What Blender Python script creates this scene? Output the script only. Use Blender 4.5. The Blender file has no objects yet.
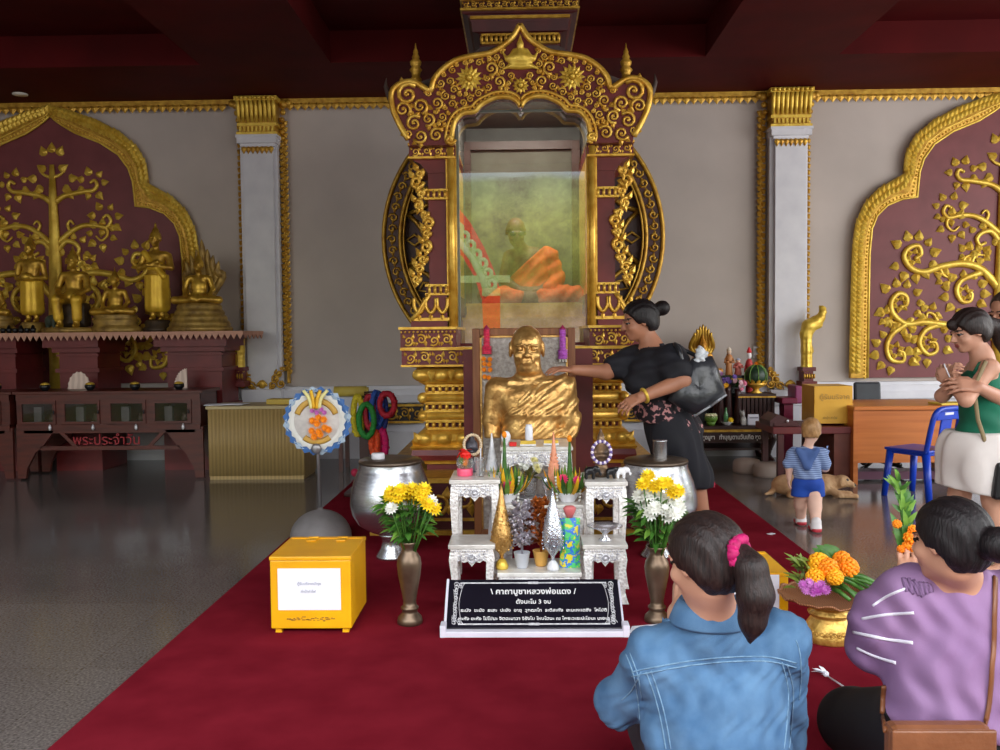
import bpy, bmesh, math, random
import numpy as np
from mathutils import Vector, Matrix, Euler
from mathutils.bvhtree import BVHTree
RND = random.Random(11)
PI = math.pi
COL = bpy.context.scene.collection
# ------------------------------------------------------------------ camera
F = 900.0
CAM = Vector((0, 0, 1.35))
CROT = (Matrix.Rotation(math.atan(20/F), 3, 'Z') @ Matrix.Rotation(PI/2 - math.atan(40/F), 3, 'X')
        @ Matrix.Rotation(-0.010, 3, 'Z'))
cd = bpy.data.cameras.new('camera'); cam = bpy.data.objects.new('camera', cd); COL.objects.link(cam)
cam.matrix_world = Matrix.Translation(CAM) @ CROT.to_4x4()
cd.sensor_width = 36; cd.lens = F/1000*36; cd.clip_start = .05; cd.clip_end = 200
bpy.context.scene.camera = cam
def P(px, py, Y):
    "the place at depth Y (metres in front of the camera's station) that a measurement on the photo refers to"
    d = CROT @ Vector(((px-500)/F, (375-py)/F, -1)); return CAM + d*(Y/d.y)
def G(px, py, z=0):
    d = CROT @ Vector(((px-500)/F, (375-py)/F, -1)); return CAM + d*((z-1.35)/d.z)
# ------------------------------------------------------------------ materials
def lin(c):
    return tuple((x/12.92 if x <= .04045 else ((x+.055)/1.055)**2.4) for x in [v/255 for v in c]) + (1,)
MATS = {}
def mat(name, rgb, rough=.5, metal=0, var=.12, vs=8, bump=0, bs=40, rgb2=None, spec=.5, coat=0, sheen=0, wave=None, vor=None, dist=.01, emit=0, stretch=None, trans=0, alpha=1):
    m = bpy.data.materials.new(name); m.use_nodes = True
    nt = m.node_tree; N = nt.nodes; L = nt.links; b = N['Principled BSDF']
    tc = N.new('ShaderNodeTexCoord'); src = tc.outputs['Object']
    if stretch:
        mp = N.new('ShaderNodeMapping'); mp.inputs['Scale'].default_value = stretch; L.new(src, mp.inputs[0]); src = mp.outputs[0]
    c1 = lin(rgb); c2 = lin(rgb2) if rgb2 else tuple(x*(1-var) for x in c1[:3]) + (1,)
    if vor:
        n = N.new('ShaderNodeTexVoronoi'); n.inputs['Scale'].default_value = vor; L.new(src, n.inputs['Vector']); fo = n.outputs['Distance']
    elif wave:
        n = N.new('ShaderNodeTexWave'); n.inputs['Scale'].default_value = wave; n.inputs['Distortion'].default_value = 4; n.inputs['Detail'].default_value = 2
        L.new(src, n.inputs['Vector']); fo = n.outputs['Fac']
    else:
        n = N.new('ShaderNodeTexNoise'); n.inputs['Scale'].default_value = vs; n.inputs['Detail'].default_value = 4; L.new(src, n.inputs['Vector']); fo = n.outputs['Fac']
    rp = N.new('ShaderNodeValToRGB'); rp.color_ramp.elements[0].position = .3; rp.color_ramp.elements[1].position = .7
    rp.color_ramp.elements[0].color = c2; rp.color_ramp.elements[1].color = c1
    L.new(fo, rp.inputs[0]); L.new(rp.outputs[0], b.inputs['Base Color'])
    b.inputs['Roughness'].default_value = rough; b.inputs['Metallic'].default_value = metal
    b.inputs['Specular IOR Level'].default_value = spec; b.inputs['Coat Weight'].default_value = coat
    b.inputs['Sheen Weight'].default_value = sheen; b.inputs['Transmission Weight'].default_value = trans; b.inputs['Alpha'].default_value = alpha
    if emit: L.new(rp.outputs[0], b.inputs['Emission Color']); b.inputs['Emission Strength'].default_value = emit
    if bump:
        if vor: fb = fo
        else:
            n2 = N.new('ShaderNodeTexNoise'); n2.inputs['Scale'].default_value = bs; n2.inputs['Detail'].default_value = 5; L.new(src, n2.inputs['Vector']); fb = n2.outputs['Fac']
        bp = N.new('ShaderNodeBump'); bp.inputs['Strength'].default_value = bump; bp.inputs['Distance'].default_value = dist
        L.new(fb, bp.inputs['Height']); L.new(bp.outputs[0], b.inputs['Normal'])
    MATS[name] = m; return m
GOLD = mat('gold_paint', (246,204,92), .36, .5, rgb2=(206,150,46), vs=14, bump=.2, bs=60)
GOLDD = mat('gold_dark', (222,178,70), .4, .45, rgb2=(170,120,34), vs=16, bump=.25, bs=50)
GOLDY = mat('gold_yellow', (244,212,92), .4, .4, rgb2=(206,164,52), vs=10, bump=.12, bs=30)
GOLDL = mat('gold_leaf', (232,188,116), .33, .72, rgb2=(178,130,70), vs=16, bump=.5, bs=46, dist=.010)
MAROON = mat('maroon_paint', (116,36,36), .45, rgb2=(96,26,28), vs=6)
MAROOND = mat('maroon_dark', (78,22,24), .45, rgb2=(58,14,16), vs=6)
ROSE = mat('panel_red', (124,56,60), .5, rgb2=(108,44,48), vs=4)
CEIL = mat('ceiling_paint', (86,15,17), .7, rgb2=(72,11,13), vs=2, spec=.12)
WALL = mat('wall_plaster', (198,187,180), .8, rgb2=(184,174,168), vs=1.4, bump=.05, bs=120)
WHITE = mat('white_paint', (226,226,232), .5, rgb2=(212,212,220), vs=5)
PAPER = mat('white_paper', (236,238,248), .7, var=.03)
BLACK = mat('black_plastic', (22,22,26), .35, var=.3)
# ------------------------------------------------------------------ mesh builder
def rotto(d):
    return Vector((0,0,1)).rotation_difference(Vector(d).normalized()).to_matrix()
class MB:
    def __init__(s): s.v=[]; s.f=[]; s.m=[]; s.s=[]
    def add(s, vs, fs, m=0, smooth=False):
        o=len(s.v); s.v.extend([tuple(v) for v in vs])
        for f in fs: s.f.append(tuple(i+o for i in f)); s.m.append(m); s.s.append(smooth)
        return s
    def box(s, c, sz, m=0, rot=None, bev=0, taper=1.0):
        hx,hy,hz=[q/2 for q in sz]; c=Vector(c)
        if bev<=0:
            vs=[Vector((x*(taper if z>0 else 1),y*(taper if z>0 else 1),z)) for x in(-hx,hx) for y in(-hy,hy) for z in(-hz,hz)]
            fs=[(0,1,3,2),(4,6,7,5),(0,4,5,1),(2,3,7,6),(0,2,6,4),(1,5,7,3)]
        else:
            b=min(bev,hx*.9,hy*.9,hz*.9); bm=bmesh.new(); bmesh.ops.create_cube(bm,size=1)
            for v in bm.verts: v.co=Vector((v.co.x*2*hx,v.co.y*2*hy,v.co.z*2*hz)); 
            if taper!=1:
                for v in bm.verts:
                    if v.co.z>0: v.co.x*=taper; v.co.y*=taper
            bmesh.ops.bevel(bm,geom=bm.edges[:],offset=b,segments=2,affect='EDGES',profile=.5)
            bm.verts.index_update(); vs=[v.co.copy() for v in bm.verts]; fs=[[v.index for v in f.verts] for f in bm.faces]; bm.free()
        if rot is not None:
            if not isinstance(rot,Matrix): rot=Euler(rot).to_matrix()
            vs=[rot@v for v in vs]
        return s.add([v+c for v in vs],fs,m)
    def bx(s,x0,x1,y0,y1,z0,z1,m=0,bev=0):
        return s.box(((x0+x1)/2,(y0+y1)/2,(z0+z1)/2),(abs(x1-x0),abs(y1-y0),abs(z1-z0)),m,None,bev)
    def prism(s,pts,y0,y1,m=0):
        n=len(pts); vs=[(x,y0,z) for x,z in pts]+[(x,y1,z) for x,z in pts]
        fs=[tuple(range(n)),tuple(range(2*n-1,n-1,-1))]+[(i,i+n,(i+1)%n+n,(i+1)%n) for i in range(n)]
        return s.add(vs,fs,m)
    def prismz(s,pts,z0,z1,m=0):
        n=len(pts); vs=[(x,y,z0) for x,y in pts]+[(x,y,z1) for x,y in pts]
        fs=[tuple(range(n)),tuple(range(2*n-1,n-1,-1))]+[(i,i+n,(i+1)%n+n,(i+1)%n) for i in range(n)]
        return s.add(vs,fs,m)
    def lathe(s,prof,c=(0,0,0),n=24,m=0,smooth=True,rot=None,sx=1,sy=1,ph=0):
        c=Vector(c); vs=[]; fs=[]
        for r,z in prof:
            for i in range(n):
                a=2*PI*i/n+ph; v=Vector((r*sx*math.cos(a),r*sy*math.sin(a),z))
                if rot is not None: v=rot@v
                vs.append(v+c)
        for j in range(len(prof)-1):
            for i in range(n):
                fs.append((j*n+i,j*n+(i+1)%n,(j+1)*n+(i+1)%n,(j+1)*n+i))
        fs.append(tuple(range(n-1,-1,-1))); k=(len(prof)-1)*n; fs.append(tuple(range(k,k+n)))
        return s.add(vs,fs,m,smooth)
    def tube(s,pts,r,n=8,m=0,flat=1.0,closed=False):
        pts=[Vector(p) for p in pts]; k=len(pts)
        if k<2: return s
        rr=list(r) if hasattr(r,'__len__') else [r]*k
        vs=[];fs=[]; up=None
        for i,p in enumerate(pts):
            if closed: t=pts[(i+1)%k]-pts[i-1]
            else: t=pts[min(i+1,k-1)]-pts[max(i-1,0)]
            if t.length<1e-9: t=Vector((0,0,1))
            t.normalize()
            if up is None:
                up=Vector((0,1,0)) if abs(t.y)<.9 else Vector((1,0,0))
            up=(up-t*up.dot(t))
            if up.length<1e-6: up=t.orthogonal()
            up.normalize(); sd=t.cross(up)
            for j in range(n):
                a=2*PI*j/n; vs.append(p+(sd*math.cos(a)+up*math.sin(a)*flat)*rr[i])
        for i in range(k if closed else k-1):
            for j in range(n):
                i2=(i+1)%k
                fs.append((i*n+j,i*n+(j+1)%n,i2*n+(j+1)%n,i2*n+j))
        if not closed:
            fs.append(tuple(range(n-1,-1,-1))); fs.append(tuple(range((k-1)*n,k*n)))
        return s.add(vs,fs,m,True)
    def ball(s,c,r,m=0,nu=10,nv=6,rot=None):
        if not hasattr(r,'__len__'): r=(r,r,r)
        c=Vector(c); vs=[Vector((0,0,-r[2]))];fs=[]
        for j in range(1,nv):
            b=-PI/2+PI*j/nv
            for i in range(nu):
                a=2*PI*i/nu; vs.append(Vector((r[0]*math.cos(b)*math.cos(a),r[1]*math.cos(b)*math.sin(a),r[2]*math.sin(b))))
        vs.append(Vector((0,0,r[2])))
        for i in range(nu): fs.append((0,1+(i+1)%nu,1+i))
        for j in range(nv-2):
            for i in range(nu):
                a=1+j*nu; fs.append((a+i,a+(i+1)%nu,a+nu+(i+1)%nu,a+nu+i))
        k=1+(nv-2)*nu; t=len(vs)-1
        for i in range(nu): fs.append((k+i,k+(i+1)%nu,t))
        if rot is not None: vs=[rot@v for v in vs]
        return s.add([v+c for v in vs],fs,m,True)
    def leaf(s,c,ang,ln,w,y,m=0,d=.012):
        "raised leaf lying on an XZ wall plane facing -Y: starts at c, points along ang"
        cx,cz=c; ca,sa=math.cos(ang),math.sin(ang)
        def q(u,v,h): return (cx+ca*u-sa*v, y-h, cz+sa*u+ca*v)
        o=((0,0),(.10,.40),(.34,.55),(.66,.30),(1,0),(.66,-.30),(.34,-.55),(.10,-.40))
        vs=[q(ln*u,w*v,0 if u in(0,1) else d*.3) for u,v in o]+[q(ln*.3,0,d),q(ln*.68,0,d*.75)]+[q(ln*u,w*v,-.004) for u,v in o]
        fs=[(0,8,1),(1,8,2),(2,8,9,3),(3,9,4),(4,9,5),(5,9,8,6),(6,8,7),(7,8,0)]+[(k,(k+1)%8,10+(k+1)%8,10+k) for k in range(8)]
        return s.add(vs,fs,m,False)
    def blade(s,base,tip,w,nrm,m=0,sag=0,n=5,fold=.15):
        "free leaf from base to tip"
        b=Vector(base);t=Vector(tip);d=t-b;sd=d.cross(Vector(nrm))
        sd=sd.normalized() if sd.length>1e-9 else d.orthogonal().normalized(); nn=sd.cross(d).normalized()
        vs=[];fs=[]
        for i in range(n+1):
            u=i/n; ww=w*math.sin(PI*(.12+.88*u)) if i<n else w*.02
            p=b+d*u+nn*(sag*math.sin(PI*u)*d.length)
            vs+=[p-sd*ww/2+nn*fold*ww,p,p+sd*ww/2+nn*fold*ww]
        for i in range(n):
            a=3*i; fs+=[(a,a+1,a+4,a+3),(a+1,a+2,a+5,a+4)]
        return s.add(vs,fs,m,True)
    def xf(s,M):
        s.v=[tuple(M@Vector(v)) for v in s.v]; return s
    def build(s,name,mats,parent=None,sharp=None,**props):
        me=bpy.data.meshes.new(name)
        off=worldloc(parent) if parent is not None else Vector((0,0,0))
        arr=np.array(s.v,dtype=np.float64)-np.array(off)[None,:]
        me.from_pydata([tuple(a) for a in arr],[],s.f)
        if not isinstance(mats,(list,tuple)): mats=[mats]
        for m in mats: me.materials.append(m)
        me.polygons.foreach_set('material_index',np.array(s.m,dtype=np.int32))
        me.polygons.foreach_set('use_smooth',np.array(s.s,dtype=bool))
        me.update()
        o=bpy.data.objects.new(name,me); COL.objects.link(o)
        if parent is not None: o.parent=parent
        for k,v in props.items(): o[k]=v
        return o
def worldloc(o):
    v=Vector((0,0,0))
    while o is not None: v+=o.location; o=o.parent
    return v
def thing(name,label,cat,loc=(0,0,0),group=None,kind=None):
    o=bpy.data.objects.new(name,None); COL.objects.link(o); o.location=loc; o.empty_display_size=.05
    o['label']=label; o['category']=cat
    if group: o['group']=group
    if kind: o['kind']=kind
    return o
def tag(o,label,cat,group=None):
    o['label']=label; o['category']=cat
    if group: o['group']=group
    return o
def dup(root,loc,label=None,rz=0,group=None,scale=1):
    r=root.copy(); COL.objects.link(r); r.location=loc; r.rotation_euler=(0,0,rz); r.scale=(scale,)*3
    if label: r['label']=label
    if group: r['group']=group
    for ch in list(root.children):
        c=ch.copy(); COL.objects.link(c); c.parent=r
        for g in list(ch.children):
            d=g.copy(); COL.objects.link(d); d.parent=c
    return r
def struct(mb,name,mats):
    o=mb.build(name,mats); o['kind']='structure'; return o
def text(name,body,size,m,parent,loc,rot=(PI/2,0,0),align='CENTER',ext=.001,xs=1,bold=0):
    cu=bpy.data.curves.new(name,'FONT'); cu.body=body; cu.size=size; cu.align_x=align; cu.align_y='CENTER'; cu.extrude=ext; cu.offset=bold; cu.resolution_u=3
    t=bpy.data.objects.new(name,cu); COL.objects.link(t)
    dg=bpy.context.evaluated_depsgraph_get(); me=bpy.data.meshes.new_from_object(t.evaluated_get(dg)); bpy.data.objects.remove(t)
    R3=Euler(rot).to_matrix() if not isinstance(rot,Matrix) else rot
    off=Vector(loc)-(worldloc(parent) if parent is not None else Vector((0,0,0)))
    for v in me.vertices: v.co=R3@Vector((v.co.x*xs,v.co.y,v.co.z))+off
    me.materials.clear(); me.materials.append(m)
    o=bpy.data.objects.new(name,me); COL.objects.link(o); o.parent=parent; return o
# ------------------------------------------------------------------ curves
def spiral(cx,cz,r0,r1,a0,turns,n=14):
    return [(cx+(r0+(r1-r0)*i/n)*math.cos(a0+turns*2*PI*i/n), cz+(r0+(r1-r0)*i/n)*math.sin(a0+turns*2*PI*i/n)) for i in range(n+1)]
def smooth(pts,k=4):
    "Catmull-Rom"
    pts=[Vector(p) for p in pts]; out=[]
    for i in range(len(pts)-1):
        p0=pts[max(i-1,0)];p1=pts[i];p2=pts[i+1];p3=pts[min(i+2,len(pts)-1)]
        for j in range(k):
            t=j/k; out.append(.5*((2*p1)+(p2-p0)*t+(2*p0-5*p1+4*p2-p3)*t*t+(3*p1-p0-3*p2+p3)*t**3))
    out.append(pts[-1]); return out
def resample(pts,step):
    pts=[Vector(p) for p in pts]; out=[pts[0]]; acc=0; L=sum((b-a).length for a,b in zip(pts,pts[1:])); n=max(2,round(L/step)); st=L/n; need=st
    for a,b in zip(pts,pts[1:]):
        l=(b-a).length; 
        if l<1e-9: continue
        while acc+l>=need-1e-9 and len(out)<n:
            out.append(a+(b-a)*((need-acc)/l)); need+=st
        acc+=l
    out.append(pts[-1]); return out
def frieze(mb,x0,x1,y,z0,z1,m=0,unit=None,r=None):
    "row of S scrolls on a front face"
    h=z1-z0; unit=min(unit or h*.95,h*1.05); n=max(1,round((x1-x0)/unit)); u=(x1-x0)/n; r=max(r or 0,h*.075); zc=(z0+z1)/2
    for i in range(n):
        cx=x0+u*(i+.5); f=1 if i%2==0 else -1
        sp=spiral(cx,zc-f*h*.06,h*.38,h*.06,-f*PI*.75,f*1.45,14)
        mb.tube([(a,y-r*.4,b) for a,b in sp],[r*(1-.4*k/14) for k in range(15)],5,m)
        mb.leaf((cx+u*.30,zc+f*h*.05),f*PI*.45,h*.46,h*.26,y,m,r*1.5)
        mb.leaf((cx-u*.34,zc+f*h*.12),f*PI*.6,h*.36,h*.22,y,m,r*1.4)
        mb.leaf((cx+u*.36,zc-f*h*.1),-f*PI*.45,h*.34,h*.22,y,m,r*1.4)
# ------------------------------------------------------------------ signed-distance modelling
class SDF:
    def __init__(s): s.ops=[]
    def cone(s,a,b,r1,r2=None,k=.02,sub=False):
        s.ops.append(('c',np.array(a,float),np.array(b,float),r1,r1 if r2 is None else r2,k,sub)); return s
    def ell(s,c,r,rot=None,k=.02,sub=False):
        R3=np.eye(3) if rot is None else np.array(rot if isinstance(rot,Matrix) else Euler(rot).to_matrix())
        s.ops.append(('e',np.array(c,float),R3,np.array(r if hasattr(r,'__len__') else (r,)*3,float),0,k,sub)); return s
    def rbox(s,c,hs,rad,rot=None,k=.01,sub=False):
        R3=np.eye(3) if rot is None else np.array(rot if isinstance(rot,Matrix) else Euler(rot).to_matrix())
        s.ops.append(('b',np.array(c,float),R3,np.array(hs,float),rad,k,sub)); return s
    def chain(s,pts,rs,k=.02):
        for i in range(len(pts)-1): s.cone(pts[i],pts[i+1],rs[i],rs[i+1],k)
        return s
    def ext(s,o): s.ops.extend(o.ops); return s
    def __call__(s,Q):
        d=None
        for op in s.ops:
            t=op[0]
            if t=='c':
                a,b,r1,r2=op[1:5]; ba=b-a; L2=max(ba@ba,1e-12); pa=Q-a; h=np.clip((pa@ba)/L2,0,1)
                e=np.sqrt(np.maximum(((pa-h[:,None]*ba)**2).sum(1),0))-(r1+(r2-r1)*h)
            elif t=='e':
                p=(Q-op[1])@op[2]; r=op[3]; k0=np.sqrt(((p/r)**2).sum(1)); k1=np.sqrt(((p/(r*r))**2).sum(1))+1e-9; e=k0*(k0-1)/k1
                e=np.where(k0<1e-3,-r.min(),e)
            else:
                p=np.abs((Q-op[1])@op[2])-op[3]+op[4]; e=np.sqrt((np.maximum(p,0)**2).sum(1))+np.minimum(p.max(1),0)-op[4]
            k=op[5]
            if d is None: d=e
            elif op[6]:
                if k>0: h=np.clip(.5-.5*(d+e)/k,0,1); d=d+(-e-d)*h+k*h*(1-h)
                else: d=np.maximum(d,-e)
            elif k>0: h=np.clip(.5+.5*(e-d)/k,0,1); d=e+(d-e)*h-k*h*(1-h)
            else: d=np.minimum(d,e)
        return d
    def bounds(s,pad=.05):
        lo=np.full(3,1e9);hi=-lo
        for op in s.ops:
            if op[6]: continue
            if op[0]=='c':
                r=max(op[3],op[4]); lo=np.minimum(lo,np.minimum(op[1],op[2])-r); hi=np.maximum(hi,np.maximum(op[1],op[2])+r)
            else:
                e=np.abs(op[2])@op[3]; lo=np.minimum(lo,op[1]-e); hi=np.maximum(hi,op[1]+e)
        return lo-pad,hi+pad
def netmesh(fn,lo,hi,h):
    "surface nets on a block-sparse grid -> verts, quads"
    lo=np.array(lo,float); hi=np.array(hi,float); B=8
    nb=np.maximum(1,np.ceil((hi-lo)/(h*B)).astype(int)); n=nb*B+1
    ax=[lo[i]+h*B*(np.arange(nb[i])+.5) for i in range(3)]
    cc=np.stack(np.meshgrid(*ax,indexing='ij'),-1).reshape(-1,3)
    dc=fn(cc); act=np.abs(dc)<h*B*1.25
    D=np.ones(n,np.float32)
    sgn=np.where(dc<0,-1,1).reshape(nb)
    D[:-1,:-1,:-1]=np.repeat(np.repeat(np.repeat(sgn,B,0),B,1),B,2)
    D[0]=D[-1]=1; D[:,0]=D[:,-1]=1; D[:,:,0]=D[:,:,-1]=1
    idx=np.argwhere(act.reshape(nb))
    if len(idx)==0: return np.zeros((0,3)),np.zeros((0,4),int)
    o=np.stack(np.meshgrid(*[np.arange(B+1)]*3,indexing='ij'),-1).reshape(-1,3)
    for c0 in range(0,len(idx),600):
        ii=(idx[c0:c0+600,None,:]*B+o[None]).reshape(-1,3)
        D[ii[:,0],ii[:,1],ii[:,2]]=fn(lo+ii*h)
    s=D<0
    cs=np.zeros(n-1,np.int8)
    for a in(0,1):
        for b in(0,1):
            for c in(0,1): cs+=s[a:n[0]-1+a,b:n[1]-1+b,c:n[2]-1+c]
    ca=np.argwhere((cs>0)&(cs<8)); vid=np.full(n-1,-1,np.int64); vid[ca[:,0],ca[:,1],ca[:,2]]=np.arange(len(ca))
    co=[(a,b,c) for a in(0,1) for b in(0,1) for c in(0,1)]
    dv=np.stack([D[ca[:,0]+a,ca[:,1]+b,ca[:,2]+c] for a,b,c in co],1)
    acc=np.zeros((len(ca),3)); cnt=np.zeros(len(ca)); cof=np.array(co,float)
    for i in range(8):
        for j in range(i+1,8):
            if np.abs(cof[i]-cof[j]).sum()!=1: continue
            d0,d1=dv[:,i],dv[:,j]; x=(d0<0)!=(d1<0); t=np.where(x,d0/np.where(x,d0-d1,1),0)
            acc+=np.where(x[:,None],cof[i]+(cof[j]-cof[i])*t[:,None],0); cnt+=x
    V=lo+(ca+acc/np.maximum(cnt,1)[:,None])*h
    Q=[]
    for a in range(3):
        b,c=(a+1)%3,(a+2)%3
        sl=[slice(1,n[i]-1) for i in range(3)]; sl[a]=slice(0,n[a]-1); s0=s[tuple(sl)]
        sl2=list(sl); sl2[a]=slice(1,n[a]); s1=s[tuple(sl2)]
        e=np.argwhere(s0!=s1); off=np.array([sl[i].start for i in range(3)]); e0=e+off
        inside=s0[e[:,0],e[:,1],e[:,2]]
        q=[]
        for db,dc_ in((0,0),(-1,0),(-1,-1),(0,-1)):
            k=e0.copy(); k[:,b]+=db; k[:,c]+=dc_; q.append(vid[k[:,0],k[:,1],k[:,2]])
        q=np.stack(q,1); q[~inside]=q[~inside][:,::-1]; Q.append(q)
    Q=np.concatenate(Q); return V,Q[(Q>=0).all(1)]
def sdfobj(name,fn,lo,hi,h,mats,parent=None,M=None,matfn=None,relax=1,**props):
    V,Q=netmesh(fn,lo,hi,h)
    for _ in range(relax):
        a=np.zeros_like(V); n=np.zeros(len(V))
        for i in range(4):
            np.add.at(a,Q[:,i],V[Q[:,(i+1)%4]]); np.add.at(n,Q[:,i],1)
            np.add.at(a,Q[:,i],V[Q[:,(i+3)%4]]); np.add.at(n,Q[:,i],1)
        V=V*.5+.5*a/np.maximum(n,1)[:,None]
    mi=matfn(V[Q].mean(1)).astype(np.int32) if matfn else np.zeros(len(Q),np.int32)
    if M is not None:
        A=np.array(M); V=V@A[:3,:3].T+A[:3,3]
    if parent is not None: V=V-np.array(worldloc(parent))
    me=bpy.data.meshes.new(name); nv,nq=len(V),len(Q)
    me.vertices.add(nv); me.vertices.foreach_set('co',V.astype(np.float32).ravel())
    me.loops.add(nq*4); me.loops.foreach_set('vertex_index',Q.astype(np.int32).ravel())
    me.polygons.add(nq); me.polygons.foreach_set('loop_start',np.arange(nq,dtype=np.int32)*4)
    if not isinstance(mats,(list,tuple)): mats=[mats]
    for m in mats: me.materials.append(m)
    me.polygons.foreach_set('material_index',mi); me.polygons.foreach_set('use_smooth',np.ones(nq,bool))
    me.update(calc_edges=True); me.validate()
    o=bpy.data.objects.new(name,me); COL.objects.link(o)
    if parent is not None: o.parent=parent
    for k,v in props.items(): o[k]=v
    return o
# ================================================================== SETTING
ZC=3.96; ZT=4.26
def granite():
    m=mat('granite_floor',(136,129,125),.13,0,rgb2=(80,76,74),vs=90,spec=.6)
    nt=m.node_tree;N=nt.nodes;L=nt.links;b=N['Principled BSDF']
    tc=N.new('ShaderNodeTexCoord'); br=N.new('ShaderNodeTexBrick'); br.offset=0; br.inputs['Scale'].default_value=1; br.inputs['Brick Width'].default_value=.9; br.inputs['Row Height'].default_value=.9
    br.inputs['Mortar Size'].default_value=.0022; br.inputs['Color1'].default_value=(1,1,1,1); br.inputs['Color2'].default_value=(.86,.86,.86,1); br.inputs['Mortar'].default_value=(.7,.7,.7,1)
    L.new(tc.outputs['Object'],br.inputs['Vector'])
    nn=N.new('ShaderNodeTexNoise'); nn.inputs['Scale'].default_value=1.2; nn.inputs['Detail'].default_value=3; L.new(tc.outputs['Object'],nn.inputs['Vector'])
    mr=N.new('ShaderNodeMapRange'); mr.inputs[1].default_value=.3; mr.inputs[2].default_value=.7; mr.inputs[3].default_value=.8; mr.inputs[4].default_value=1.05; L.new(nn.outputs['Fac'],mr.inputs[0])
    mx=N.new('ShaderNodeMix'); mx.data_type='RGBA'; mx.blend_type='MULTIPLY'; mx.inputs[0].default_value=1
    old=b.inputs['Base Color'].links[0].from_socket; L.new(old,mx.inputs['A']); L.new(br.outputs['Color'],mx.inputs['B'])
    m2=N.new('ShaderNodeMix'); m2.data_type='RGBA'; m2.blend_type='MULTIPLY'; m2.inputs[0].default_value=1
    L.new(mx.outputs['Result'],m2.inputs['A']); L.new(mr.outputs[0],m2.inputs['B']); L.new(m2.outputs['Result'],b.inputs['Base Color'])
    mr2=N.new('ShaderNodeMapRange'); mr2.inputs[3].default_value=.10; mr2.inputs[4].default_value=.2; L.new(nn.outputs['Fac'],mr2.inputs[0]); L.new(mr2.outputs[0],b.inputs['Roughness'])
    return m
struct(MB().bx(-9,9,-1.5,10.3,-.3,0),'floor',granite())
struct(MB().bx(-9,9,10.012,10.3,0,4.4),'wall_back',WALL)
struct(MB().bx(-9.3,-9,1.5,10.3,0,4.4),'shade_wall_left',WALL)  # unseen wall, added so the left of the hall stays darker
def b_ceiling():
    b=MB().bx(-9,9,-.3,10.3,ZT,ZT+.2); b.bx(-9,9,8.67,10,ZC,ZT)
    for x0,x1 in((-3.03,-1.78),(1.78,3.03),(-7.9,-6.6),(6.6,7.9)): b.bx(x0,x1,.3,8.67,ZC,ZT)
    for y0 in(-.3,3.6): b.bx(-9,9,y0,y0+1.0,ZC,ZT)
    b.bx(-9,9,-.45,-.3,ZC-.1,ZT+.2)
    struct(b,'ceiling',CEIL)
b_ceiling()
t=MB(); t.lathe([(.075,0),(.075,.012),(.05,.02)],P(20,93,9.4)-Vector((0,0,.02)),16); o=t.build('ceiling_spotlight',mat('lamp_white',(240,236,226),.4)); tag(o,'small round white spotlight on the dark red ceiling at far left','light')
b=MB(); b.bx(-9,9,9.86,10,0,.30); b.bx(-9,9,9.90,10,.30,.62); b.bx(-9,9,9.82,10,.62,.70); b.bx(-9,9,9.86,10,.70,.765); b.bx(-9,9,9.90,10,.765,.80)
struct(b,'baseboard_back',WHITE)
def cornice():
    b=MB(); b.bx(-9,9,9.93,10,ZC-.05,ZC)
    n=215
    for i in range(n):
        x=-8.9+17.8*i/(n-1)
        if abs(abs(x)-2.93)<.3 or abs(x)<1.2: continue
        b.leaf((x,ZC-.045),-PI/2,.085,.082,9.94,0,.014)
    struct(b,'trim_1',GOLDD)
cornice()
def skirting_band():
    for x0,x1,i in((P(386,412,9.85).x,P(424,412,9.85).x,2),(P(624,412,9.85).x,P(668,412,9.85).x,3)):
        b=MB(); z1=P(400,404,9.85).z; z0=P(400,423,9.85).z
        b.bx(x0,x1,9.83,9.88,z0,z1,1); b.bx(x0,x1,9.81,9.86,z1-.025,z1,0); b.bx(x0,x1,9.81,9.86,z0,z0+.025,0)
        frieze(b,x0,x1,9.83,z0+.03,z1-.03,0)
        struct(b,'trim_%d'%i,[GOLDD,mat('frieze_black%d'%i,(36,22,18),.5)])
skirting_band()
# ---------------------------------------------------------------- carpet
CARP=mat('carpet_red',(130,33,46),.95,rgb2=(114,26,38),vs=5,bump=.35,bs=700,dist=.004,spec=0)
cx0,cx1=-1.56,1.74
b=MB(); b.bx(cx0,cx1,.9,9.2,0,.008)
tag(b.build('red_carpet',CARP),'long plain red carpet on the polished stone floor','carpet')
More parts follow.
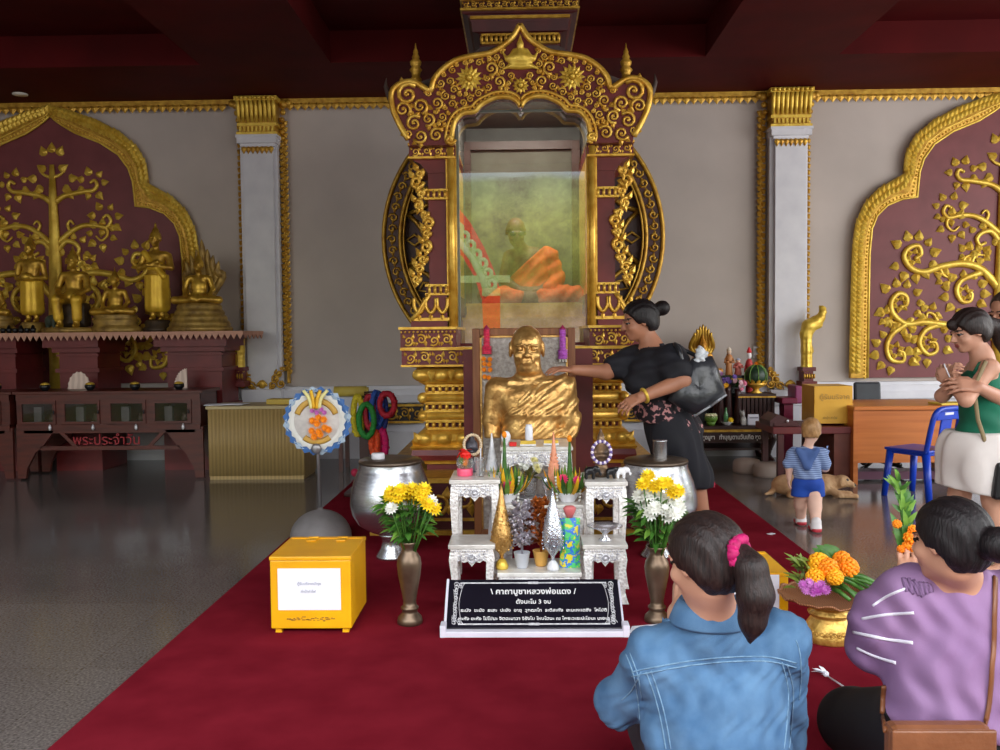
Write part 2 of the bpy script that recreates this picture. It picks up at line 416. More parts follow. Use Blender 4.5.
# ---------------------------------------------------------------- pilasters
def pilaster(cx,label):
    r=thing('pilaster',label,'column',(cx,10,0)); u=.0110
    def X(d): return cx+d*u
    def Zy(y): return P(260,y,9.85).z if cx<0 else P(788,y,9.85).z
    b=MB(); b.bx(X(-14.7),X(14.7),9.80,10,0,ZC-.41); b.bx(X(-19),X(18),9.86,10,0,ZC-.41)
    b.build('shaft',WHITE,r)
    b=MB(); zt=ZC-.42
    b.bx(X(-19.5),X(19.5),9.76,10,zt-.09,zt-.03); b.bx(X(-17),X(17),9.79,10,zt-.12,zt-.09); b.bx(X(-20.5),X(20.5),9.75,10,zt-.03,zt)
    b.build('neck_moulding',WHITE,r)
    b=MB(); b.bx(X(-18),X(18),9.80,10,zt,ZC,1)
    b.bx(X(-20),X(20),9.77,10,zt+.0,zt+.03,0); b.bx(X(-19.5),X(19.5),9.79,10,zt+.10,zt+.13,0); b.bx(X(-21),X(21),9.74,10,ZC-.06,ZC,0)
    for i in range(9): b.box((X(-16+4*i),9.79,zt+.065),(.022,.03,.05),0)
    for i in range(9):
        x=X(-17.6+4.4*i); b.tube([(x,9.80,zt+.14),(x,9.775,zt+.22),(x,9.77,zt+.30),(x,9.74,zt+.36)],[.016,.022,.025,.018],6,0); b.ball((x,9.73,zt+.385),.022,0,8,5)
    b.v=[(x,y,min(z,ZC-.012)) for x,y,z in b.v]; b.build('capital',[GOLDY,GOLDD],r)
    b=MB()
    for i in range(7): b.leaf((X(-13.5+4.5*i),zt-.12),-PI/2,.085,.055,9.795,0,.02)
    for sx in(-1,1):
        # scroll brackets beside the capital
        for k,(d,zz,rr) in enumerate(((24,ZC-.06,.05),(28,ZC-.05,.04),(23,ZC-.15,.035),(22,ZC-.23,.03))):
            b.ball((X(sx*d),9.92,zz),(rr,.03,rr),0,8,5)
        z=Zy(384)
        n=84; z1=ZC-.24; dd_=(25 if sx<0 else 19.5) if cx>0 else (20.5 if sx<0 else 22.5); wd_=.06 if dd_>21 else .052
        for i in range(n):
            zz=z1-(z1-z-.12)*i/(n-1); x=X(sx*dd_)
            b.leaf((x,zz),.55 if i%2 else PI-.55,wd_,.062,9.945,0,.024)
        b.bx(x-.012,x+.012,9.945,10,z,z1,0)
    b.v=[(x,y,min(z,ZC-.012)) for x,y,z in b.v]; b.build('edge_trim',GOLDD,r)
    b=MB()
    for sx in(-1,1):
        b=MB()
        for k,(d,zo,rr) in enumerate(((11,.03,.05),(14,.10,.055),(17,.16,.05),(19,.05,.05),(20,.21,.035),(9,.0,.03))):
            x=X(sx*d); zz=Zy(388)+zo
            b.tube([(a,9.775,c) for a,c in spiral(x,zz,rr,rr*.2,k,1.3,10)],rr*.22,5,0); b.ball((x,9.78,zz),rr*.5,0,6,4)
        b.build('base_ornament',GOLDD,r)
    b=MB()
    b.tube([(a,9.775,c) for a,c in spiral(cx,Zy(386),.05,.05,0,.5,8)],.014,5,0); b.ball((cx,9.78,Zy(384)),(.045,.02,.05),0,8,5); b.build('base_rosette',GOLDD,r); b=MB()
    for i in range(5):
        x=X(-16+8*i); b.tube([(a,9.775,c) for a,c in spiral(x,Zy(415),.055,.012,i,1.4,10)],.013,5,0); b.leaf((x,Zy(412)),PI/2,.1,.06,9.78,0,.02)
    b.build('plinth_ornament',GOLDD,r)
    b=MB(); b.bx(X(-20),X(20),9.74,10,Zy(405),Zy(389),0,.008); b.bx(X(-18),X(18),9.76,10,Zy(424),Zy(405)); b.bx(X(-20),X(20),9.74,10,0,Zy(424)); b.build('base_block',WHITE,r)
pilaster(P(261,250,9.85).x,'white wall pilaster with gilded capital and edges, left of the central shrine')
pilaster(P(789,250,9.85).x,'white wall pilaster with gilded capital and edges, right of the central shrine')
# ---------------------------------------------------------------- arched relief panels with gilded bodhi trees
INN=[(0,113),(5,118),(12,123),(25,131),(50,141),(68,153),(78,167),(82,180),(84,204.5),(98,206),(113,212),(123,222),(128,235),(130,258),(130.5,300),(131,382)]
OUT=[(0,106),(6,108.5),(20,111),(50,121),(73,134),(88,148),(95,163),(97.5,187),(112,190),(125,199),(137,214),(144,234),(146,258),(147,300),(147.5,340),(148,382)]
BR=[ ([(3,199),(12,193),(32,189),(41,188),(45,183),(43,178),(39,180)],(40,182,6)),
     ([(3,241),(17,229),(30,223),(43,223),(53,225),(58,219),(55,213),(51,215)],(52,217,7)),
     ([(43,223),(53,226),(54,233),(48,238),(43,234)],(48,232,6)),
     ([(2,250),(11,239),(20,240),(25,246),(22,252),(17,250)],(20,247,7)),
     ([(17,229),(14,222),(17,218),(20,221)],None),
     ([(4,294),(20,276),(39,270),(61,273),(77,278),(90,273),(96,262),(91,254),(82,252),(79,260),(84,264)],(86,263,10)),
     ([(20,279),(39,286),(44,297),(39,307),(31,307),(29,300),(33,297)],(36,299,9)),
     ([(3,345),(30,334),(55,330),(77,327),(93,329),(106,319),(108,307),(101,298.6),(93,302),(93,310),(98,312)],(99,309,10)),
     ([(93,329),(106,338),(112,351),(108,364),(96,366),(95,358),(100,355)],(103,355,10)),
     ([(60,330),(74,335),(80,348),(72,359),(63,356),(64,348),(70,347)],(71,347,10)),
     ([(62,328),(66,320),(72,318),(73,323)],(70,319,4)),
     ([(61,274),(58,280),(54,283)],(56,284,3)),
     ([(39,270),(36,264),(32,262)],(34,260,3)),
     ([(30,270),(26,262),(18,262)],(20,261,3)),
     ([(98,329),(107,327),(112,323)],(112,322,3)),
     ([(0,175),(-8,172),(-12,168)],None) ]
def panel(pcx,label,sides,zb):
    u=9.95/900
    r=thing('arched_relief_panel',label,'wall panel',(P(pcx,250,9.95).x,10,0)); cx=r.location.x
    z0=P(519,335,9.95).z
    def W(d,y): return (cx+d*u, P(pcx if 0<pcx<1000 else 900,y,9.95).z)
    ref=300 if pcx<500 else 420
    def W(d,y): return (cx+d*u, 1.35+(P(ref,335,9.95).z-1.35)+(335-y)*u*1.0)
    b=MB(); prof=[W(d,y) for d,y in INN]; poly=[W(-d,y) for d,y in INN[::-1]][:-1]+prof
    b.prism(poly,9.975,10.0); b.build('red_field',ROSE,r)
    fr=MB()
    for sg in sides:
        inn=[Vector((*W(sg*d,y),0)) for d,y in INN]; out=[Vector((*W(sg*d,y),0)) for d,y in OUT]
        vs=[];fs=[]
        for a,c in zip(inn,out):
            m=a.lerp(c,.35)
            vs+=[(a.x,9.975,a.y),(a.x,9.95,a.y),(m.x,9.945,m.y),(m.x,9.925,m.y),(c.x,9.935,c.y),(c.x,10,c.y)]
        for i in range(len(inn)-1):
            for j in range(5): fs.append((6*i+j,6*i+j+1,6*i+7+j,6*i+6+j))
        fr.add(vs,fs,0)
        fr.tube([(v.x,9.95,v.y) for v in inn],.014,5,1)
        bead=resample([a.lerp(c,.18) for a,c in zip(inn,out)],.042)
        for v in bead: fr.ball((v.x,9.945,v.y),(.013,.016,.013),1,6,4)
        fr.tube([(v.x,9.94,v.y) for v in [a.lerp(c,.36) for a,c in zip(inn,out)]],.012,5,1)
        for t_,st,ln in((.55,.05,.10),(.82,.055,.11)):
            pts=resample([a.lerp(c,t_) for a,c in zip(inn,out)],st)
            for i,v in enumerate(pts[1:-1],1):
                d=(pts[i-1]-pts[i+1]); a=math.atan2(d.y,d.x); nrm=Vector((d.y,-d.x,0))
                o_=1 if (nrm.x*sg)>0 else -1
                fr.leaf((v.x,v.y),a-sg*.55,ln,.062,9.93,1,.03)
    fr.build('gilded_border',[GOLDD,GOLDY],r)
    tr=MB(); lf=MB()
    trunk=[W(0,162),W(0,200),W(.5,240),W(0,294),W(0,345),W(1,392)]
    tr.tube([(a,9.96,c) for a,c in trunk],[.028,.05,.065,.085,.10,.115],8,0,.6)
    for sg in(-1,1):
        if -sg not in sides and False: continue
        for pts,curl in BR:
            q=smooth([(W(sg*d,y)[0],9.962,W(sg*d,y)[1]) for d,y in pts],4); n=len(q); L=len(pts)
            r0=.045 if L>8 else (.034 if L>5 else .022)
            tr.tube(q,[r0*(1-.55*i/n) for i in range(n)],7,0,.8)
            tr.ball(q[-1],r0*.55,0,8,5)
            if curl:
                d,y,rr=curl; c=W(sg*d,y); R=rr*u; big=rr>8
                nl=10 if big else (7 if rr>5 else 5); R2=R+(.07 if big else .035) if rr>5 else R
                tip=q[int(n*.6)] if rr>5 else q[0]; sa=math.atan2(tip.z-c[1],tip.x-c[0])
                for i in range(nl):
                    a=sa+.6+ (2*PI-1.2)*i/(nl-1); jit=RND.uniform(.85,1.2)
                    lf.leaf((c[0]+R2*math.cos(a),c[1]+R2*math.sin(a)),a+RND.uniform(-.25,.25),(.112 if big else .095)*jit,(.086 if big else .074)*jit,9.972,0,.035)
                if big:
                    for i in range(6):
                        a=i*PI/3+.3; lf.leaf((c[0]+R*.3*math.cos(a),c[1]+R*.3*math.sin(a)),a,.075,.055,9.968,0,.03)
        for d,y,a in((7,168,.6),(16,176,.1),(10,184,-.5),(7,153,1.2),(14,188,-.9),(0,150,1.57)):
            aa=a if sg>0 else PI-a; lf.leaf(W(sg*d,y),aa,.12,.09,9.972,0,.035)
    tr.build('tree_branches',GOLDY,r); lf.build('tree_leaves',GOLDY,r)
panel(54,'red arched wall panel with gilded tree relief behind the row of golden statues',(-1,1),0)
panel(1003,'red arched wall panel with gilded tree relief at the right, above the wooden desk',(-1,1),0)
# ---------------------------------------------------------------- world + lamps
def world():
    w=bpy.data.worlds.new('world'); bpy.context.scene.world=w; w.use_nodes=True; N=w.node_tree.nodes; L=w.node_tree.links; N.clear()
    tc=N.new('ShaderNodeTexCoord'); sp=N.new('ShaderNodeSeparateXYZ'); L.new(tc.outputs['Generated'],sp.inputs[0])
    n1=N.new('ShaderNodeTexNoise'); n1.inputs['Scale'].default_value=26; n1.inputs['Detail'].default_value=8; n1.inputs['Roughness'].default_value=.75; L.new(tc.outputs['Generated'],n1.inputs['Vector'])
    n2=N.new('ShaderNodeTexNoise'); n2.inputs['Scale'].default_value=5; n2.inputs['Detail'].default_value=3; L.new(tc.outputs['Generated'],n2.inputs['Vector'])
    ad=N.new('ShaderNodeMath'); ad.operation='MULTIPLY_ADD'; ad.inputs[1].default_value=.05; L.new(n2.outputs['Fac'],ad.inputs[0]); L.new(sp.outputs['Z'],ad.inputs[2])
    rp=N.new('ShaderNodeValToRGB'); e=rp.color_ramp.elements
    e[0].position=.0; e[0].color=(.30,.28,.25,1); e[1].position=1; e[1].color=(.42,.62,.95,1)
    for p,c in((.495,(.34,.31,.28,1)),(.515,(.42,.30,.24,1)),(.54,(.16,.20,.04,1)),(.575,(.34,.38,.09,1)),(.598,(.20,.28,.12,1)),(.602,(.34,.44,.52,1)),(.613,(.42,.52,.62,1)),(.617,(1.3,1.45,1.65,1)),(.75,(1.1,1.25,1.5,1))):
        x=e.new(p); x.color=c
    mr=N.new('ShaderNodeMapRange'); mr.inputs[1].default_value=-1; mr.inputs[2].default_value=1; L.new(ad.outputs[0],mr.inputs[0]); L.new(mr.outputs[0],rp.inputs[0])
    r2=N.new('ShaderNodeMapRange'); r2.inputs[1].default_value=.3; r2.inputs[2].default_value=.7; r2.inputs[3].default_value=.2; r2.inputs[4].default_value=1.9; L.new(n1.outputs['Fac'],r2.inputs[0])
    lt=N.new('ShaderNodeMath'); lt.operation='LESS_THAN'; lt.inputs[1].default_value=.2; L.new(ad.outputs[0],lt.inputs[0])
    mx=N.new('ShaderNodeMix'); mx.data_type='RGBA'; mx.blend_type='MULTIPLY'; L.new(lt.outputs[0],mx.inputs[0]); L.new(rp.outputs[0],mx.inputs['A']); L.new(r2.outputs[0],mx.inputs['B'])
    bg=N.new('ShaderNodeBackground'); bg.inputs['Strength'].default_value=1.25; L.new(mx.outputs['Result'],bg.inputs[0])
    ou=N.new('ShaderNodeOutputWorld'); L.new(bg.outputs[0],ou.inputs[0])
world()
def area(name,loc,target,sx,sy,e,col=(1,1,1)):
    l=bpy.data.lights.new(name,'AREA'); l.shape='RECTANGLE'; l.size=sx; l.size_y=sy; l.energy=e; l.color=col
    o=bpy.data.objects.new(name,l); COL.objects.link(o); o.location=loc; o.rotation_euler=(Vector(target)-Vector(loc)).to_track_quat('-Z','Y').to_euler(); return o
area('daylight_front_right',(6.2,-3.0,3.9),(2.0,7,1.0),7.5,4.2,470,(1,.99,.97))
area('daylight_front_left',(-5.6,-3.0,3.9),(-1.5,7,1.0),6.5,4.2,290,(1,.99,.97))
area('daylight_sky',(.8,-4.0,5.7),(.4,4.5,.3),10,1.8,540,(1,.995,.98))
area('daylight_right',(8.8,4.5,2.4),(1,6.5,.9),6,3.4,400,(1,.99,.98))
sc=bpy.context.scene; sc.view_settings.view_transform='Standard'; sc.view_settings.look='None'; sc.view_settings.exposure=0
sc.cycles.use_denoising=True; sc.cycles.max_bounces=8; sc.cycles.sample_clamp_indirect=6
# ================================================================== CENTRAL SHRINE
SC=522
def SX(d,Y,y=250): return P(SC+d,y,Y).x
def SZ(y,Y): return P(SC,y,Y).z
def rloft(mb,prof,yb,m=0,cx=None):
    "prof: (halfwidth px, y px, Yfront) -> stacked rectangular mouldings"
    vs=[];fs=[]
    for d,y,Yf in prof:
        x0=SX(-d,Yf);x1=SX(d,Yf);z=SZ(y,Yf); vs+=[(x0,Yf,z),(x1,Yf,z),(x1,yb,z),(x0,yb,z)]
    for i in range(len(prof)-1):
        for j in range(4): fs.append((4*i+j,4*i+4+j,4*i+4+(j+1)%4,4*i+(j+1)%4))
    fs.append((0,1,2,3)); k=4*(len(prof)-1); fs.append((k+3,k+2,k+1,k)); mb.add(vs,fs,m)
def balus(mb,d,Y,y0,y1,step=7,m=0,d0=0):
    z0,z1=SZ(y0,Y),SZ(y1,Y); n=int(2*d/step)
    for i in range(n+1):
        dd=-d+2*d*i/n
        if abs(dd)<d0: continue
        x=SX(dd,Y); mb.tube([(x,Y-.006,z0),(x,Y-.022,(z0+z1)/2),(x,Y-.006,z1)],[.011,.015,.011],6,m)
    mb.bx(SX(-d,Y),SX(d,Y),Y-.02,Y+.02,z1-.012,z1+.006,m); mb.bx(SX(-d,Y),SX(d,Y),Y-.02,Y+.02,z0-.006,z0+.012,m)
SH=thing('shrine','tall red and gold carved central shrine with arched top and glass case','shrine',(SX(0,7.0),7.0,0.008))
def shrine_base():
    Yp=6.02; b=MB()
    zt=SZ(478,Yp); x0,x1=SX(-156,Yp),SX(156,Yp)
    b.bx(x0+.03,x1-.03,Yp,8.8,.008,zt,1); b.bx(x0,x1,Yp-.03,8.83,.008,.04,0); b.bx(x0+.02,x1-.02,Yp-.015,8.8,zt-.03,zt+.004,0)
    b.bx(x0+.02,x1-.02,Yp-.012,8.8,.10,.12,0); frieze(b,x0+.05,x1-.05,Yp,.125,zt-.05,0,.17)
    b.build('plinth',[GOLDD,MAROOND],SH)
    Y0=6.4; b=MB()
    rloft(b,[(98,480,Y0),(98,462.5,Y0)],8.6,1); rloft(b,[(100,463.5,Y0-.02),(101,460,Y0-.03),(101,459,Y0-.03)],8.6,0)
    rloft(b,[(113,460,Y0-.06),(114,455,Y0-.07),(112.5,449,Y0-.06)],8.6,1)
    rloft(b,[(113,449.5,Y0-.06),(115,447,Y0-.08),(112,444,Y0-.06)],8.6,0)
    b.build('lower_step',[GOLD,MAROON],SH)
    b=MB(); rloft(b,[(112,444.5,Y0-.06),(113,440,Y0-.09),(108,434,Y0-.07),(101,429,Y0-.01),(98,428,Y0)],8.6,0)
    for i in range(11):
        d=-100+20*i; b.ball((SX(d,Y0-.05),Y0-.06,SZ(437,Y0)),(.068,.05,.05),0,10,6)
    for sx in(-1,1): b.leaf((SX(sx*104,Y0-.1),SZ(440,Y0)),PI/2-sx*.6,.09,.06,Y0-.1,0,.02)
    b.build('lotus_moulding',[GOLD],SH)
    b=MB(); rloft(b,[(97,429,Y0+.015),(97,383,Y0+.015)],8.55,1)
    for y0,y1 in((428,420),(410,402),(392,384.5)): balus(b,97,Y0,y0,y1,6.5,0,0)
    for yc in(415,397):
        b.tube([(SX(-101,Y0),Y0-.015,SZ(yc,Y0)),(SX(101,Y0),Y0-.015,SZ(yc,Y0))],.028,10,0)
        for sx in(-1,1): b.ball((SX(sx*101,Y0),Y0-.02,SZ(yc,Y0)),(.04,.045,.04),0,8,6)
        b.bx(SX(-100,Y0),SX(100,Y0),Y0-.03,Y0,SZ(yc,Y0)+.027,SZ(yc,Y0)+.04,0); b.bx(SX(-100,Y0),SX(100,Y0),Y0-.03,Y0,SZ(yc,Y0)-.04,SZ(yc,Y0)-.027,0)
    b.build('waist',[GOLD,MAROON],SH)
    b=MB(); rloft(b,[(98,384.5,Y0),(104,382,Y0-.05),(110,376,Y0-.08),(111,371,Y0-.08),(106,366.5,Y0-.04)],8.6,0)
    for i in range(11):
        d=-102+20.4*i; b.ball((SX(d,Y0-.05),Y0-.055,SZ(374,Y0)),(.07,.055,.046),0,10,6); b.leaf((SX(d+10,Y0-.05),SZ(368,Y0)),-PI/2,.09,.05,Y0-.09,0,.02)
    b.build('upper_lotus_moulding',[GOLD],SH)
    Y1=6.28; b=MB()
    rloft(b,[(106,367,Y0-.04),(122,365,Y1)],8.6,1)
    rloft(b,[(122,365.5,Y1),(122,349,Y1)],8.6,1); rloft(b,[(123.5,349.5,Y1-.02),(123.5,346.5,Y1-.02)],8.6,0); rloft(b,[(123,366,Y1-.01),(123,364,Y1-.01)],8.6,0)
    frieze(b,SX(-120,Y1),SX(120,Y1),Y1,SZ(363.5,Y1),SZ(350,Y1),0,.16,.008)
    for sg in(-1,1):
        for d0,d1,ya,yb2,m,yf in((67,123,346.5,326.5,1,0),(66,124.5,328.5,326,0,-.02)):
            a,e=SX(sg*d0,Y1),SX(sg*d1,Y1); b.bx(min(a,e),max(a,e),Y1+yf,8.6,SZ(ya,Y1),SZ(yb2,Y1),m)
    b.bx(SX(-67,Y1),SX(71,Y1),Y1+.2,6.74,SZ(349,Y1),SZ(346.5,Y1),1)
    for i in range(60):
        if abs(-122+244*i/59)<67: continue
        b.ball((SX(-122+244*i/59,Y1),Y1-.012,SZ(331,Y1)),(.009,.01,.009),0,5,4)
    for sg in(-1,1): frieze(b,min(SX(sg*70,Y1),SX(sg*121,Y1)),max(SX(sg*70,Y1),SX(sg*121,Y1)),Y1,SZ(346,Y1),SZ(332.5,Y1),0,.16,.009)
    b.build('scroll_frieze_tier',[GOLD,MAROON],SH)
    b=MB(); Yc=6.2; b.bx(SX(-60,Yc),SX(70,Yc),Yc,6.4,SZ(476,6.1),SZ(349,Yc),0); b.build('centre_panel',MAROON,SH)
shrine_base()
def column(sg):
    Y=6.75; b=MB()
    def X(d,YY=Y): return SX(sg*d,YY)
    def bx(d0,d1,y0,y1,m,yf=0,back=7.6):
        a,c=X(d0),X(d1); b.bx(min(a,c),max(a,c),Y+yf,back,SZ(y0,Y),SZ(y1,Y),m)
    bx(74,93,322,156,1); bx(65,75,326,144,0,-.03)
    b.tube([(X(70),Y-.03,SZ(326,Y)),(X(70),Y-.03,SZ(146,Y))],.028,8,0); b.tube([(X(66),Y-.02,SZ(326,Y)),(X(66),Y-.02,SZ(146,Y))],.012,6,0)
    for y0,y1 in((198,189.5),(293.5,284.5)):
        bx(73,96,y0,y1,1,-.02); bx(72,97,y0+1,y0-1.2,0,-.04); bx(72,97,y1+1.2,y1-1,0,-.04)
        for i in range(4): 
            x=X(76+5.6*i); b.tube([(x,Y-.03,SZ(y0,Y)),(x,Y-.03,SZ(y1,Y))],.012,6,0)
    # hanging lotus and flared foot
    pts=[(65,294),(93,294),(97,300),(104,312),(111,319),(112,327),(65,327)]
    b.prism([(X(d),SZ(y,Y)) for d,y in (pts if sg<0 else pts[::-1])],Y-.03,7.6,1)
    b.tube([(X(d),Y-.04,SZ(y,Y)) for d,y in pts[1:5]],.018,6,0)
    bx(72,109,320,317,0,-.045)
    for i in range(3):
        c=80+11.5*i; q=[(c-5.2,297),(c-5,305),(c-2.5,310),(c,312),(c+2.5,310),(c+5,305),(c+5.2,297)]
        b.tube([(X(d),Y-.04,SZ(y,Y)) for d,y in smooth2(q)],.014,6,0)
        b.leaf((X(c),SZ(314,Y)),-PI/2,.05,.03,Y-.04,0,.015)
    # capital
    pts=[(65,143.5),(111,143.5),(111,157.5),(65,157.5)]
    b.prism([(X(d),SZ(y,Y)) for d,y in pts],Y-.04,7.6,1)
    bx(65,112,158.5,156.5,0,-.06); bx(65,112,145.5,143,0,-.06); frieze(b,min(X(66),X(110)),max(X(66),X(110)),Y-.04,SZ(156.5,Y),SZ(145.5,Y),0,.12,.008)
    b.prism([(X(d),SZ(y,Y)) for d,y in [(74,158),(109,158),(100,163),(93,172),(74,172)]],Y-.01,7.6,1)
    b.build('column',[GOLD,MAROON],SH)
    k=MB(); Yk=Y-.02
    for (d,y,r,a) in((104,181,7,0),(100,192,4,1),(103,204,5,2),(97,213,4,.5),(93,222,5.5,2.2),(95,232,4,.3),(96,246,6,1.4),(99,258,4.5,.6),(103,268,5,2.8),(106,278,4.5,.4),(101,172,4,1)):
        R=r*Y/900; sp=spiral(X(d),SZ(y,Y),R,R*.2,a if sg<0 else PI-a,1.35*sg,12)
        k.tube([(q,Yk,w) for q,w in sp],[.017*(1-.03*i) for i in range(13)],6,0)
        k.leaf((X(d+r*.5),SZ(y-r*.6,Y)),PI/2+sg*-.5,.075,.04,Yk,0,.02); k.leaf((X(d-r*.3),SZ(y+r*.5,Y)),-PI/2+sg*.4,.06,.035,Yk,0,.02)
    k.build('flame_scrolls',GOLD,SH)
def smooth2(q,k=3): return [(v.x,v.y) for v in smooth([(a,b,0) for a,b in q],k)]
for sg in(-1,1): column(sg)
def halo():
    Y=8.16; cx,cz=SX(1,Y),SZ(238,Y); ro=140*Y/900; ri=121*Y/900
    b=MB(); n=72
    def ann(r0,r1,y0,m):
        vs=[];fs=[]
        for i in range(n):
            a=2*PI*i/n
            for r,y in((r0,y0),(r1,y0),(r1,y0+.12),(r0,y0+.12)): vs.append((cx+r*math.cos(a),y,cz+r*math.sin(a)))
        for i in range(n):
            j=(i+1)%n
            for q in range(4): fs.append((4*i+q,4*j+q,4*j+(q+1)%4,4*i+(q+1)%4))
        b.add(vs,fs,m)
    ann(ri,ro,Y,1)
    for r,t in((ro-.012,.02),(ri+.012,.018),(ri-.02,.01)): b.tube([(cx+r*math.cos(2*PI*i/n),Y-.01,cz+r*math.sin(2*PI*i/n)) for i in range(n)],t,6,0,1,True)
    rm=(ro+ri)/2; N=76
    for i in range(N):
        a=2*PI*i/N; x,z=cx+rm*math.cos(a),cz+rm*math.sin(a)
        b.tube([(q,Y-.008,w) for q,w in spiral(x,z,.042,.01,a+(PI if i%2 else 0),1.2 if i%2 else -1.2,9)],.011,5,0); b.leaf((x,z),a+PI/2,.06,.03,Y,0,.016)
    b.build('halo_ring',[GOLDD,MAROOND],SH)
    d=MB(); d.lathe([(ri+.02,0),(ri+.02,.05)],(cx,Y+.10,cz),64,0,False,Matrix.Rotation(-PI/2,3,'X')); d.build('halo_disc',MAROOND,SH)
    s=MB(); K=14
    for i in range(K):
        a0=2*PI*(i+.5)/K;a1=2*PI*(i+1.5)/K
        pts=[]
        for j in range(9):
            t=j/8; a=a0+(a1-a0)*t; r=ri*.985-(ri*.17)*math.sin(PI*t)**.7; pts.append((cx+r*math.cos(a),Y+.075,cz+r*math.sin(a)))
        s.tube(pts,.020,6,0)
        am=(a0+a1)/2; r=ri*.90; c=(cx+r*math.cos(am),cz+r*math.sin(am))
        q=[(c[0]+s_*math.cos(am+k_),Y+.07,c[1]+s_*math.sin(am+k_)) for s_,k_ in((.07,0),(.05,PI/2),(.07,PI),(.05,-PI/2))]
        s.tube(q,.014,5,0,1,True)
        r=ri*.8; s.tube([(cx+r*math.cos(am),Y+.075,cz+r*math.sin(am)),(cx+ri*.5*math.cos(am),Y+.075,cz+ri*.5*math.sin(am))],.018,6,0)
    s.build('halo_star',GOLDD,SH)
halo()
def facade():
    Y=6.62; O=[(0,25),(4,32),(9,39),(19,47),(28,52),(36,54),(50,56),(65,60),(78,69),(86,79),(89,89),(95,87),(103,81.5),(112,80),(121,83),(128,91),(127,107),(120,124),(112,138),(111,144)]
    I=[(67,144),(69,138),(67,124),(62,116),(56,112),(46,111),(41,105.5),(34,101),(24,97),(12,97),(4,101),(0,107)]
    def W(d,y): return (SX(d,Y),SZ(y,Y))
    left=[W(-d,y) for d,y in O]; right=[W(d,y) for d,y in O]; li=[W(-d,y) for d,y in I]; ri=[W(d,y) for d,y in I]
    b=MB(); b.prism(right+ri+li[::-1][1:]+left[::-1][:-1],Y,Y+.14,1)
    half=[(d,y) for d,y in O]+[(d,y) for d,y in I]
    def inside(x,y,poly):
        c=False
        for i in range(len(poly)):
            (x0,y0),(x1,y1)=poly[i-1],poly[i]
            if (y0>y)!=(y1>y) and x<(x1-x0)*(y-y0)/(y1-y0)+x0: c=not c
        return c
    def dist(x,y,poly):
        m=1e9
        for i in range(len(poly)):
            a=Vector(poly[i-1]);c=Vector(poly[i]); p=Vector((x,y)); d=c-a; t=max(0,min(1,(p-a).dot(d)/max(d.length_squared,1e-9))); m=min(m,(p-a-d*t).length)
        return m
    poly=[(0,25)]+O[1:]+I
    for sg in(-1,1):
        b.tube([(W(sg*d,y)[0],Y-.01,W(sg*d,y)[1]) for d,y in smooth2(O[:19],3)],.022,6,0)
        q=[(W(sg*d,y)[0],W(sg*d,y)[1]) for d,y in smooth2(I,3)]
        b.tube([(x,Y-.01,z) for x,z in q],.02,6,0)
        q2=[W(sg*d,y) for d,y in smooth2([(73,143),(75,136),(72,122),(66,112.5),(58,107.5),(49,106),(44,100.5),(36,96),(25,92),(12,92),(4,95.5),(0,100)],3)]
        b.tube([(x,Y-.008,z) for x,z in q2],.012,6,0)
        a_=resample([(x,z,0) for x,z in q],.034); c_=resample([(x,z,0) for x,z in q2],.034)
        for i in range(min(len(a_),len(c_))):
            v=a_[i].lerp(c_[min(i,len(c_)-1)],.5); b.ball((v.x,Y-.006,v.y),.012,0,5,4)
        b.tube([(x,Y-.02,z) for x,z in spiral(*W(sg*70,139),.035,.006,0,1.4*sg,12)],.014,6,0)
    b.build('arch_facade',[GOLD,MAROON],SH)
    k=MB(); pl=[]
    meds=[(51,78,13),(0,86,8),(0,57,15)]
    r2=random.Random(5); tries=0
    # wing volutes first
    pl+= [(112,93,11),(100,105,8),(117,108,8),(92,118,7),(106,122,8),(83,102,6),(100,135,7),(84,134,7),(78,116,5),(112,132,5),(91,92,3.5)]
    while tries<16000:
        tries+=1; x=r2.uniform(3,90); y=r2.uniform(36,125); r=r2.choice((8,7,6,5,4.5,4) if tries<5000 else (4,3.4,2.8,2.3))
        if x<r+1: continue
        if not inside(x,y,poly): continue
        if dist(x,y,poly)<r+ (5.5 if y>88 else 2): continue
        if any(math.hypot(x-a,y-c)<r+q+.1 for a,c,q in meds+pl): continue
        if x>88: continue
        pl.append((x,y,r))
    for sg in(-1,1):
        k=MB()
        for x,y,r in pl:
            X_,Z_=W(sg*x,y); R=r*Y/900*1.03; a=(x*1.7+y)%6.28
            if sg>0: a=PI-a
            n=15 if r>5 else 10
            k.tube([(p,Y-.012,w) for p,w in spiral(X_,Z_,R,R*.12,a,1.55*(-sg),n)],[max(.008,R*.23)*(1-.5*i/n) for i in range(n+1)],6,0)
            k.ball((X_,Y-.012,Z_),R*.16,0,6,4)
            e=(X_+R*math.cos(a),Z_+R*math.sin(a))
            for da in(.5,1.3): k.leaf((X_+R*.9*math.cos(a-sg*da),Z_+R*.9*math.sin(a-sg*da)),a-sg*(da-.4),R*.8,R*.6,Y,0,.022)
        k.build('arch_scrollwork',GOLD,SH)
    for sg in(-1,1):
        c=W(sg*51,78); f=MB()
        for ring,(rr,n,ln) in enumerate(((.035,14,.065),(.018,10,.045))):
            for i in range(n):
                a=2*PI*i/n+ring*.2; f.leaf((c[0]+rr*math.cos(a),c[1]+rr*math.sin(a)),a,ln,.032,Y-.005-.012*ring,0,.014)
        f.ball((c[0],Y-.03,c[1]),.022,0,8,5); f.build('flower_medallion',GOLDY,SH)
    c=W(0,86); f=MB()
    for i in range(12): a=2*PI*i/12; f.leaf((c[0]+.015*math.cos(a),c[1]+.015*math.sin(a)),a,.045,.03,Y-.01,0,.014)
    f.ball((c[0],Y-.03,c[1]),.02,0,8,5)
    f.build('flower_medallion',GOLDY,SH)
    c=W(0,57); d=SDF(); x,z=c
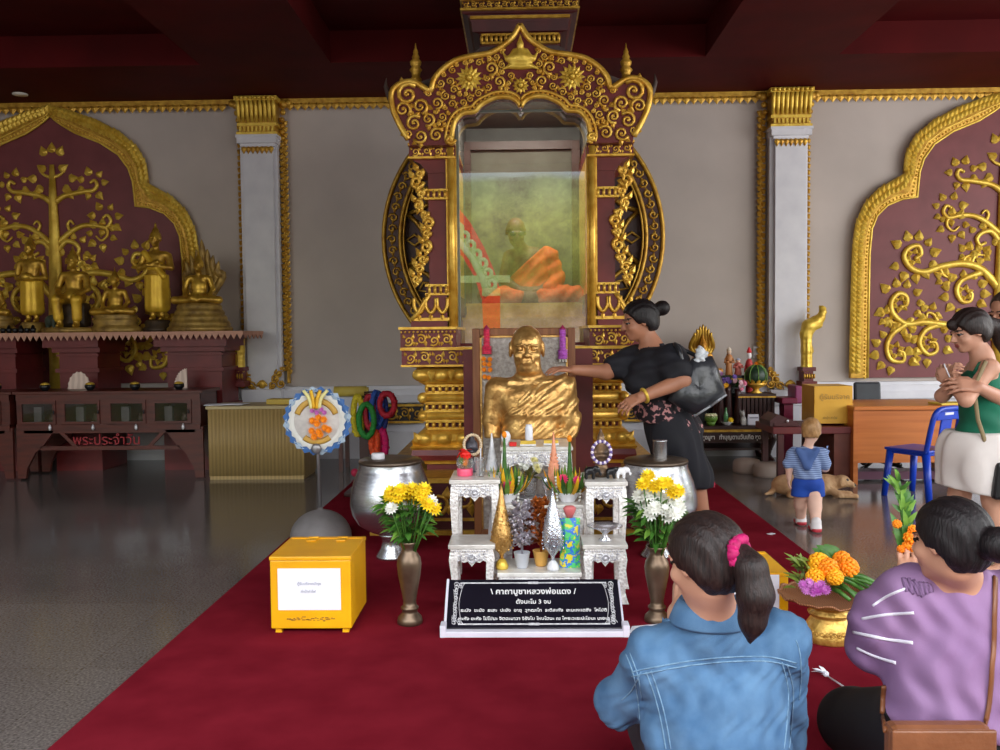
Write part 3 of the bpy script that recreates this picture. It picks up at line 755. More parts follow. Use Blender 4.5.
    d.ell((x,Y-.02,z-.03),(.10,.035,.028)).ell((x,Y-.02,z+.01),(.045,.035,.05)).ell((x,Y-.03,z+.075),(.024,.025,.03)).cone((x,Y-.02,z+.09),(x,Y-.02,z+.16),.02,.004)
    for sg in(-1,1): d.cone((x+sg*.045,Y-.02,z+.04),(x+sg*.075,Y-.03,z-.01),.016,.013).cone((x+sg*.075,Y-.03,z-.01),(x+sg*.02,Y-.045,z-.005),.013).cone((x+sg*.1,Y-.02,z-.02),(x+sg*.13,Y-.02,z+.04),.014,.006).cone((x+sg*.05,Y-.02,z-.06),(x+sg*.13,Y-.02,z-.09),.02,.008)
    d.ell((x,Y-.015,z-.075),(.08,.03,.02)); lo,hi=d.bounds(.02); sdfobj('seated_deity_relief',d,lo,hi,.008,GOLDY,SH)
facade()
def tower():
    Y=7.25; b=MB()
    rloft(b,[(40,52,Y),(40,44,Y),(41,33,Y),(47,31,Y-.02),(48,22,Y-.03),(52,14,Y-.05),(57,12.5,Y-.06),(57,-8,Y-.06)],8.3,1)
    z=ZT-.012
    b.bx(SX(-58,Y),SX(58,Y),Y-.07,8.3,SZ(1,Y),z,1)
    b.bx(SX(-58.5,Y),SX(58.5,Y),Y-.09,8.3,SZ(13,Y),SZ(11,Y),0); b.bx(SX(-58.5,Y),SX(58.5,Y),Y-.09,8.3,SZ(3.5,Y),SZ(1.5,Y),0); b.bx(SX(-60,Y),SX(60,Y),Y-.11,8.3,SZ(-4,Y),SZ(-8,Y),0)
    frieze(b,SX(-57,Y),SX(57,Y),Y-.07,SZ(11,Y),SZ(3.5,Y),0,.085,.006)
    b.bx(SX(-49,Y),SX(49,Y),Y-.06,8.3,SZ(20.5,Y),SZ(17.5,Y),0); balus(b,38,Y-.01,43.5,34.5,4.5,0)
    b.build('upper_tower',[GOLDD,MAROOND],SH)
    r=MB(); Y=6.78; pts=[(-118,87),(-106,83),(-90,77),(-72,70),(-58,61),(-44,50),(-38,46),(38,46),(44,50),(58,61),(72,70),(90,77),(106,83),(118,87)]
    r.prism([(SX(d,Y),SZ(y,Y)) for d,y in pts],Y,8.3,0)
    for sg in(-1,1):
        r.tube([(SX(sg*d,6.7),6.7,SZ(y,6.7)) for d,y in((127,100),(131,92),(134,84),(133,76))],[.03,.024,.015,.003],6,0)
    r.build('roof',mat('roof_grey',(92,76,70),.6,rgb2=(70,54,50)),SH)
    for sg in(-1,1):
        f=MB(); Y=6.95; c=P(SC+sg*103+ (1 if sg>0 else -3),82,Y); h=lambda y: SZ(y,Y)-SZ(82,Y)
        f.lathe([(.045,h(84)),(.045,h(79)),(.03,h(77)),(.035,h(73)),(.05,h(70)),(.03,h(67)),(.04,h(65)),(.045,h(62)),(.025,h(59)),(.03,h(57)),(.018,h(54)),(.02,h(52)),(.008,h(48)),(.002,h(43))],c,12)
        f.build('finial',GOLDD,SH)
tower()
def glass(name,fac,tint=(1,1,1,1),rough=0):
    m=bpy.data.materials.new(name); m.use_nodes=True; N=m.node_tree.nodes; L=m.node_tree.links; N.clear()
    t=N.new('ShaderNodeBsdfTransparent'); t.inputs[0].default_value=tint; g=N.new('ShaderNodeBsdfGlossy'); g.inputs['Roughness'].default_value=rough; g.inputs[0].default_value=(1,1,1,1)
    fr=N.new('ShaderNodeFresnel'); fr.inputs[0].default_value=1.5; ad=N.new('ShaderNodeMath'); ad.inputs[1].default_value=fac; L.new(fr.outputs[0],ad.inputs[0]); ad.use_clamp=True
    mx=N.new('ShaderNodeMixShader'); L.new(ad.outputs[0],mx.inputs[0]); L.new(t.outputs[0],mx.inputs[1]); L.new(g.outputs[0],mx.inputs[2]); o=N.new('ShaderNodeOutputMaterial'); L.new(mx.outputs[0],o.inputs[0]); return m
CASEGLASS=glass('case_glass',.2)
def case():
    Y=6.80; d0,d1=-65,70; x0,x1=SX(d0,Y),SX(d1,Y); z0,z1=SZ(344,Y),SZ(88,Y); yb=8.1
    INN_=mat('case_lining',(112,112,106),.6,rgb2=(98,98,94)); b=MB()
    b.bx(x0-.02,x0,Y,yb,z0,z1); b.bx(x1,x1+.02,Y,yb,z0,z1); b.bx(x0,x1,yb,yb+.02,z0,z1); b.bx(x0,x1,Y,yb,z1,z1+.02); b.bx(x0,x1,Y,yb,z0-.02,z0)
    b.build('case_lining',INN_,SH)
    f=MB(); t=.022
    f.bx(x0,x0+t,Y-.02,Y+.02,z0,z1); f.bx(x1-t,x1,Y-.02,Y+.02,z0,z1); f.bx(x0,x1,Y-.02,Y+.02,z1-t,z1); f.bx(x0-.06,x1+.06,Y-.05,Y+.02,z0-.05,z0+.01,1); f.bx(x0,x1,Y-.015,Y+.02,SZ(112,Y),SZ(110,Y))
    f.build('case_frame',[mat('case_steel',(128,136,132),.35,.5),MAROON],SH)
    g=MB(); g.bx(x0+t,x1-t,Y-.004,Y+.002,z0+.01,z1-t); g.build('glass_pane',CASEGLASS,SH)
    Yi=7.85; f=MB(); a0,a1,zt=P(463,200,Yi).x,P(580,200,Yi).x,P(520,141,Yi).z; zb=z0+.3; t=.07
    for q in((a0,a0+t,zb,zt),(a1-t,a1,zb,zt),(a0+t+.001,a1-t-.001,zt-t,zt)): f.bx(q[0],q[1],Yi,Yi+.08,q[2],q[3])
    f.bx(a0+t,a1-t,Yi+.06,Yi+.07,zb,zt-t,1)
    for q in((545,.012),(500,.012)): pass
    b2=P(572,200,Yi).x
    f.build('inner_frame',[mat('inner_wood',(84,52,38),.4),mat('inner_backing',(120,118,100),.6,rgb2=(92,88,72),vs=3)],SH)
    p=MB()
    for yy0,yy1,dd0,dd1,Yf in((346,329,-63,68,6.86),(329,317,-60,64,6.95),(317,303,-56,60,7.03)):
        p.bx(SX(dd0,Yf),SX(dd1,Yf),Yf,8.0,SZ(yy0+2,Yf),SZ(yy1,Yf)); p.bx(SX(dd0-1,Yf),SX(dd1+1,Yf),Yf-.012,8.0,SZ(yy1+2.5,Yf),SZ(yy1,Yf)); p.bx(SX(dd0-1,Yf),SX(dd1+1,Yf),Yf-.012,8.0,SZ(yy0,Yf),SZ(yy0-2.5,Yf))
    p.build('case_platform',mat('platform_yellow',(206,176,60),.4,.2,rgb2=(180,146,40)),SH)
case()
bpy_l=bpy.data.lights.new('case_fill','AREA'); bpy_l.shape='RECTANGLE'; bpy_l.size=.8; bpy_l.size_y=.10; bpy_l.energy=20; bpy_l.color=(1,.95,.85)  # added fill light behind the arch, brightens the case interior; no real fitting
o=bpy.data.objects.new('case_fill',bpy_l); COL.objects.link(o); o.location=(SX(2,6.9),6.98,SZ(93,6.8)-.0); o.rotation_euler=(.5,0,0)
# gable of the gate across the yard, which the glass case mirrors
def gable():
    Yg=-16; D=6.8+6.8+16
    def M_(px,py): v=P(px,py,D); return (v.x,v.z)
    r=thing('temple_gate','orange and green temple gable mirrored in the glass of the shrine','building',(M_(480,330)[0],Yg,0))
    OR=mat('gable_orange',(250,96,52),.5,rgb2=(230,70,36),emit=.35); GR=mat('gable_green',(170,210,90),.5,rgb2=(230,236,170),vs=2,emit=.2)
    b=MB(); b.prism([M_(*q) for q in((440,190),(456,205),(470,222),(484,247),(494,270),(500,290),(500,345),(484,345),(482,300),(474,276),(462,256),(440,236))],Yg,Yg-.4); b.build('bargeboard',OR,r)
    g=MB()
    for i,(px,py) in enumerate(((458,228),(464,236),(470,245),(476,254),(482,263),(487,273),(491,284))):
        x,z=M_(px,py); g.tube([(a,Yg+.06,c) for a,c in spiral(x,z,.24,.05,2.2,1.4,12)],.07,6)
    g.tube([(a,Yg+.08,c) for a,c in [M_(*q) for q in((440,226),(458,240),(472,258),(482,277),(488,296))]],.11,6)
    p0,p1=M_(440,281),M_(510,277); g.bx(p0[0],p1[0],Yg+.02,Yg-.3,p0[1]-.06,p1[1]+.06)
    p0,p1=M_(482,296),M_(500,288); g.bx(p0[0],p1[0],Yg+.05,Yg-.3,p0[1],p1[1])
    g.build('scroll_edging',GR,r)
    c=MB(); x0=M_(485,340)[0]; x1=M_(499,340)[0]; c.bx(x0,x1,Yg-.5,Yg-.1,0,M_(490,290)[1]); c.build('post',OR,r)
gable()
# ================================================================== figures shared helpers
def M4(loc,rz=0,s=1): return Matrix.Translation(Vector(loc))@Matrix.Rotation(rz,4,'Z')@Matrix.Scale(s,4)
def head_ops(d,c,R3=None,s=1.0,face=True,ears=1.0,nose=1.0):
    "face looks along local +y; s=1 is a head 0.22 m tall"
    R3=R3 if R3 is not None else Matrix.Identity(3); c=Vector(c)
    def at(x,y,z): return c+R3@(Vector((x,y,z))*s)
    def e(p,r,k=.02,sub=False): d.ell(at(*p),[q*s for q in r],R3,k*s,sub)
    e((0,-.014,.026),(.074,.093,.085)); e((0,.022,-.045),(.056,.066,.058),.03); e((0,.06,-.088),(.024,.022,.018),.025)
    if face:
        for sx in(-1,1):
            e((sx*.038,.058,-.03),(.024,.024,.022),.02); e((sx*.031,.094,.002),(.017,.012,.010),.012,True)
            e((sx*.031,.077,.001),(.0135,.0125,.0085),.003); d.cone(at(sx*.014,.09,.018),at(sx*.046,.078,.019),.006*s,.005*s,.012*s)
        d.cone(at(0,.088,.008),at(0,.106*nose,-.028),.008*s,.012*s,.012*s)
        for sx in(-1,1): e((sx*.012,.096,-.03),(.009,.009,.007),.008)
        d.cone(at(-.018,.084,-.054),at(.018,.084,-.054),.0065*s,.0065*s,.008*s); d.cone(at(-.016,.083,-.065),at(.016,.083,-.065),.0075*s,.0075*s,.006*s)
        for sx in(-1,1): d.cone(at(sx*.018,.084,-.06),at(0,.093,-.0595),.002*s,.004*s,.004*s)
    for sx in(-1,1):
        e((sx*.077,-.008,-.002),(.010,.019*ears,.032*ears),.008); e((sx*.084,-.004,.002),(.006,.010,.018),.004,True)
    return at
def hand_ops(d,w,dirv,nrm,s=1.0,side=1,curl=(.35,.5,.4),spread=.12,thumb=.6,k=.006):
    "wrist w, pointing dirv, nrm = out of the back of the hand, side = which side the thumb leaves"
    f=Vector(dirv).normalized(); n=Vector(nrm); n=(n-f*n.dot(f)).normalized(); t=f.cross(n).normalized()*side; w=Vector(w)
    def p(a,b,c): return w+(f*a+t*b+n*c)*s
    R3=Matrix((t,f,n)).transposed()
    d.rbox(p(.045,0,0),[.036*s,.048*s,.012*s],.011*s,R3,.012*s)
    ln=((.030,.046,.026,.022),(.011,.052,.030,.023),(-.009,.047,.028,.022),(-.028,.037,.022,.019))
    for i,(b,l1,l2,l3) in enumerate(ln):
        q=p(.085-.004*abs(i-1),b,0); a=0; sp=(1.2-i)*spread; pts=[p(.05,b*.8,0),q]
        dirn=(f+t*sp).normalized()
        for l,c in zip((l1,l2,l3),curl):
            a+=c; q=q+(dirn*math.cos(a)-n*math.sin(a))*l*s; pts.append(q)
        d.chain(pts,[.010*s,.0095*s,.0088*s,.008*s,.007*s],k*s)
    q0=p(.02,.028,-.004); q1=p(.045,.046,-.006-.01*thumb); q2=p(.075,.052,-.012-.02*thumb); q3=p(.10,.047,-.016-.03*thumb)
    d.chain([q0,q1,q2,q3],[.014*s,.012*s,.0105*s,.0085*s],.01*s)
    return p
# ================================================================== white carved offering tables
CARV=mat('carved_white',(252,250,248),.32,.15,rgb2=(228,224,220),vor=70,bump=.7,dist=.006)
CARVF=mat('carved_white_top',(238,236,230),.3,.05,rgb2=(214,210,204),vs=22)
SILV=mat('silver_filigree',(244,244,248),.28,.5,rgb2=(196,196,204),vs=30,bump=.3,bs=90)
def carved_table(px0,px1,pyf,Yf,depth,label,apron=.07,z0=.008,xmid=None):
    x0=P(px0,pyf,Yf).x; x1=P(px1,pyf,Yf).x; zt=P((px0+px1)/2,pyf,Yf).z; yb=Yf+depth
    r=thing('carved_table',label,'table',((x0+x1)/2,(Yf+yb)/2,z0),'white carved offering tables')
    b=MB(); b.box(((x0+x1)/2,(Yf+yb)/2,zt-.011),(x1-x0,depth,.022),0,None,.004); b.box(((x0+x1)/2,(Yf+yb)/2,zt-.03),(x1-x0-.02,depth-.02,.018),1,None,.004)
    b.build('table_top',[CARVF,CARV],r)
    w=x1-x0; a=MB(); za=zt-.038
    def ap(n,flip):
        pts=[(-.5,0)]
        for u,v in((-.5,-1),(-.44,-1.0),(-.38,-.75),(-.28,-.62),(-.2,-.78),(-.1,-.7),(0,-1.05),(.1,-.7),(.2,-.78),(.28,-.62),(.38,-.75),(.44,-1),(.5,-1),(.5,0)): pts.append((u,v))
        return pts
    L=w-.03
    pts=[((x0+x1)/2+u*L,za+v*apron) for u,v in ap(0,0)]
    a.prism(pts,Yf+.012,Yf+.026,0); a.prism(pts,yb-.026,yb-.012,0)
    D=depth-.03
    for xx in(x0+.012,x1-.026):
        q=[((Yf+yb)/2+u*D,za+v*apron) for u,v in ap(0,0)]
        m_=MB(); m_.prism(q,0,.014,0); a.add([(xx+y,x,z) for x,y,z in m_.v],m_.f,0)
    n=max(2,int(L/(apron*1.15)))
    frieze(a,x0+.025,x1-.025,Yf+.012,za-apron*.72,za-.004,1)
    cxm=(x0+x1)/2; a.tube([(p,Yf+.006,q) for p,q in spiral(cxm,za-apron*.45,.02,.02,0,1,14)],.005,5,1); a.ball((cxm,Yf+.008,za-apron*.45),.012,1,8,5)
    for i in range(int(L/.012)): a.ball((x0+.015+i*.012,Yf+.008,zt-.034),.0045,1,5,4)
    a.build('apron',[CARV,SILV],r)
    for sx in(0,1):
        for sy in(0,1):
            lx=x0+.028 if sx==0 else x1-.028; ly=Yf+.03 if sy==0 else yb-.03; o=-1 if sx==0 else 1; q=-1 if sy==0 else 1
            l=MB(); H=za-z0-.002
            prof=[(0,0,.020),(.15,.004,.021),(.5,-.002,.017),(.8,.0,.016),(.93,.006,.019),(1,.010,.022)]
            rings=[]
            for t,f_,hw in prof: rings.append((lx+o*f_,ly+q*f_,za-H*t,hw))
            vs=[];fs=[]
            for x,y,z,h in rings: vs+=[(x-h,y-h,z),(x+h,y-h,z),(x+h,y+h,z),(x-h,y+h,z)]
            for i in range(len(rings)-1):
                for j in range(4): fs.append((4*i+j,4*i+4+j,4*i+4+(j+1)%4,4*i+(j+1)%4))
            fs+=[(0,1,2,3),(len(vs)-1,len(vs)-2,len(vs)-3,len(vs)-4)]
            l.add(vs,fs,0)
            l.build('leg',CARV,r)
    r['zt']=zt; del r['zt']
    return zt,r
T={}
T['lt'],_=carved_table(449,500,480,4.69,.34,'tall white carved offering table at left, holding the wrapped jar and plastic cup',.075)
T['ll'],_=carved_table(448,495,545,4.42,.24,'low empty white carved table in front of the left tall one',.07)
T['rt'],_=carved_table(585,628,482,4.69,.34,'tall white carved offering table at right, holding the dark beaded figurine',.075)
T['rl'],_=carved_table(583,628,545,4.42,.24,'low white carved table in front of the right tall one, under the footed silver dish',.07)
T['cf'],_=carved_table(497,582,573,4.42,.30,'low wide white carved table just behind the black sign',.05)
T['cm'],_=carved_table(503,584,505,4.80,.30,'middle white carved table carrying two leaf and flower bowls',.07)
T['ch'],_=carved_table(500,573,447,5.15,.76,'highest white carved table carrying the golden monk bust',.10)
def on(px,Y,z): v=P(px,335+(1.35-z)*F/Y,Y); return Vector((v.x,Y,z))
# ================================================================== framed panel behind the bust
def frame_panel():
    Y=5.955; x0,x1=P(473,400,Y).x,P(575.5,400,Y).x; zt=P(524,328,Y).z; z0=.008
    r=thing('framed_panel','tall wooden framed silver-grey panel standing behind the golden bust','panel',((x0+x1)/2,Y,z0))
    WD=mat('frame_wood',(150,96,58),.35,rgb2=(122,74,44),vs=6,stretch=(6,6,.6)); b=MB(); t=.05
    for q in((x0,x0+t,z0,zt),(x1-t,x1,z0,zt),(x0+t+.001,x1-t-.001,zt-t,zt),(x0+t+.001,x1-t-.001,z0,z0+t)): b.bx(q[0],q[1],Y-.018,Y+.02,q[2],q[3],0,.006)
    for q in((x0+t,x0+t+.012,z0+t,zt-t),(x1-t-.012,x1-t,z0+t,zt-t),(x0+t,x1-t,zt-t-.012,zt-t)): b.bx(q[0],q[1],Y-.012,Y+.01,q[2],q[3],1)
    b.build('frame',[WD,GOLDL],r)
    p=MB(); p.bx(x0+t,x1-t,Y,Y+.015,z0+t,zt-t); p.build('foil_panel',mat('silver_foil',(188,182,176),.42,.35,rgb2=(140,132,126),vs=42,bump=.5,bs=60),r)
frame_panel()
# ================================================================== golden bust
def bust():
    Y=5.62; zt=T['ch']; base=on(531,Y,zt+.001)
    r=thing('monk_bust','gold leaf bust of a shaven robed monk on the highest white table','statue',base)
    M=M4(base,PI)
    d=SDF()
    # local: faces +y. x to the statue's right = viewer left after turning, heights from the table
    hz=.555; hc=Vector((.022,.03,hz))
    d.ell((0,0,.05),(.175,.125,.12),None,.03).ell((0,0,.2),(.195,.125,.15),None,.05).ell((0,-.01,.27),(.21,.115,.085),None,.05)
    d.cone((-.2,-.01,.315),(.2,-.01,.315),.06,.06,.06); d.cone((0,-.01,.33),(.015,.01,.47),.088,.076,.05)
    for sx in(-1,1):
        d.cone((sx*.215,-.01,.305),(sx*.245,-.02,.12),.072,.06,.03); d.cone((sx*.245,-.02,.12),(sx*.235,0,-.03),.058,.05,.02)
        d.cone((sx*.05,.055,.425),(sx*.02,.02,.37),.012,.016,.02); d.cone((sx*.03,.065,.345),(sx*.13,.05,.355),.014,.012,.02)
    at=head_ops(d,hc,None,1.32,True,1.2,1.0)
    def e(p,rr,k=.01,sub=False): d.ell(at(*p),[q*1.22 for q in rr],None,k,sub)
    for sx in(-1,1):
        d.cone(at(sx*.018,.098,-.03),at(sx*.032,.082,-.062),.005,.004,.008); e((sx*.05,.05,-.06),(.016,.02,.02),.02,True)
        d.cone(at(sx*.02,.095,.024),at(sx*.05,.078,.014),.007,.006,.008)
    for zz in(.045,.06): d.cone(at(-.03,.082,zz),at(.03,.082,zz),.0035,.0035,.008)
    e((0,.03,-.1),(.05,.04,.02),.03)
    body=d
    def fn(Q): return np.maximum(body(Q)+.004*np.sin(Q[:,0]*37+np.sin(Q[:,2]*23)*2)*np.sin(Q[:,2]*31+1)*np.clip((.45-Q[:,2])*5,0,1),-Q[:,2])
    lo,hi=d.bounds(.03); lo[2]=-.02
    sdfobj('body',fn,lo,hi,.006,GOLDL,r,M)
    rb=SDF()
    rb.ell((0,0,.05),(.187,.137,.13),None,.03).ell((0,0,.2),(.207,.137,.16),None,.05).ell((0,-.01,.27),(.222,.128,.095),None,.05).cone((-.2,-.01,.315),(.05,-.01,.315),.07,.07,.05)
    rb.cone((-.21,-.01,.315),(-.235,-.02,.12),.08,.07,.03).cone((-.235,-.02,.12),(-.225,.0,-.02),.07,.066,.03)
    def fr(Q):
        x,y,z=Q.T; dd=rb(Q)
        u=z*.8+x*.62                      # folds run from the statue's left shoulder down to its right side
        f=.0028*np.sin(u*175+np.sin(x*21)*1.5+np.sin(z*33))+.0022*np.sin(u*95+z*26)
        arm=np.clip((-x-.18)*18,0,1); f=f*(1-arm)+arm*.008*np.sin(x*70+z*42+np.sin(z*30))
        band=np.exp(-((z-.15-.04*x)/.02)**2)*.012*(1-arm)
        dd=dd-f-band
        cut=(z-.385)+(x+.06)*1.05          # robe edge falls across the chest
        cut2=np.where(x>.08,(z-.20),-1)
        return np.maximum(np.maximum(np.maximum(dd,cut/1.45),cut2),-z)
    lo,hi=rb.bounds(.05); lo[2]=-.02
    sdfobj('robe',fr,lo,hi,.006,GOLDL,r,M)
    return r
bust()
# ================================================================== black sign
def sign():
    yb,yt=3.985,4.20; xl,xr=P(443.5,633,yb).x,P(625,631,yb).x; zb,zt=.03,P(534,580,yt).z
    r=thing('prayer_sign','low black prayer sign with white Thai lettering in a white stand, on the carpet','sign',((xl+xr)/2,yb,.008))
    th=math.atan2(zt-zb,yt-yb); L=math.hypot(zt-zb,yt-yb); RR=Matrix.Rotation(th,3,'X'); o=Vector(((xl+xr)/2,yb,zb)); w=xr-xl
    def pl(mb): return mb.xf(Matrix.Translation(o)@RR.to_4x4())
    BK=mat('sign_black',(26,24,36),.3,rgb2=(20,18,28),vs=4); WH=mat('sign_white',(228,226,240),.5); TX=mat('sign_lettering',(232,232,232),.5,var=.04); EN=mat('sign_ornament',(224,224,226),.5,rgb2=(170,170,176),vs=60)
    pl(MB().box((0,L/2,.0),(w-.02,L,.012),0,None,.003)).build('board',BK,r)
    f=MB(); f.box((0,L/2,-.010),(w,L+.004,.008),0); f.box((-w/2+.006,L/2,0),(.012,L+.006,.018),0,None,.002); f=pl(f)
    f.bx(xl-.008,xr+.012,yb-.05,yb-.008,.008,.035,0,.004); f.bx(xl-.012,xl+.014,yb-.052,yb+.02,.008,.062,0,.004); f.bx(xr-.014,xr+.016,yb-.052,yb+.02,.008,.062,0,.004)
    f.bx(xl+.02,xr-.02,yt-.03,yt,.008,.03,0,.003); f.bx(xl+.03,xl+.05,yt-.01,yt+.005,.008,zt-.015,0); f.bx(xr-.05,xr-.03,yt-.01,yt+.005,.008,zt-.015,0)
    f.build('stand',WH,r)
    g=MB(); zz=.0075
    for yy in(.022,L-.022): g.box((0,yy,zz),(w-.13,.007,.001),0); g.box((0,yy,zz),(.05,.012,.0014),0)
    for sx in(-1,1):
        pts=[(sx*(w/2-.085),.026,zz),(sx*(w/2-.075),.05,zz),(sx*(w/2-.064),L/2,zz),(sx*(w/2-.075),L-.05,zz),(sx*(w/2-.085),L-.026,zz)]
        g.tube(smooth(pts,4),.004,5,0,.4)
        for i in range(15):
            y=.03+(L-.06)*i/14; bow=abs(i-7)/7; x=sx*(w/2-.047-.0*bow); rr=.010+.006*bow**2
            g.tube([(a,b,zz) for a,b in spiral(x,y,rr,.003,i*1.3,1.3,9)],.0042,5,0,.4)
            if i in(0,1,13,14): g.tube([(a,b,zz) for a,b in spiral(x-sx*.022,y,.009,.002,i,1.3,8)],.0028,5,0,.4)
    pl(g).build('ornament_border',EN,r)
    def tx(s,u,size,xs=1,bold=.0): return text('lettering',s,size,TX,r,o+RR@Vector((0,u*L,.0068)),RR,xs=xs,bold=bold,ext=.0006)
    tx('\\ คาถาบูชาหลวงพ่อแดง /',.735,.041,.98,.0009); tx('ตั้งนะโม 3 จบ',.525,.031,1.0,.0005)
    tx('ธะนัง  ชะนัง  ยะสะ  ปะยัง  อายุ  วุฑฒะโก  ระติสะทัง  สะมะหะเตชัง  โหโปติ',.355,.0225,1.06,.0004)
    tx('พะหัง ยะหัง โปโปนะ จิตตะมาวา จิรังโม โหนโตนะ ณ โพธะวะระปะโยนะ มะอะอุ',.19,.0225,1.06,.0004)
sign()
# ================================================================== yellow donation boxes
YEL=mat('yellow_paint',(246,184,6),.42,rgb2=(228,160,4),vs=3.5,bump=.06,bs=30); YELD=mat('yellow_worn',(196,140,30),.5,rgb2=(150,104,40),vs=20)
INK=mat('grey_ink',(158,160,176),.7)
def donation_box(x0,x1,y0,y1,zt,label):
    r=thing('donation_box',label,'box',((x0+x1)/2,(y0+y1)/2,.008),'yellow donation boxes'); cx=(x0+x1)/2; cy=(y0+y1)/2
    b=MB(); b.box((cx,cy,(.03+zt-.02)/2),(x1-x0,y1-y0,zt-.05),0,None,.005); b.build('body',YEL,r)
    b=MB(); b.box((cx,cy,zt-.011),(x1-x0+.006,y1-y0+.006,.018),0,None,.004); b.box((cx,y0+(y1-y0)*.9,zt-.004),(x1-x0-.02,.01,.012),0); b.build('lid',YEL,r)
    for u in(.33,.72): m=MB(); m.box((x0+(x1-x0)*u,y0+(y1-y0)*.78,zt+.002),(.045,.05,.006),0,None,.002); m.tube([(x0+(x1-x0)*u-.024,y0+(y1-y0)*.88,zt+.004),(x0+(x1-x0)*u+.024,y0+(y1-y0)*.88,zt+.004)],.006,8); m.build('hinge',YEL,r)
    for x in(x0+.03,x1-.03):
        for y in(y0+.03,y1-.03): m=MB(); m.lathe([(.02,.008),(.018,.032)],(x,y,0),4,0,False,None,1,1,PI/4); m.build('foot',YEL,r)
    p=MB(); pw=.285; p.box((cx-.005,y0-.0025,zt*.57+.005),(pw,.002,.19)); q=p.build('paper_notice',PAPER,r)
    text('lettering','ตู้รับบริจาคบำรุง',.017,INK,q,(cx-.005,y0-.0045,zt*.57+.03)); text('lettering','ค่าน้ำค่าไฟ',.017,INK,q,(cx-.01,y0-.0045,zt*.57-.006))
    s=MB(); 
    for i in range(26): s.box((cx-.1+.2*i/25+RND.uniform(-.004,.004),y0-.001,.075+RND.uniform(-.008,.010)),(RND.uniform(.006,.02),.0015,RND.uniform(.003,.008)))
    s.build('worn_lettering',YELD,r)
x0,x1=P(270.5,600,4.0).x,P(351,600,4.0).x; zt=P(310,556,4.0).z
donation_box(x0,x1,4.0,4.40,zt,'yellow donation box at left of the black sign, with a white notice')
x1=P(788.5,572,4.08).x; donation_box(x1-.36,x1,4.08,4.48,P(788,572,4.08).z,'yellow donation box at right, half hidden behind the woman in the denim jacket')
# ================================================================== steel alms bowls
STEEL=mat('brushed_steel',(206,208,212),.26,.95,rgb2=(176,178,184),vs=3,stretch=(3,3,40),bump=.08,bs=20); STEELD=mat('bowl_lid',(112,98,84),.35,.6,rgb2=(86,72,60))
def alms_bowl(px,Y,label):
    c=P(px,500,Y); c.z=.008; r=thing('alms_bowl',label,'bowl',c,'large steel alms bowls')
    k=Y/F; z=lambda y: P(px,y,Y).z
    b=MB(); pr=[(12,534),(22,530),(33,523),(39,513),(41,503),(40,492),(37,480),(33,470),(31.5,466),(31.5,463),(31,460)]
    b.lathe([(a*k,z(y)) for a,y in pr],(c.x,c.y,0),48); b.build('bowl_body',STEEL,r)
    b=MB(); b.lathe([(31.5*k,z(463)),(32*k,z(461)),(31*k,z(459)),(20*k,z(457)),(2*k,z(456.5))],(c.x,c.y,0),48); b.build('lid',STEELD,r)
    b=MB(); b.lathe([(16*k,.008),(15.5*k,.02),(11*k,z(548)),(9*k,z(541)),(10*k,z(537)),(14*k,z(533))],(c.x,c.y,0),36); b.build('foot_ring',STEEL,r)
    return c,z(456.5)
c,zl=alms_bowl(391,5.4,'large steel alms bowl on a foot, behind the left brass vase')
b=MB(); b.lathe([(.036,0),(.04,.004),(.04,.03),(.036,.036)],Vector((P(378,455,5.32).x,5.32,zl-.004)),20); tag(b.build('white_jar_lid',WHITE),'small white round tub on the left steel alms bowl','tub')
c,zl=alms_bowl(656,5.4,'large steel alms bowl on a foot, behind the right brass vase')
b=MB(); b.lathe([(.042,0),(.043,.003),(.042,.10),(.044,.102),(.044,.108),(.038,.11)],Vector((P(660,455,5.36).x,5.36,zl-.004)),24); tag(b.build('steel_tin',STEEL),'steel cylinder tin standing on the right alms bowl','tin')
# ================================================================== brass vases with chrysanthemums
BRASS=mat('aged_brass',(128,110,92),.38,.75,rgb2=(92,74,58),vs=8)
LEAF=mat('leaf_green',(74,124,44),.5,rgb2=(40,84,24),vs=20); LEAFL=mat('leaf_light',(124,164,66),.5,rgb2=(84,130,40),vs=20)
YFL=mat('flower_yellow',(252,226,40),.6,rgb2=(240,196,16),vs=60); WFL=mat('flower_white',(248,248,244),.6,rgb2=(226,228,214),vs=60); OFL=mat('flower_orange',(255,160,10),.6,rgb2=(246,126,4),vs=60)
def mum(mb,c,nrm,R,m=0,n=3):
    nrm=Vector(nrm).normalized(); R3=rotto(nrm); c=Vector(c)
    for ring in range(n):
        t=ring/n; k=13-3*ring
        for i in range(k):
            a=2*PI*i/k+ring*.35; el=.15+t*1.1; d=R3@Vector((math.cos(a)*math.cos(el),math.sin(a)*math.cos(el),math.sin(el)))
            mb.blade(c+nrm*R*.12*ring,c+nrm*R*.12*ring+d*R*(1-.28*t),R*.38,nrm,m,.06,3,.1)
    mb.ball(c+nrm*R*.15,(R*.35,)*3,m,8,5)
def brass_vase(px,Y,y0,y1,label,name='brass_vase'):
    c=G(px,y0,.008); Y=c.y; k=Y/F; z=lambda y: P(px,y,Y).z
    f=lambda t: .008+(z(y1)-.008)*t
    b=MB(); b.lathe([(12.5*k,f(0)),(13*k,f(.03)),(12*k,f(.08)),(8*k,f(.13)),(7.5*k,f(.16)),(9*k,f(.18)),(9*k,f(.2)),(7*k,f(.22)),(6.5*k,f(.27)),(8*k,f(.38)),(11.5*k,f(.6)),(12.5*k,f(.72)),(11.5*k,f(.80)),(8*k,f(.87)),(7*k,f(.91)),(8.5*k,f(.96)),(11*k,f(1.0)),(10*k,f(1.0)),(7*k,f(.93)),(6*k,f(.88))],(c.x,c.y,0),32)
    o=b.build(name,BRASS); tag(o,label,'vase','brass flower vases'); return c,f(.97)
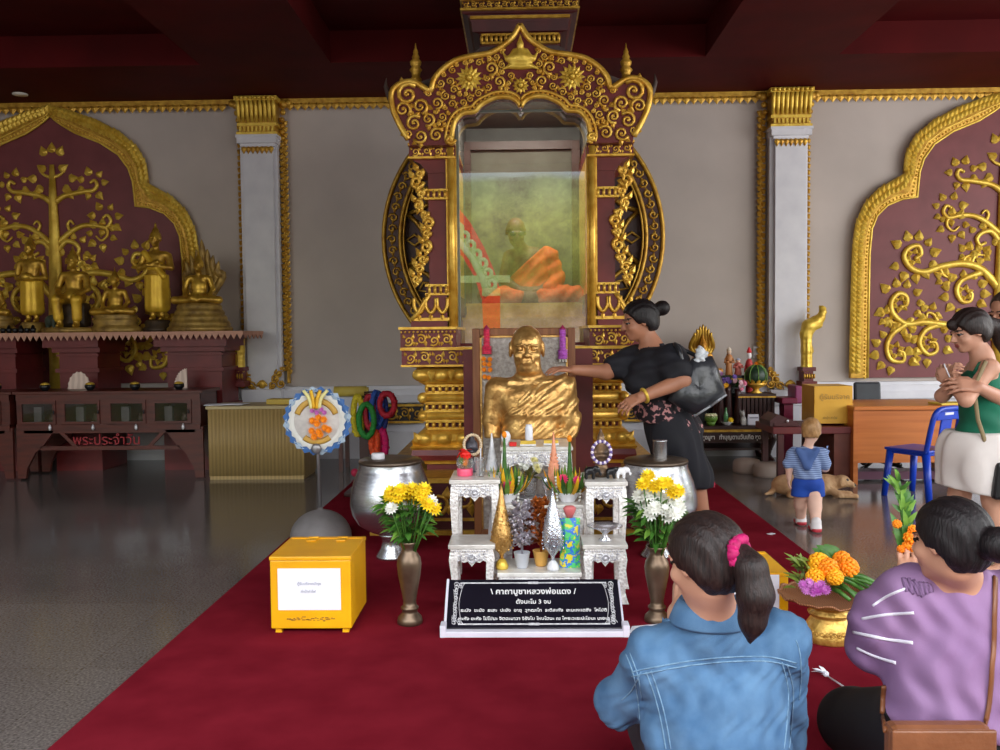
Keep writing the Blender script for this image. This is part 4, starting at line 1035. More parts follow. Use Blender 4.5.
def bouquet(c,z,spread,h,cols,label,seed,fl):
    "fl: list of (dx,dz,mat,R) flower heads"
    rr=random.Random(seed); r=thing('flower_bouquet',label,'flowers',(c.x,c.y,z),'chrysanthemum bouquets')
    b=MB(); base=Vector((c.x,c.y,z-.08))
    heads=[]
    for dx,dz,m,R in fl:
        h_=Vector((c.x+dx,c.y+rr.uniform(-.09,.06)-.04,z+dz)); heads.append((h_,m,R)); b.tube([base+Vector((dx*.1,0,0)),base.lerp(h_,.6)+Vector((0,0,-.01)),h_-Vector((0,0,.01))],.0035,5,0)
    for i in range(150):
        t=rr.uniform(.12,.86); a=rr.uniform(0,2*PI); rad=(.03+.85*t*spread)*rr.uniform(.5,1.05); p=Vector((c.x+rad*math.cos(a),c.y+rad*.8*math.sin(a),z+t*h*.86))
        d=Vector((math.cos(a),math.sin(a)*.8,rr.uniform(-.5,.9))); b.blade(p,p+d.normalized()*rr.uniform(.05,.10),rr.uniform(.02,.035),(0,-.3,1),rr.choice((0,0,1)),.1,4)
    b.build('foliage',[LEAF,LEAFL],r)
    for h_,m,R in heads:
        m_=MB(); mum(m_,h_,(h_.x-c.x,-.16,.16+.4*(h_.z-z-.2)),R,0); m_.build('flower',[m],r)
c,z=brass_vase(410,4.2,623,541,'aged brass vase left of the black sign, holding yellow chrysanthemums')
k=c.y/F; rr=random.Random(3)
fl=[((px-411)*k,(541-py)*k,YFL,.042) for px,py in((397,486),(407,483),(417,484),(427,489),(433,497),(400,496),(410,494),(420,496),(394,493),(429,483),(413,489),(438,502),(404,490))]+[((px-411)*k,(541-py)*k,WFL,.036) for px,py in((398,501),(436,494),(423,503),(434,506),(408,503))]
bouquet(c,z,.11,.28,None,'bouquet of yellow and white chrysanthemums in the left brass vase',4,fl)
c,z=brass_vase(657,4.24,621,546,'aged brass vase right of the white tables, holding white chrysanthemums')
fl=[((px-656)*k,(546-py)*k,YFL,.042) for px,py in((640,478),(648,474),(657,477),(665,480),(672,484),(651,481),(660,484),(668,487))]+[((px-656)*k,(546-py)*k,WFL,.042) for px,py in((638,492),(646,490),(655,492),(663,495),(671,497),(641,502),(650,501),(660,504),(669,506),(646,508),(675,503),(655,509),(664,511))]
bouquet(c,z,.11,.27,None,'bouquet of white chrysanthemums with yellow ones behind, in the right brass vase',8,fl)
# ================================================================== things on the offering tables
GLS=mat('clear_plastic',(235,240,244),.08,0,var=.02,trans=.92,alpha=.55)
PINK=mat('pink_flower',(244,70,130),.6,rgb2=(226,40,104),vs=50); REDR=mat('red_ribbon',(238,50,40),.5,rgb2=(210,24,24),vs=30); GREY=mat('dark_bronze',(72,70,78),.4,.5,rgb2=(48,46,52)); CREAM=mat('cream_beads',(226,206,176),.5,rgb2=(200,176,140),vs=60)
def cone_offer(px,Y,zb,pyt,hw,mats,label,group=None,fat=.28,base=.12,name='offering_cone'):
    c=on(px,Y,zb); zt=P(px,pyt,Y).z; H=zt-zb; w=hw*Y/F
    r=thing(name,label,'offering',c,group)
    b=MB(); b.lathe([(w*.55,zb+.001),(w*.6,zb+H*base*.3),(w*.4,zb+H*base*.8),(w*.18,zb+H*base)],(c.x,c.y,0),20); b.build('base',mats[1],r)
    s=MB(); z=lambda t: zb+H*(base+(1-base)*t)
    s.lathe([(w*.14,z(0)),(w*.2,z(.06)),(w*.85,z(fat*.55)),(w,z(fat)),(w*.86,z(fat+.14)),(w*.5,z(fat+.36)),(w*.24,z(.82)),(w*.06,z(1))],(c.x,c.y,0),22)
    for k in range(11):
        t=fat*.5+.045*k*1.2; 
        if t>.8: break
        rad=w*(1.02 if t<=fat else 1.02-.95*(t-fat)/(.9-fat)); n=max(5,int(rad/.0075))
        for i in range(n): a=2*PI*i/n+k*.3; s.ball((c.x+rad*math.cos(a),c.y+rad*math.sin(a),z(t)),.006,0,5,4)
    s.build('cone',mats[0],r); return r
SIL=mat('silver_beads',(226,230,238),.22,.75,rgb2=(176,182,194),vs=60,bump=.4,bs=120); GLB=mat('gold_beads',(226,184,112),.28,.7,rgb2=(176,126,60),vs=60,bump=.4,bs=120); PEACH=mat('peach_cloth',(246,176,140),.5,rgb2=(226,140,104),vs=40); PEARL=mat('pearl_white',(244,244,246),.3,rgb2=(214,216,222),vs=40)
E=.001
zf,zm,zh,zl,zr=T['cf']+E,T['cm']+E,T['ch']+E,T['lt']+E,T['rt']+E
cone_offer(502,4.50,zf,483,11,(GLB,GOLDY),'pointed gold beaded cone on a gold ball foot, front low white table','beaded offering cones')
cone_offer(553,4.47,zf,487,10.5,(SIL,PEARL),'pointed silver beaded cone on a white foot, front low white table','beaded offering cones',.34)
cone_offer(493,5.25,zm+.11 if False else .009,433,9,(PEARL,PEARL),'tall white pointed cone left of the highest white table',None,.3,.42)
cone_offer(554,4.98,zm,432,7,(PEACH,GOLDY),'slim peach cloth cone beside the right leaf bowl',None,.2,.06)
def metal_tree(px,Y,pyt,m,pm,label,seed):
    c=on(px,Y,zf); zt=P(px,pyt,Y).z; H=zt-zf; k=Y/F; r=thing('metal_tree',label,'offering',c,'small metal trees in pots'); rr=random.Random(seed)
    b=MB(); b.lathe([(5*k,zf),(6*k,zf+.01),(8*k,zf+.075),(8.5*k,zf+.08),(7.5*k,zf+.08),(6*k,zf+.06)],(c.x,c.y,0),20); b.build('pot',pm,r)
    b=MB(); b.tube([(c.x,c.y,zf+.05),(c.x+.004,c.y,zf+H*.6),(c.x,c.y,zt-.02)],.006,6)
    for i in range(170):
        t=rr.uniform(.34,1); a=rr.uniform(0,2*PI); R=(12*k)*math.sin(PI*min(1,(1-t)*1.15+.12))*rr.uniform(.6,1.1)
        p=Vector((c.x+R*math.cos(a),c.y+R*math.sin(a),zf+H*t)); b.blade(p,p+Vector((math.cos(a)*.6,math.sin(a)*.6,rr.uniform(-.2,1))).normalized()*.035,.03,(math.cos(a),math.sin(a),.3),0,.15,3,.1)
        if i%3==0: b.ball(p,.011,0,6,4)
    b.build('foil_leaves',m,r)
metal_tree(522,4.52,504,mat('silver_foil_leaf',(226,222,230),.3,.6,rgb2=(168,160,172),vs=40),mat('pot_grey',(196,200,208),.4),'small silver leaf tree in a grey pot on the front low white table',1)
metal_tree(541,4.56,500,mat('copper_leaf',(200,110,40),.35,.5,rgb2=(150,70,20),vs=40),mat('pot_gold',(222,168,84),.45),'small copper leaf tree in a gold pot on the front low white table',2)
def gift():
    Y=4.52; c=on(570,Y,zf); zt=P(570,506,Y).z; k=Y/F; w=10.5*k; r=thing('gift_pack','bright green and yellow wrapped packet with red top on the front low white table','packet',c)
    m=mat('gift_print',(70,200,110),.3,rgb2=(236,222,50),vs=22); nt=m.node_tree; rp=[n for n in nt.nodes if n.type=='VALTORGB'][0]
    for p,q in((.42,(60,130,220)),(.5,(90,210,120)),(.58,(240,226,60)),(.64,(60,190,150))): e=rp.color_ramp.elements.new(p); e.color=lin(q)
    rp.color_ramp.interpolation='CONSTANT'
    b=MB(); H=zt-zf-.06; vs=[];fs=[]
    for i in range(9):
        t=i/8; d=.026*math.sin(PI*min(max(t,.03),.97))+.004; ww=w*(1-.06*math.sin(PI*t))
        vs+=[(c.x-ww,Y,zf+H*t),(c.x-ww*.5,Y-d,zf+H*t),(c.x+ww*.5,Y-d,zf+H*t),(c.x+ww,Y,zf+H*t),(c.x+ww*.5,Y+d,zf+H*t),(c.x-ww*.5,Y+d,zf+H*t)]
    for i in range(8):
        for j in range(6): fs.append((6*i+j,6*i+(j+1)%6,6*i+6+(j+1)%6,6*i+6+j))
    fs+=[(5,4,3,2,1,0),tuple(range(48,54))]; b.add(vs,fs,0); b.build('wrapper',m,r)
    b=MB(); b.lathe([(.012,zf+H-.005),(.028,zf+H+.03),(.034,zf+H+.05),(.02,zf+H+.062)],(c.x,Y,0),12,0,True,None,1,.5); b.build('gathered_top',mat('gift_top',(210,110,110),.4),r)
gift()
LFY=mat('leaf_yellow',(246,196,30),.5,rgb2=(226,160,16),vs=30)
def leafbowl(px,Y,label,blooms,tall,seed):
    c=on(px,Y,zm); k=Y/F; r=thing('leaf_bowl',label,'flowers',c,'folded leaf flower bowls'); rr=random.Random(seed); z=lambda py:P(px,py,Y).z
    b=MB(); b.lathe([(7*k,zm),(7*k,zm+.004),(12*k,zm+.045),(13.5*k,zm+.055),(12.5*k,zm+.055),(8*k,zm+.02)],(c.x,c.y,0),24); b.build('bowl',mat('bowl_white_%d'%px,(236,236,242),.3),r)
    L=MB(); z0=zm+.04
    for i in range(46):
        a=2*PI*i/46*2.0+.1; ring=.055 if i<23 else .03; el=rr.uniform(.8,1.15) if i<23 else 1.3; ln=rr.uniform(.12,.17)
        p=Vector((c.x+ring*math.cos(a),c.y+ring*math.sin(a),z0)); d=Vector((math.cos(a)*math.cos(el),math.sin(a)*math.cos(el),math.sin(el)))
        L.blade(p,p+d*ln,.028,(math.cos(a),math.sin(a),.2),1 if i%3==0 else (0 if i%3==1 else 2),.08,4,.2)
    zt=z(tall)
    L.lathe([(.018,z0),(.016,z0+.1),(.011,z0+(zt-z0)*.6),(.005,zt)],(c.x+.012*(1 if px>540 else -1),c.y+.03,0),8,0)
    L.build('folded_leaves',[LEAF,LFY,LEAFL],r)
    f=MB(); f.ball((c.x+.012*(1 if px>540 else -1),c.y+.03,zt+.004),(.014,.014,.02),0,8,6); f.build('marigold_tip',OFL,r)
    for bx_,by_,R in blooms:
        q=P(bx_,by_,Y-.07); m=MB(); mum(m,q,(q.x-c.x,-.2,.03),R,0); m.build('flower',PINK,r)
    for sg in(-1,1):
        s=MB()
        for j in range(8): s.ball((c.x+sg*(.068-.001*j),c.y-.05,z0+.10-.018*j),.0075,0,6,4)
        s.build('jasmine_string',WFL,r)
leafbowl(507,4.90,'white bowl of folded orange and green leaves with one pink flower, left of centre',[(508,486,.036)],436,3)
leafbowl(568,4.90,'white bowl of folded green leaves with two pink flowers and tall spike, right of centre',[(563,479,.032),(577,480,.028)],440,5)
def glass_vase():
    Y=5.0; c=on(530,Y,zm); k=Y/F; z=lambda py:P(530,py,Y).z
    b=MB(); b.lathe([(11*k,zm),(12*k,zm+.006),(15*k,zm+.012),(15*k,zm+.014),(11*k,zm+.01)],(c.x,c.y-.02,0),28); tag(b.build('silver_dish',SILV),'flat silver dish under the clear flower glass on the middle table','dish')
    b=MB(); b.lathe([(.03,zm+.016),(.034,zm+.02),(.042,zm+.09),(.05,zm+.12),(.047,zm+.12),(.038,zm+.08),(.03,zm+.026)],(c.x,c.y,0),24); tag(b.build('flower_glass',GLS),'clear glass of pale flowers at the centre of the middle white table','vase')
    r=thing('flower_bunch','bunch of pale cream flowers in the clear glass below the golden bust','flowers',(c.x,c.y,zm+.1)); rr=random.Random(9)
    l=MB()
    for i in range(26): a=rr.uniform(0,6.28); p=Vector((c.x,c.y,zm+.10)); l.blade(p,p+Vector((math.cos(a)*.09,math.sin(a)*.06,rr.uniform(.0,.10))),.02,(0,0,1),0,.2,4)
    l.build('foliage',mat('olive_leaf',(150,150,80),.5,rgb2=(110,104,50),vs=30),r)
    for i in range(11):
        a=rr.uniform(0,6.28); R=rr.uniform(.02,.08); m=MB(); mum(m,(c.x+R*math.cos(a),c.y-.02+R*.6*math.sin(a),zm+.15+rr.uniform(-.02,.06)),(math.cos(a),-.6,.7),.026,0); m.build('flower',[WFL,mat('cream_petal%d'%i,(236,228,160),.6)][i%2],r)
    c=on(546,4.96,zm); b=MB(); b.lathe([(.016,0),(.018,.004),(.006,.02),(.005,.05),(.018,.07),(.024,.10),(.022,.12),(.014,.125)],c,16)
    tag(b.build('silver_goblet',SIL),'small silver goblet between the clear flower glass and right leaf bowl','goblet')
    b=MB(); c=on(541,4.86,zm); b.lathe([(.02,0),(.05,.008),(.052,.012),(.045,.011)],c,20); tag(b.build('copper_saucer',mat('copper',(190,120,80),.35,.6)),'small copper saucer at the front edge of the middle white table','saucer')
glass_vase()
# left tall table
def jar():
    Y=4.84; c=on(465,Y,zl); k=Y/F; r=thing('wrapped_jar','clear wrapped jar with red ribbon top and pink base on the left tall table','jar',c); z=lambda y:P(465,y,Y).z
    b=MB(); b.lathe([(7.5*k,zl),(8*k,zl+.004),(8*k,zl+.035),(7.4*k,zl+.04)],(c.x,c.y,0),20); b.build('pink_base',mat('pink_candle',(250,96,130),.4),r)
    b=MB(); b.lathe([(7.2*k,zl+.041),(8.6*k,zl+.06),(8.6*k,zl+.09),(6*k,z(457)),(5*k,z(455))],(c.x,c.y,0),20); b.build('clear_wrap',GLS,r)
    b=MB(); rr=random.Random(4)
    for i in range(16): a=2*PI*i/16; p=Vector((c.x,c.y,z(455))); b.blade(p,p+Vector((math.cos(a)*.045,math.sin(a)*.045,rr.uniform(-.03,.035))),.03,(0,0,1),0,.25,4)
    b.ball((c.x,c.y,z(454)),(.03,.03,.018),0,10,6); b.build('ribbon',REDR,r)
    f=MB(); 
    for i in range(8): mum(f,(c.x+rr.uniform(-.022,.022),c.y-.01,zl+.06+rr.uniform(0,.05)),(rr.uniform(-1,1),-1,.3),.016,i%2,2)
    f.build('flowers_inside',[OFL,LEAFL],r)
    Y=4.80; c=on(480,Y,zl); z=lambda y:P(480,y,Y).z; r=thing('plastic_cup','clear plastic cup with a white straw on the left tall table','cup',c)
    b=MB(); b.lathe([(.02,zl),(.022,zl+.002),(.030,zl+.10),(.031,zl+.103),(.028,zl+.1),(.02,zl+.006)],(c.x,c.y,0),20); b.build('cup',GLS,r)
    b=MB(); b.tube([(c.x,c.y,zl+.008),(c.x+.006,c.y-.004,z(448))],.0035,6); b.build('straw',WHITE,r)
    # beaded ring draped on a small dark figure
    Y=4.97; c=on(472,Y,zl); z=lambda y:P(472,y,Y).z; zt=z(432)
    d=SDF(); o=Vector((c.x,c.y,zl)); H=zt-zl
    d.cone(o+Vector((0,0,.012)),o+Vector((0,0,.02)),.03,.026,.01).cone(o+Vector((0,0,.02)),o+Vector((0,0,H*.5)),.018,.016).cone(o+Vector((0,0,H*.5)),o+Vector((0,0,H*.75)),.024,.016).ell(o+Vector((0,0,H*.86)),(.015,.016,.02)).cone(o+Vector((0,0,H*.92)),o+Vector((0,0,H)),.008,.003)
    for sx in(-1,1): d.cone(o+Vector((sx*.024,0,H*.72)),o+Vector((sx*.03,-.01,H*.5)),.008,.007).cone(o+Vector((sx*.03,-.01,H*.5)),o+Vector((0,-.025,H*.52)),.007)
    lo,hi=d.bounds(.02); tag(sdfobj('dark_figurine',d,lo,hi,.005,GREY),'small dark figurine behind the wrapped jar on the left tall table','figurine')
    b=MB(); ctr=Vector((c.x+.006,c.y-.035,z(444))); n=26
    for i in range(n): a=2*PI*i/n; b.ball(ctr+Vector((.047*math.cos(a),.012*math.sin(a),.054*math.sin(a))),.0095,0,6,4)
    tag(b.build('bead_ring',CREAM),'cream bead ring hung on the small dark figurine at left','garland')
jar()
def right_figs():
    Y=4.86; c=on(601,Y,zr); z=lambda y:P(601,y,Y).z; zt=z(428); H=zt-zr; o=Vector((c.x,c.y,zr)); d=SDF()
    d.ell(o+Vector((0,0,.014)),(.035,.03,.014)).cone(o+Vector((0,0,.02)),o+Vector((0,0,H*.42)),.026,.02).cone(o+Vector((0,0,H*.42)),o+Vector((0,0,H*.66)),.026,.03).ell(o+Vector((0,-.004,H*.78)),(.018,.02,.024)).cone(o+Vector((0,0,H*.84)),o+Vector((0,.004,H)),.014,.004)
    for sx in(-1,1): d.cone(o+Vector((sx*.035,0,H*.64)),o+Vector((sx*.045,-.015,H*.42)),.010,.008).cone(o+Vector((sx*.045,-.015,H*.42)),o+Vector((sx*.01,-.035,H*.45)),.008).cone(o+Vector((sx*.02,-.01,H*.2)),o+Vector((sx*.034,-.012,.02)),.014,.012)
    lo,hi=d.bounds(.02); tag(sdfobj('bronze_figurine',d,lo,hi,.005,mat('bronze_brown',(150,118,84),.4,.4,rgb2=(72,62,60),vs=18)),'dark standing figurine on the right tall white table','figurine')
    b=MB(); n=26; ctr=o+Vector((.0,-.038,H*.52))
    for i in range(n): a=2*PI*i/n; b.ball(ctr+Vector((.05*math.cos(a),.01*math.sin(a),.058*math.sin(a))),.0105,i%2,6,4)
    tag(b.build('bead_garland',[mat('bead_violet',(104,84,150),.4),mat('bead_white',(240,226,240),.4)]),'violet and white bead garland around the figurine on the right tall table','garland')
    def elephant(px,Y,m,label,s=1):
        c=on(px,Y,zr); d=SDF(); v=lambda x,y,z: c+Vector((x,y,z))*s
        d.ell(v(0,0,.036),(.026*s,.016*s,.018*s)).ell(v(.028,0,.044),(.013*s,.012*s,.014*s)).cone(v(.038,0,.042),v(.045,0,.018),.006*s,.004*s,.006).cone(v(.045,0,.018),v(.05,0,.026),.004*s,.003*s,.004)
        for x in(-.016,.014):
            for y in(-.009,.009): d.cone(v(x,y,.03),v(x,y,.006),.0075*s,.007*s,.005)
        for y in(-1,1): d.ell(v(.02,y*.013,.046),(.008*s,.003*s,.011*s),None,.003)
        lo,hi=d.bounds(.01); o=sdfobj('toy_elephant',d,lo,hi,.0035,m); tag(o,label,'figurine','tiny elephants on the right tall table')
    elephant(590,4.78,BLACK,'tiny black elephant left of the figurine on the right tall table',1.25); elephant(611,4.8,BLACK,'tiny black elephant right of the figurine on the right tall table',1.1); elephant(621,4.8,PEARL,'tiny white elephant at the right end of the right tall table',1.1)
    # footed silver dish on the low right table
    zq=T['rl']+E; c=on(605,4.52,zq); b=MB(); b.lathe([(.032,0),(.034,.004),(.014,.02),(.012,.034),(.03,.05),(.072,.068),(.09,.072),(.09,.077),(.05,.066),(.01,.056)],c,28); tag(b.build('silver_footed_dish',mat('dish_silver',(224,224,232),.2,.7)),'round footed silver dish on the low right white table','dish')
right_figs()
# on the highest table, before the bust
def high_items():
    def gbox(px,Y,w,h,label):
        c=on(px,Y,zh); b=MB(); b.box(c+Vector((0,0,h/2)),(w,.05,h),0,None,.003); b.box(c+Vector((0,-.0005,.006)),(w+.004,.054,.01),1,None,.002); tag(b.build('gilt_box',[GOLDY,PEARL]),label,'box','gilt boxes before the bust')
    gbox(528,5.21,.09,.03,'flat gilt box under the white cup, in front of the golden bust'); gbox(551,5.24,.085,.028,'flat gilt box at right in front of the golden bust')
    c=on(529,5.21,zh+.031); b=MB(); b.lathe([(.02,0),(.022,.004),(.022,.075),(.017,.082),(.019,.09),(.016,.092)],c,18); tag(b.build('white_cup',PAPER),'small white cup standing on the flat gilt box before the bust','cup')
    c=on(506,5.24,zh); r=thing('oval_plaque','small oval white plaque at the left end of the highest white table','plaque',c); b=MB(); b.lathe([(.026,-.004),(.028,0),(.026,.004)],c+Vector((0,0,.048)),24,0,True,Matrix.Rotation(PI/2,3,'X'),1,1.3); b.build('plate',PEARL,r); b=MB(); b.box(c+Vector((0,.004,.008)),(.03,.03,.016),0,None,.003); b.build('foot',PEARL,r)
    c=on(513,5.2,zh); b=MB(); b.box(c+Vector((0,0,.011)),(.042,.035,.022),0,None,.004); tag(b.build('red_box',REDR),'tiny red box between the oval plaque and the white cup','box')
high_items()
# garlands pinned on the framed panel
def hanging(px,pyt,pyb,m,label,tail=None):
    Y=5.925; t=P(px,pyt,Y); k=Y/F; r=thing('ribbon_garland',label,'garland',t,'ribbon garlands on the framed panel'); z=lambda y:P(px,y,Y).z
    b=MB(); L=pyb-pyt
    for i in range(int(L/1.6)):
        y=pyt+4+i*1.6; w=(3.3 if i<L*.4 else 2.6+ (2.4 if y>pyb-7 else 0))*k
        b.lathe([(w*.9,0),(w*1.05,.004),(w*.8,.009)],Vector((t.x,Y,z(y))),10,0)
    b.build('ribbon_column',m,r); b=MB(); b.lathe([(.022,0),(.02,.01),(.006,.028),(.002,.034)],Vector((t.x,Y,z(pyt+4))),10); b.build('bow_cap',mat('garland_cap_%d'%px,(150,20,70),.5),r)
    if tail:
        f=MB(); rr=random.Random(px)
        for y in tail:
            for dx in(-.012,.012): mum(f,(t.x+dx+rr.uniform(-.01,.01),Y-.01,z(y)+rr.uniform(-.006,.006)),(dx*10,-1,0),.02,0,2)
        f.build('marigolds',OFL,r)
    else:
        f=MB()
        for dx in(-.016,0,.016): f.tube([(t.x+dx,Y,z(pyb)),(t.x+dx*1.3,Y-.004,z(pyb+5))],.007,6)
        f.build('tassels',WFL,r)
hanging(486.5,326,353,mat('garland_pink',(244,70,110),.5,rgb2=(226,40,84),vs=50),'pink ribbon garland with marigolds at left of the framed panel',(359,364,369,377))
hanging(562.5,326,357,mat('garland_violet',(216,120,226),.5,rgb2=(188,84,204),vs=50),'violet ribbon garland with white tassels at right of the framed panel')
# ================================================================== seated figure in the case
def case_monk():
    Y=7.32; zb=SZ(303,7.03)+.001; c=Vector((P(530,300,Y).x,Y,zb)); r=thing('seated_monk','seated monk in an orange robe and dark glasses inside the glass case','person',c)
    M=M4(c,PI); d=SDF(); SK=mat('monk_skin',(120,84,62),.6,rgb2=(92,62,46)); OR=mat('robe_orange',(236,104,36),.7,rgb2=(200,76,22),vs=9,bump=.3,bs=30)
    d.ell((0,-.02,.1),(.17,.13,.11)).ell((0,-.02,.27),(.155,.105,.19),None,.05).cone((-.14,-.02,.40),(.14,-.02,.40),.05,.05,.04).cone((.05,0,.43),(.10,.06,.50),.05,.045,.03)
    at=head_ops(d,Vector((.11,.07,.575)),Matrix.Rotation(.12,3,'Z')@Matrix.Rotation(-.3,3,'X'),1.0)
    for sx in(-1,1):
        d.chain([(sx*.17,-.02,.39),(sx*.215,.0,.2),(sx*.10,.13,.12)],[.047,.042,.03]); d.chain([(sx*.12,0,.07),(sx*.36,.14,.06),(sx*.02,.22,.045)],[.085,.06,.045])
        hand_ops(d,(sx*.09,.14,.12),(-sx,.3,-.1),(0,.6,1),.9,sx)
    lo,hi=d.bounds(.03); sdfobj('body',d,lo,hi,.009,SK,r,M)
    rb=SDF(); rb.ell((0,-.02,.1),(.185,.145,.12)).ell((0,-.02,.27),(.17,.12,.2),None,.05).cone((-.15,-.02,.40),(.10,-.02,.41),.064,.06,.04)
    rb.chain([(-.17,-.02,.39),(-.225,.0,.2),(-.14,.12,.12)],[.064,.062,.05])
    for sx in(-1,1): rb.chain([(sx*.12,0,.07),(sx*.36,.14,.06),(sx*.10,.22,.05)],[.1,.075,.06])
    def fr(Q):
        x,y,z=Q.T; f=.006*np.sin((z*.75+x*.6)*75+np.sin(x*20)); cut=(z-.45)+(x+.1)*.9
        return np.maximum(np.maximum(rb(Q)-f,cut/1.35),-z+.0)
    lo,hi=rb.bounds(.03); sdfobj('robe',fr,lo,hi,.01,OR,r,M)
    g=MB()
    for sx in(-1,1): p=at(sx*.033,.092,.004); g.ball(p,(.026,.008,.02),0,10,6)
    g.tube([at(-.075,.03,.01),at(-.06,.075,.012),at(.06,.075,.012),at(.075,.03,.01)],.004,6); g.xf(M).build('dark_glasses',BLACK,r)
case_monk()
# ================================================================== LEFT: statue shelf and cabinets
WOODR=mat('dark_red_wood',(96,38,28),.35,rgb2=(70,26,20),vs=5,stretch=(1,1,6)); WOODD=mat('dark_brown_wood',(62,28,26),.35,rgb2=(42,18,18),vs=6)
SALMON=mat('salmon_trim',(206,156,134),.6,rgb2=(190,138,116))
ZS=P(120,332,9.0).z
def shelf():
    xe=P(243,334,9.0).x; xs=-6.3; r=thing('statue_shelf','long dark red statue shelf with scalloped salmon edge at left','shelf',((xs+xe)/2,9.4,0))
    b=MB(); b.bx(xs,xe,9.0,9.72,ZS-.03,ZS,0); n=int((xe-xs)/.062)
    for i in range(n):
        x=xs+(xe-xs)*(i+.5)/n; b.prism([(x-.031,ZS-.03),(x,ZS-.085),(x+.031,ZS-.03)],9.0,9.012,0)
    m=MB(); m.prism([(9.0,ZS-.03)]+[(9.0+.07*(i+.5*(1)),ZS-.03-(.05 if i%2 else 0)) for i in range(10)]+[(9.7,ZS-.03)],0,.012); b.add([(xe-.012+y,x,z) for x,y,z in m.v],m.f,0)
    b.build('shelf_slab',SALMON,r)
    for a,c,e,f in((60,98,48,103),(168,222,158,230),(-26,16,-32,22)):
        p=MB(); Y=9.15; X=lambda q:P(q,380,Y).x; z=lambda y:P(120,y,Y).z
        p.bx(X(a),X(c),Y,9.68,0,z(352)); p.bx(X(a)-.05,X(c)+.05,Y-.05,9.69,z(352),z(347)); p.bx(X(a)-.02,X(c)+.02,Y-.02,9.685,z(356),z(354)); p.bx(X(e),X(f),Y-.09,9.7,z(347),ZS-.031); p.bx(X(a)-.03,X(c)+.03,Y-.03,9.69,z(372),z(368)); p.bx(X(a)-.04,X(c)+.04,Y-.04,9.69,0,z(405))
        p.build('pedestal',MAROON,r)
shelf()
# gilded Buddha statues
SG=mat('statue_gold',(226,184,70),.34,.55,rgb2=(150,108,36),vs=12,bump=.15,bs=40); SGY=mat('statue_robe_gold',(240,200,64),.4,.35,rgb2=(214,166,44),vs=10); BASEG=mat('statue_base',(190,156,80),.45,.3,rgb2=(120,92,48),vs=12); DKB=mat('dark_base',(84,66,44),.5,.2,rgb2=(44,34,28),vs=14)
def bhead(d,c,s,flame=.07,R3=None):
    at=head_ops(d,c,R3,s,True,1.35); d.ell(at(0,-.02,.115),[.045*s,.05*s,.035*s],None,.01); d.cone(at(0,-.02,.14),at(0,-.02,.14+flame/s*.5),.024*s,.014*s,.01); d.cone(at(0,-.02,.14+flame/s*.5),at(0,-.02,.14+flame/s),.016*s,.002,.01)
def seat_ops(d,s,z0=0):
    v=lambda x,y,z:(x*s,y*s,z0+z*s)
    d.ell(v(0,-.02,.09),(.15*s,.12*s,.1*s)).ell(v(0,-.02,.27),(.135*s,.09*s,.17*s),None,.05*s).cone(v(-.14,-.02,.42),v(.14,-.02,.42),.05*s,.05*s,.04*s).cone(v(0,-.015,.44),v(0,0,.53),.045*s,.04*s,.02*s)
    for sx in(-1,1):
        d.chain([v(sx*.17,-.02,.41),v(sx*.235,.0,.23),v(sx*.17,.12,.10)],[.046*s,.04*s,.03*s],.02*s); d.chain([v(sx*.12,.0,.07),v(sx*.36,.12,.055)],[.085*s,.06*s],.03*s); d.chain([v(sx*.36,.12,.055),v(-sx*.05,.22,.05 if sx>0 else .085)],[.058*s,.04*s],.03*s)
    d.chain([v(.17,.12,.10),v(.05,.19,.12)],[.03*s,.022*s],.01*s); d.chain([v(-.17,.12,.10),v(-.05,.19,.13)],[.03*s,.022*s],.01*s)
    bhead(d,Vector(v(0,.01,.63)),s*1.05,.11*s)
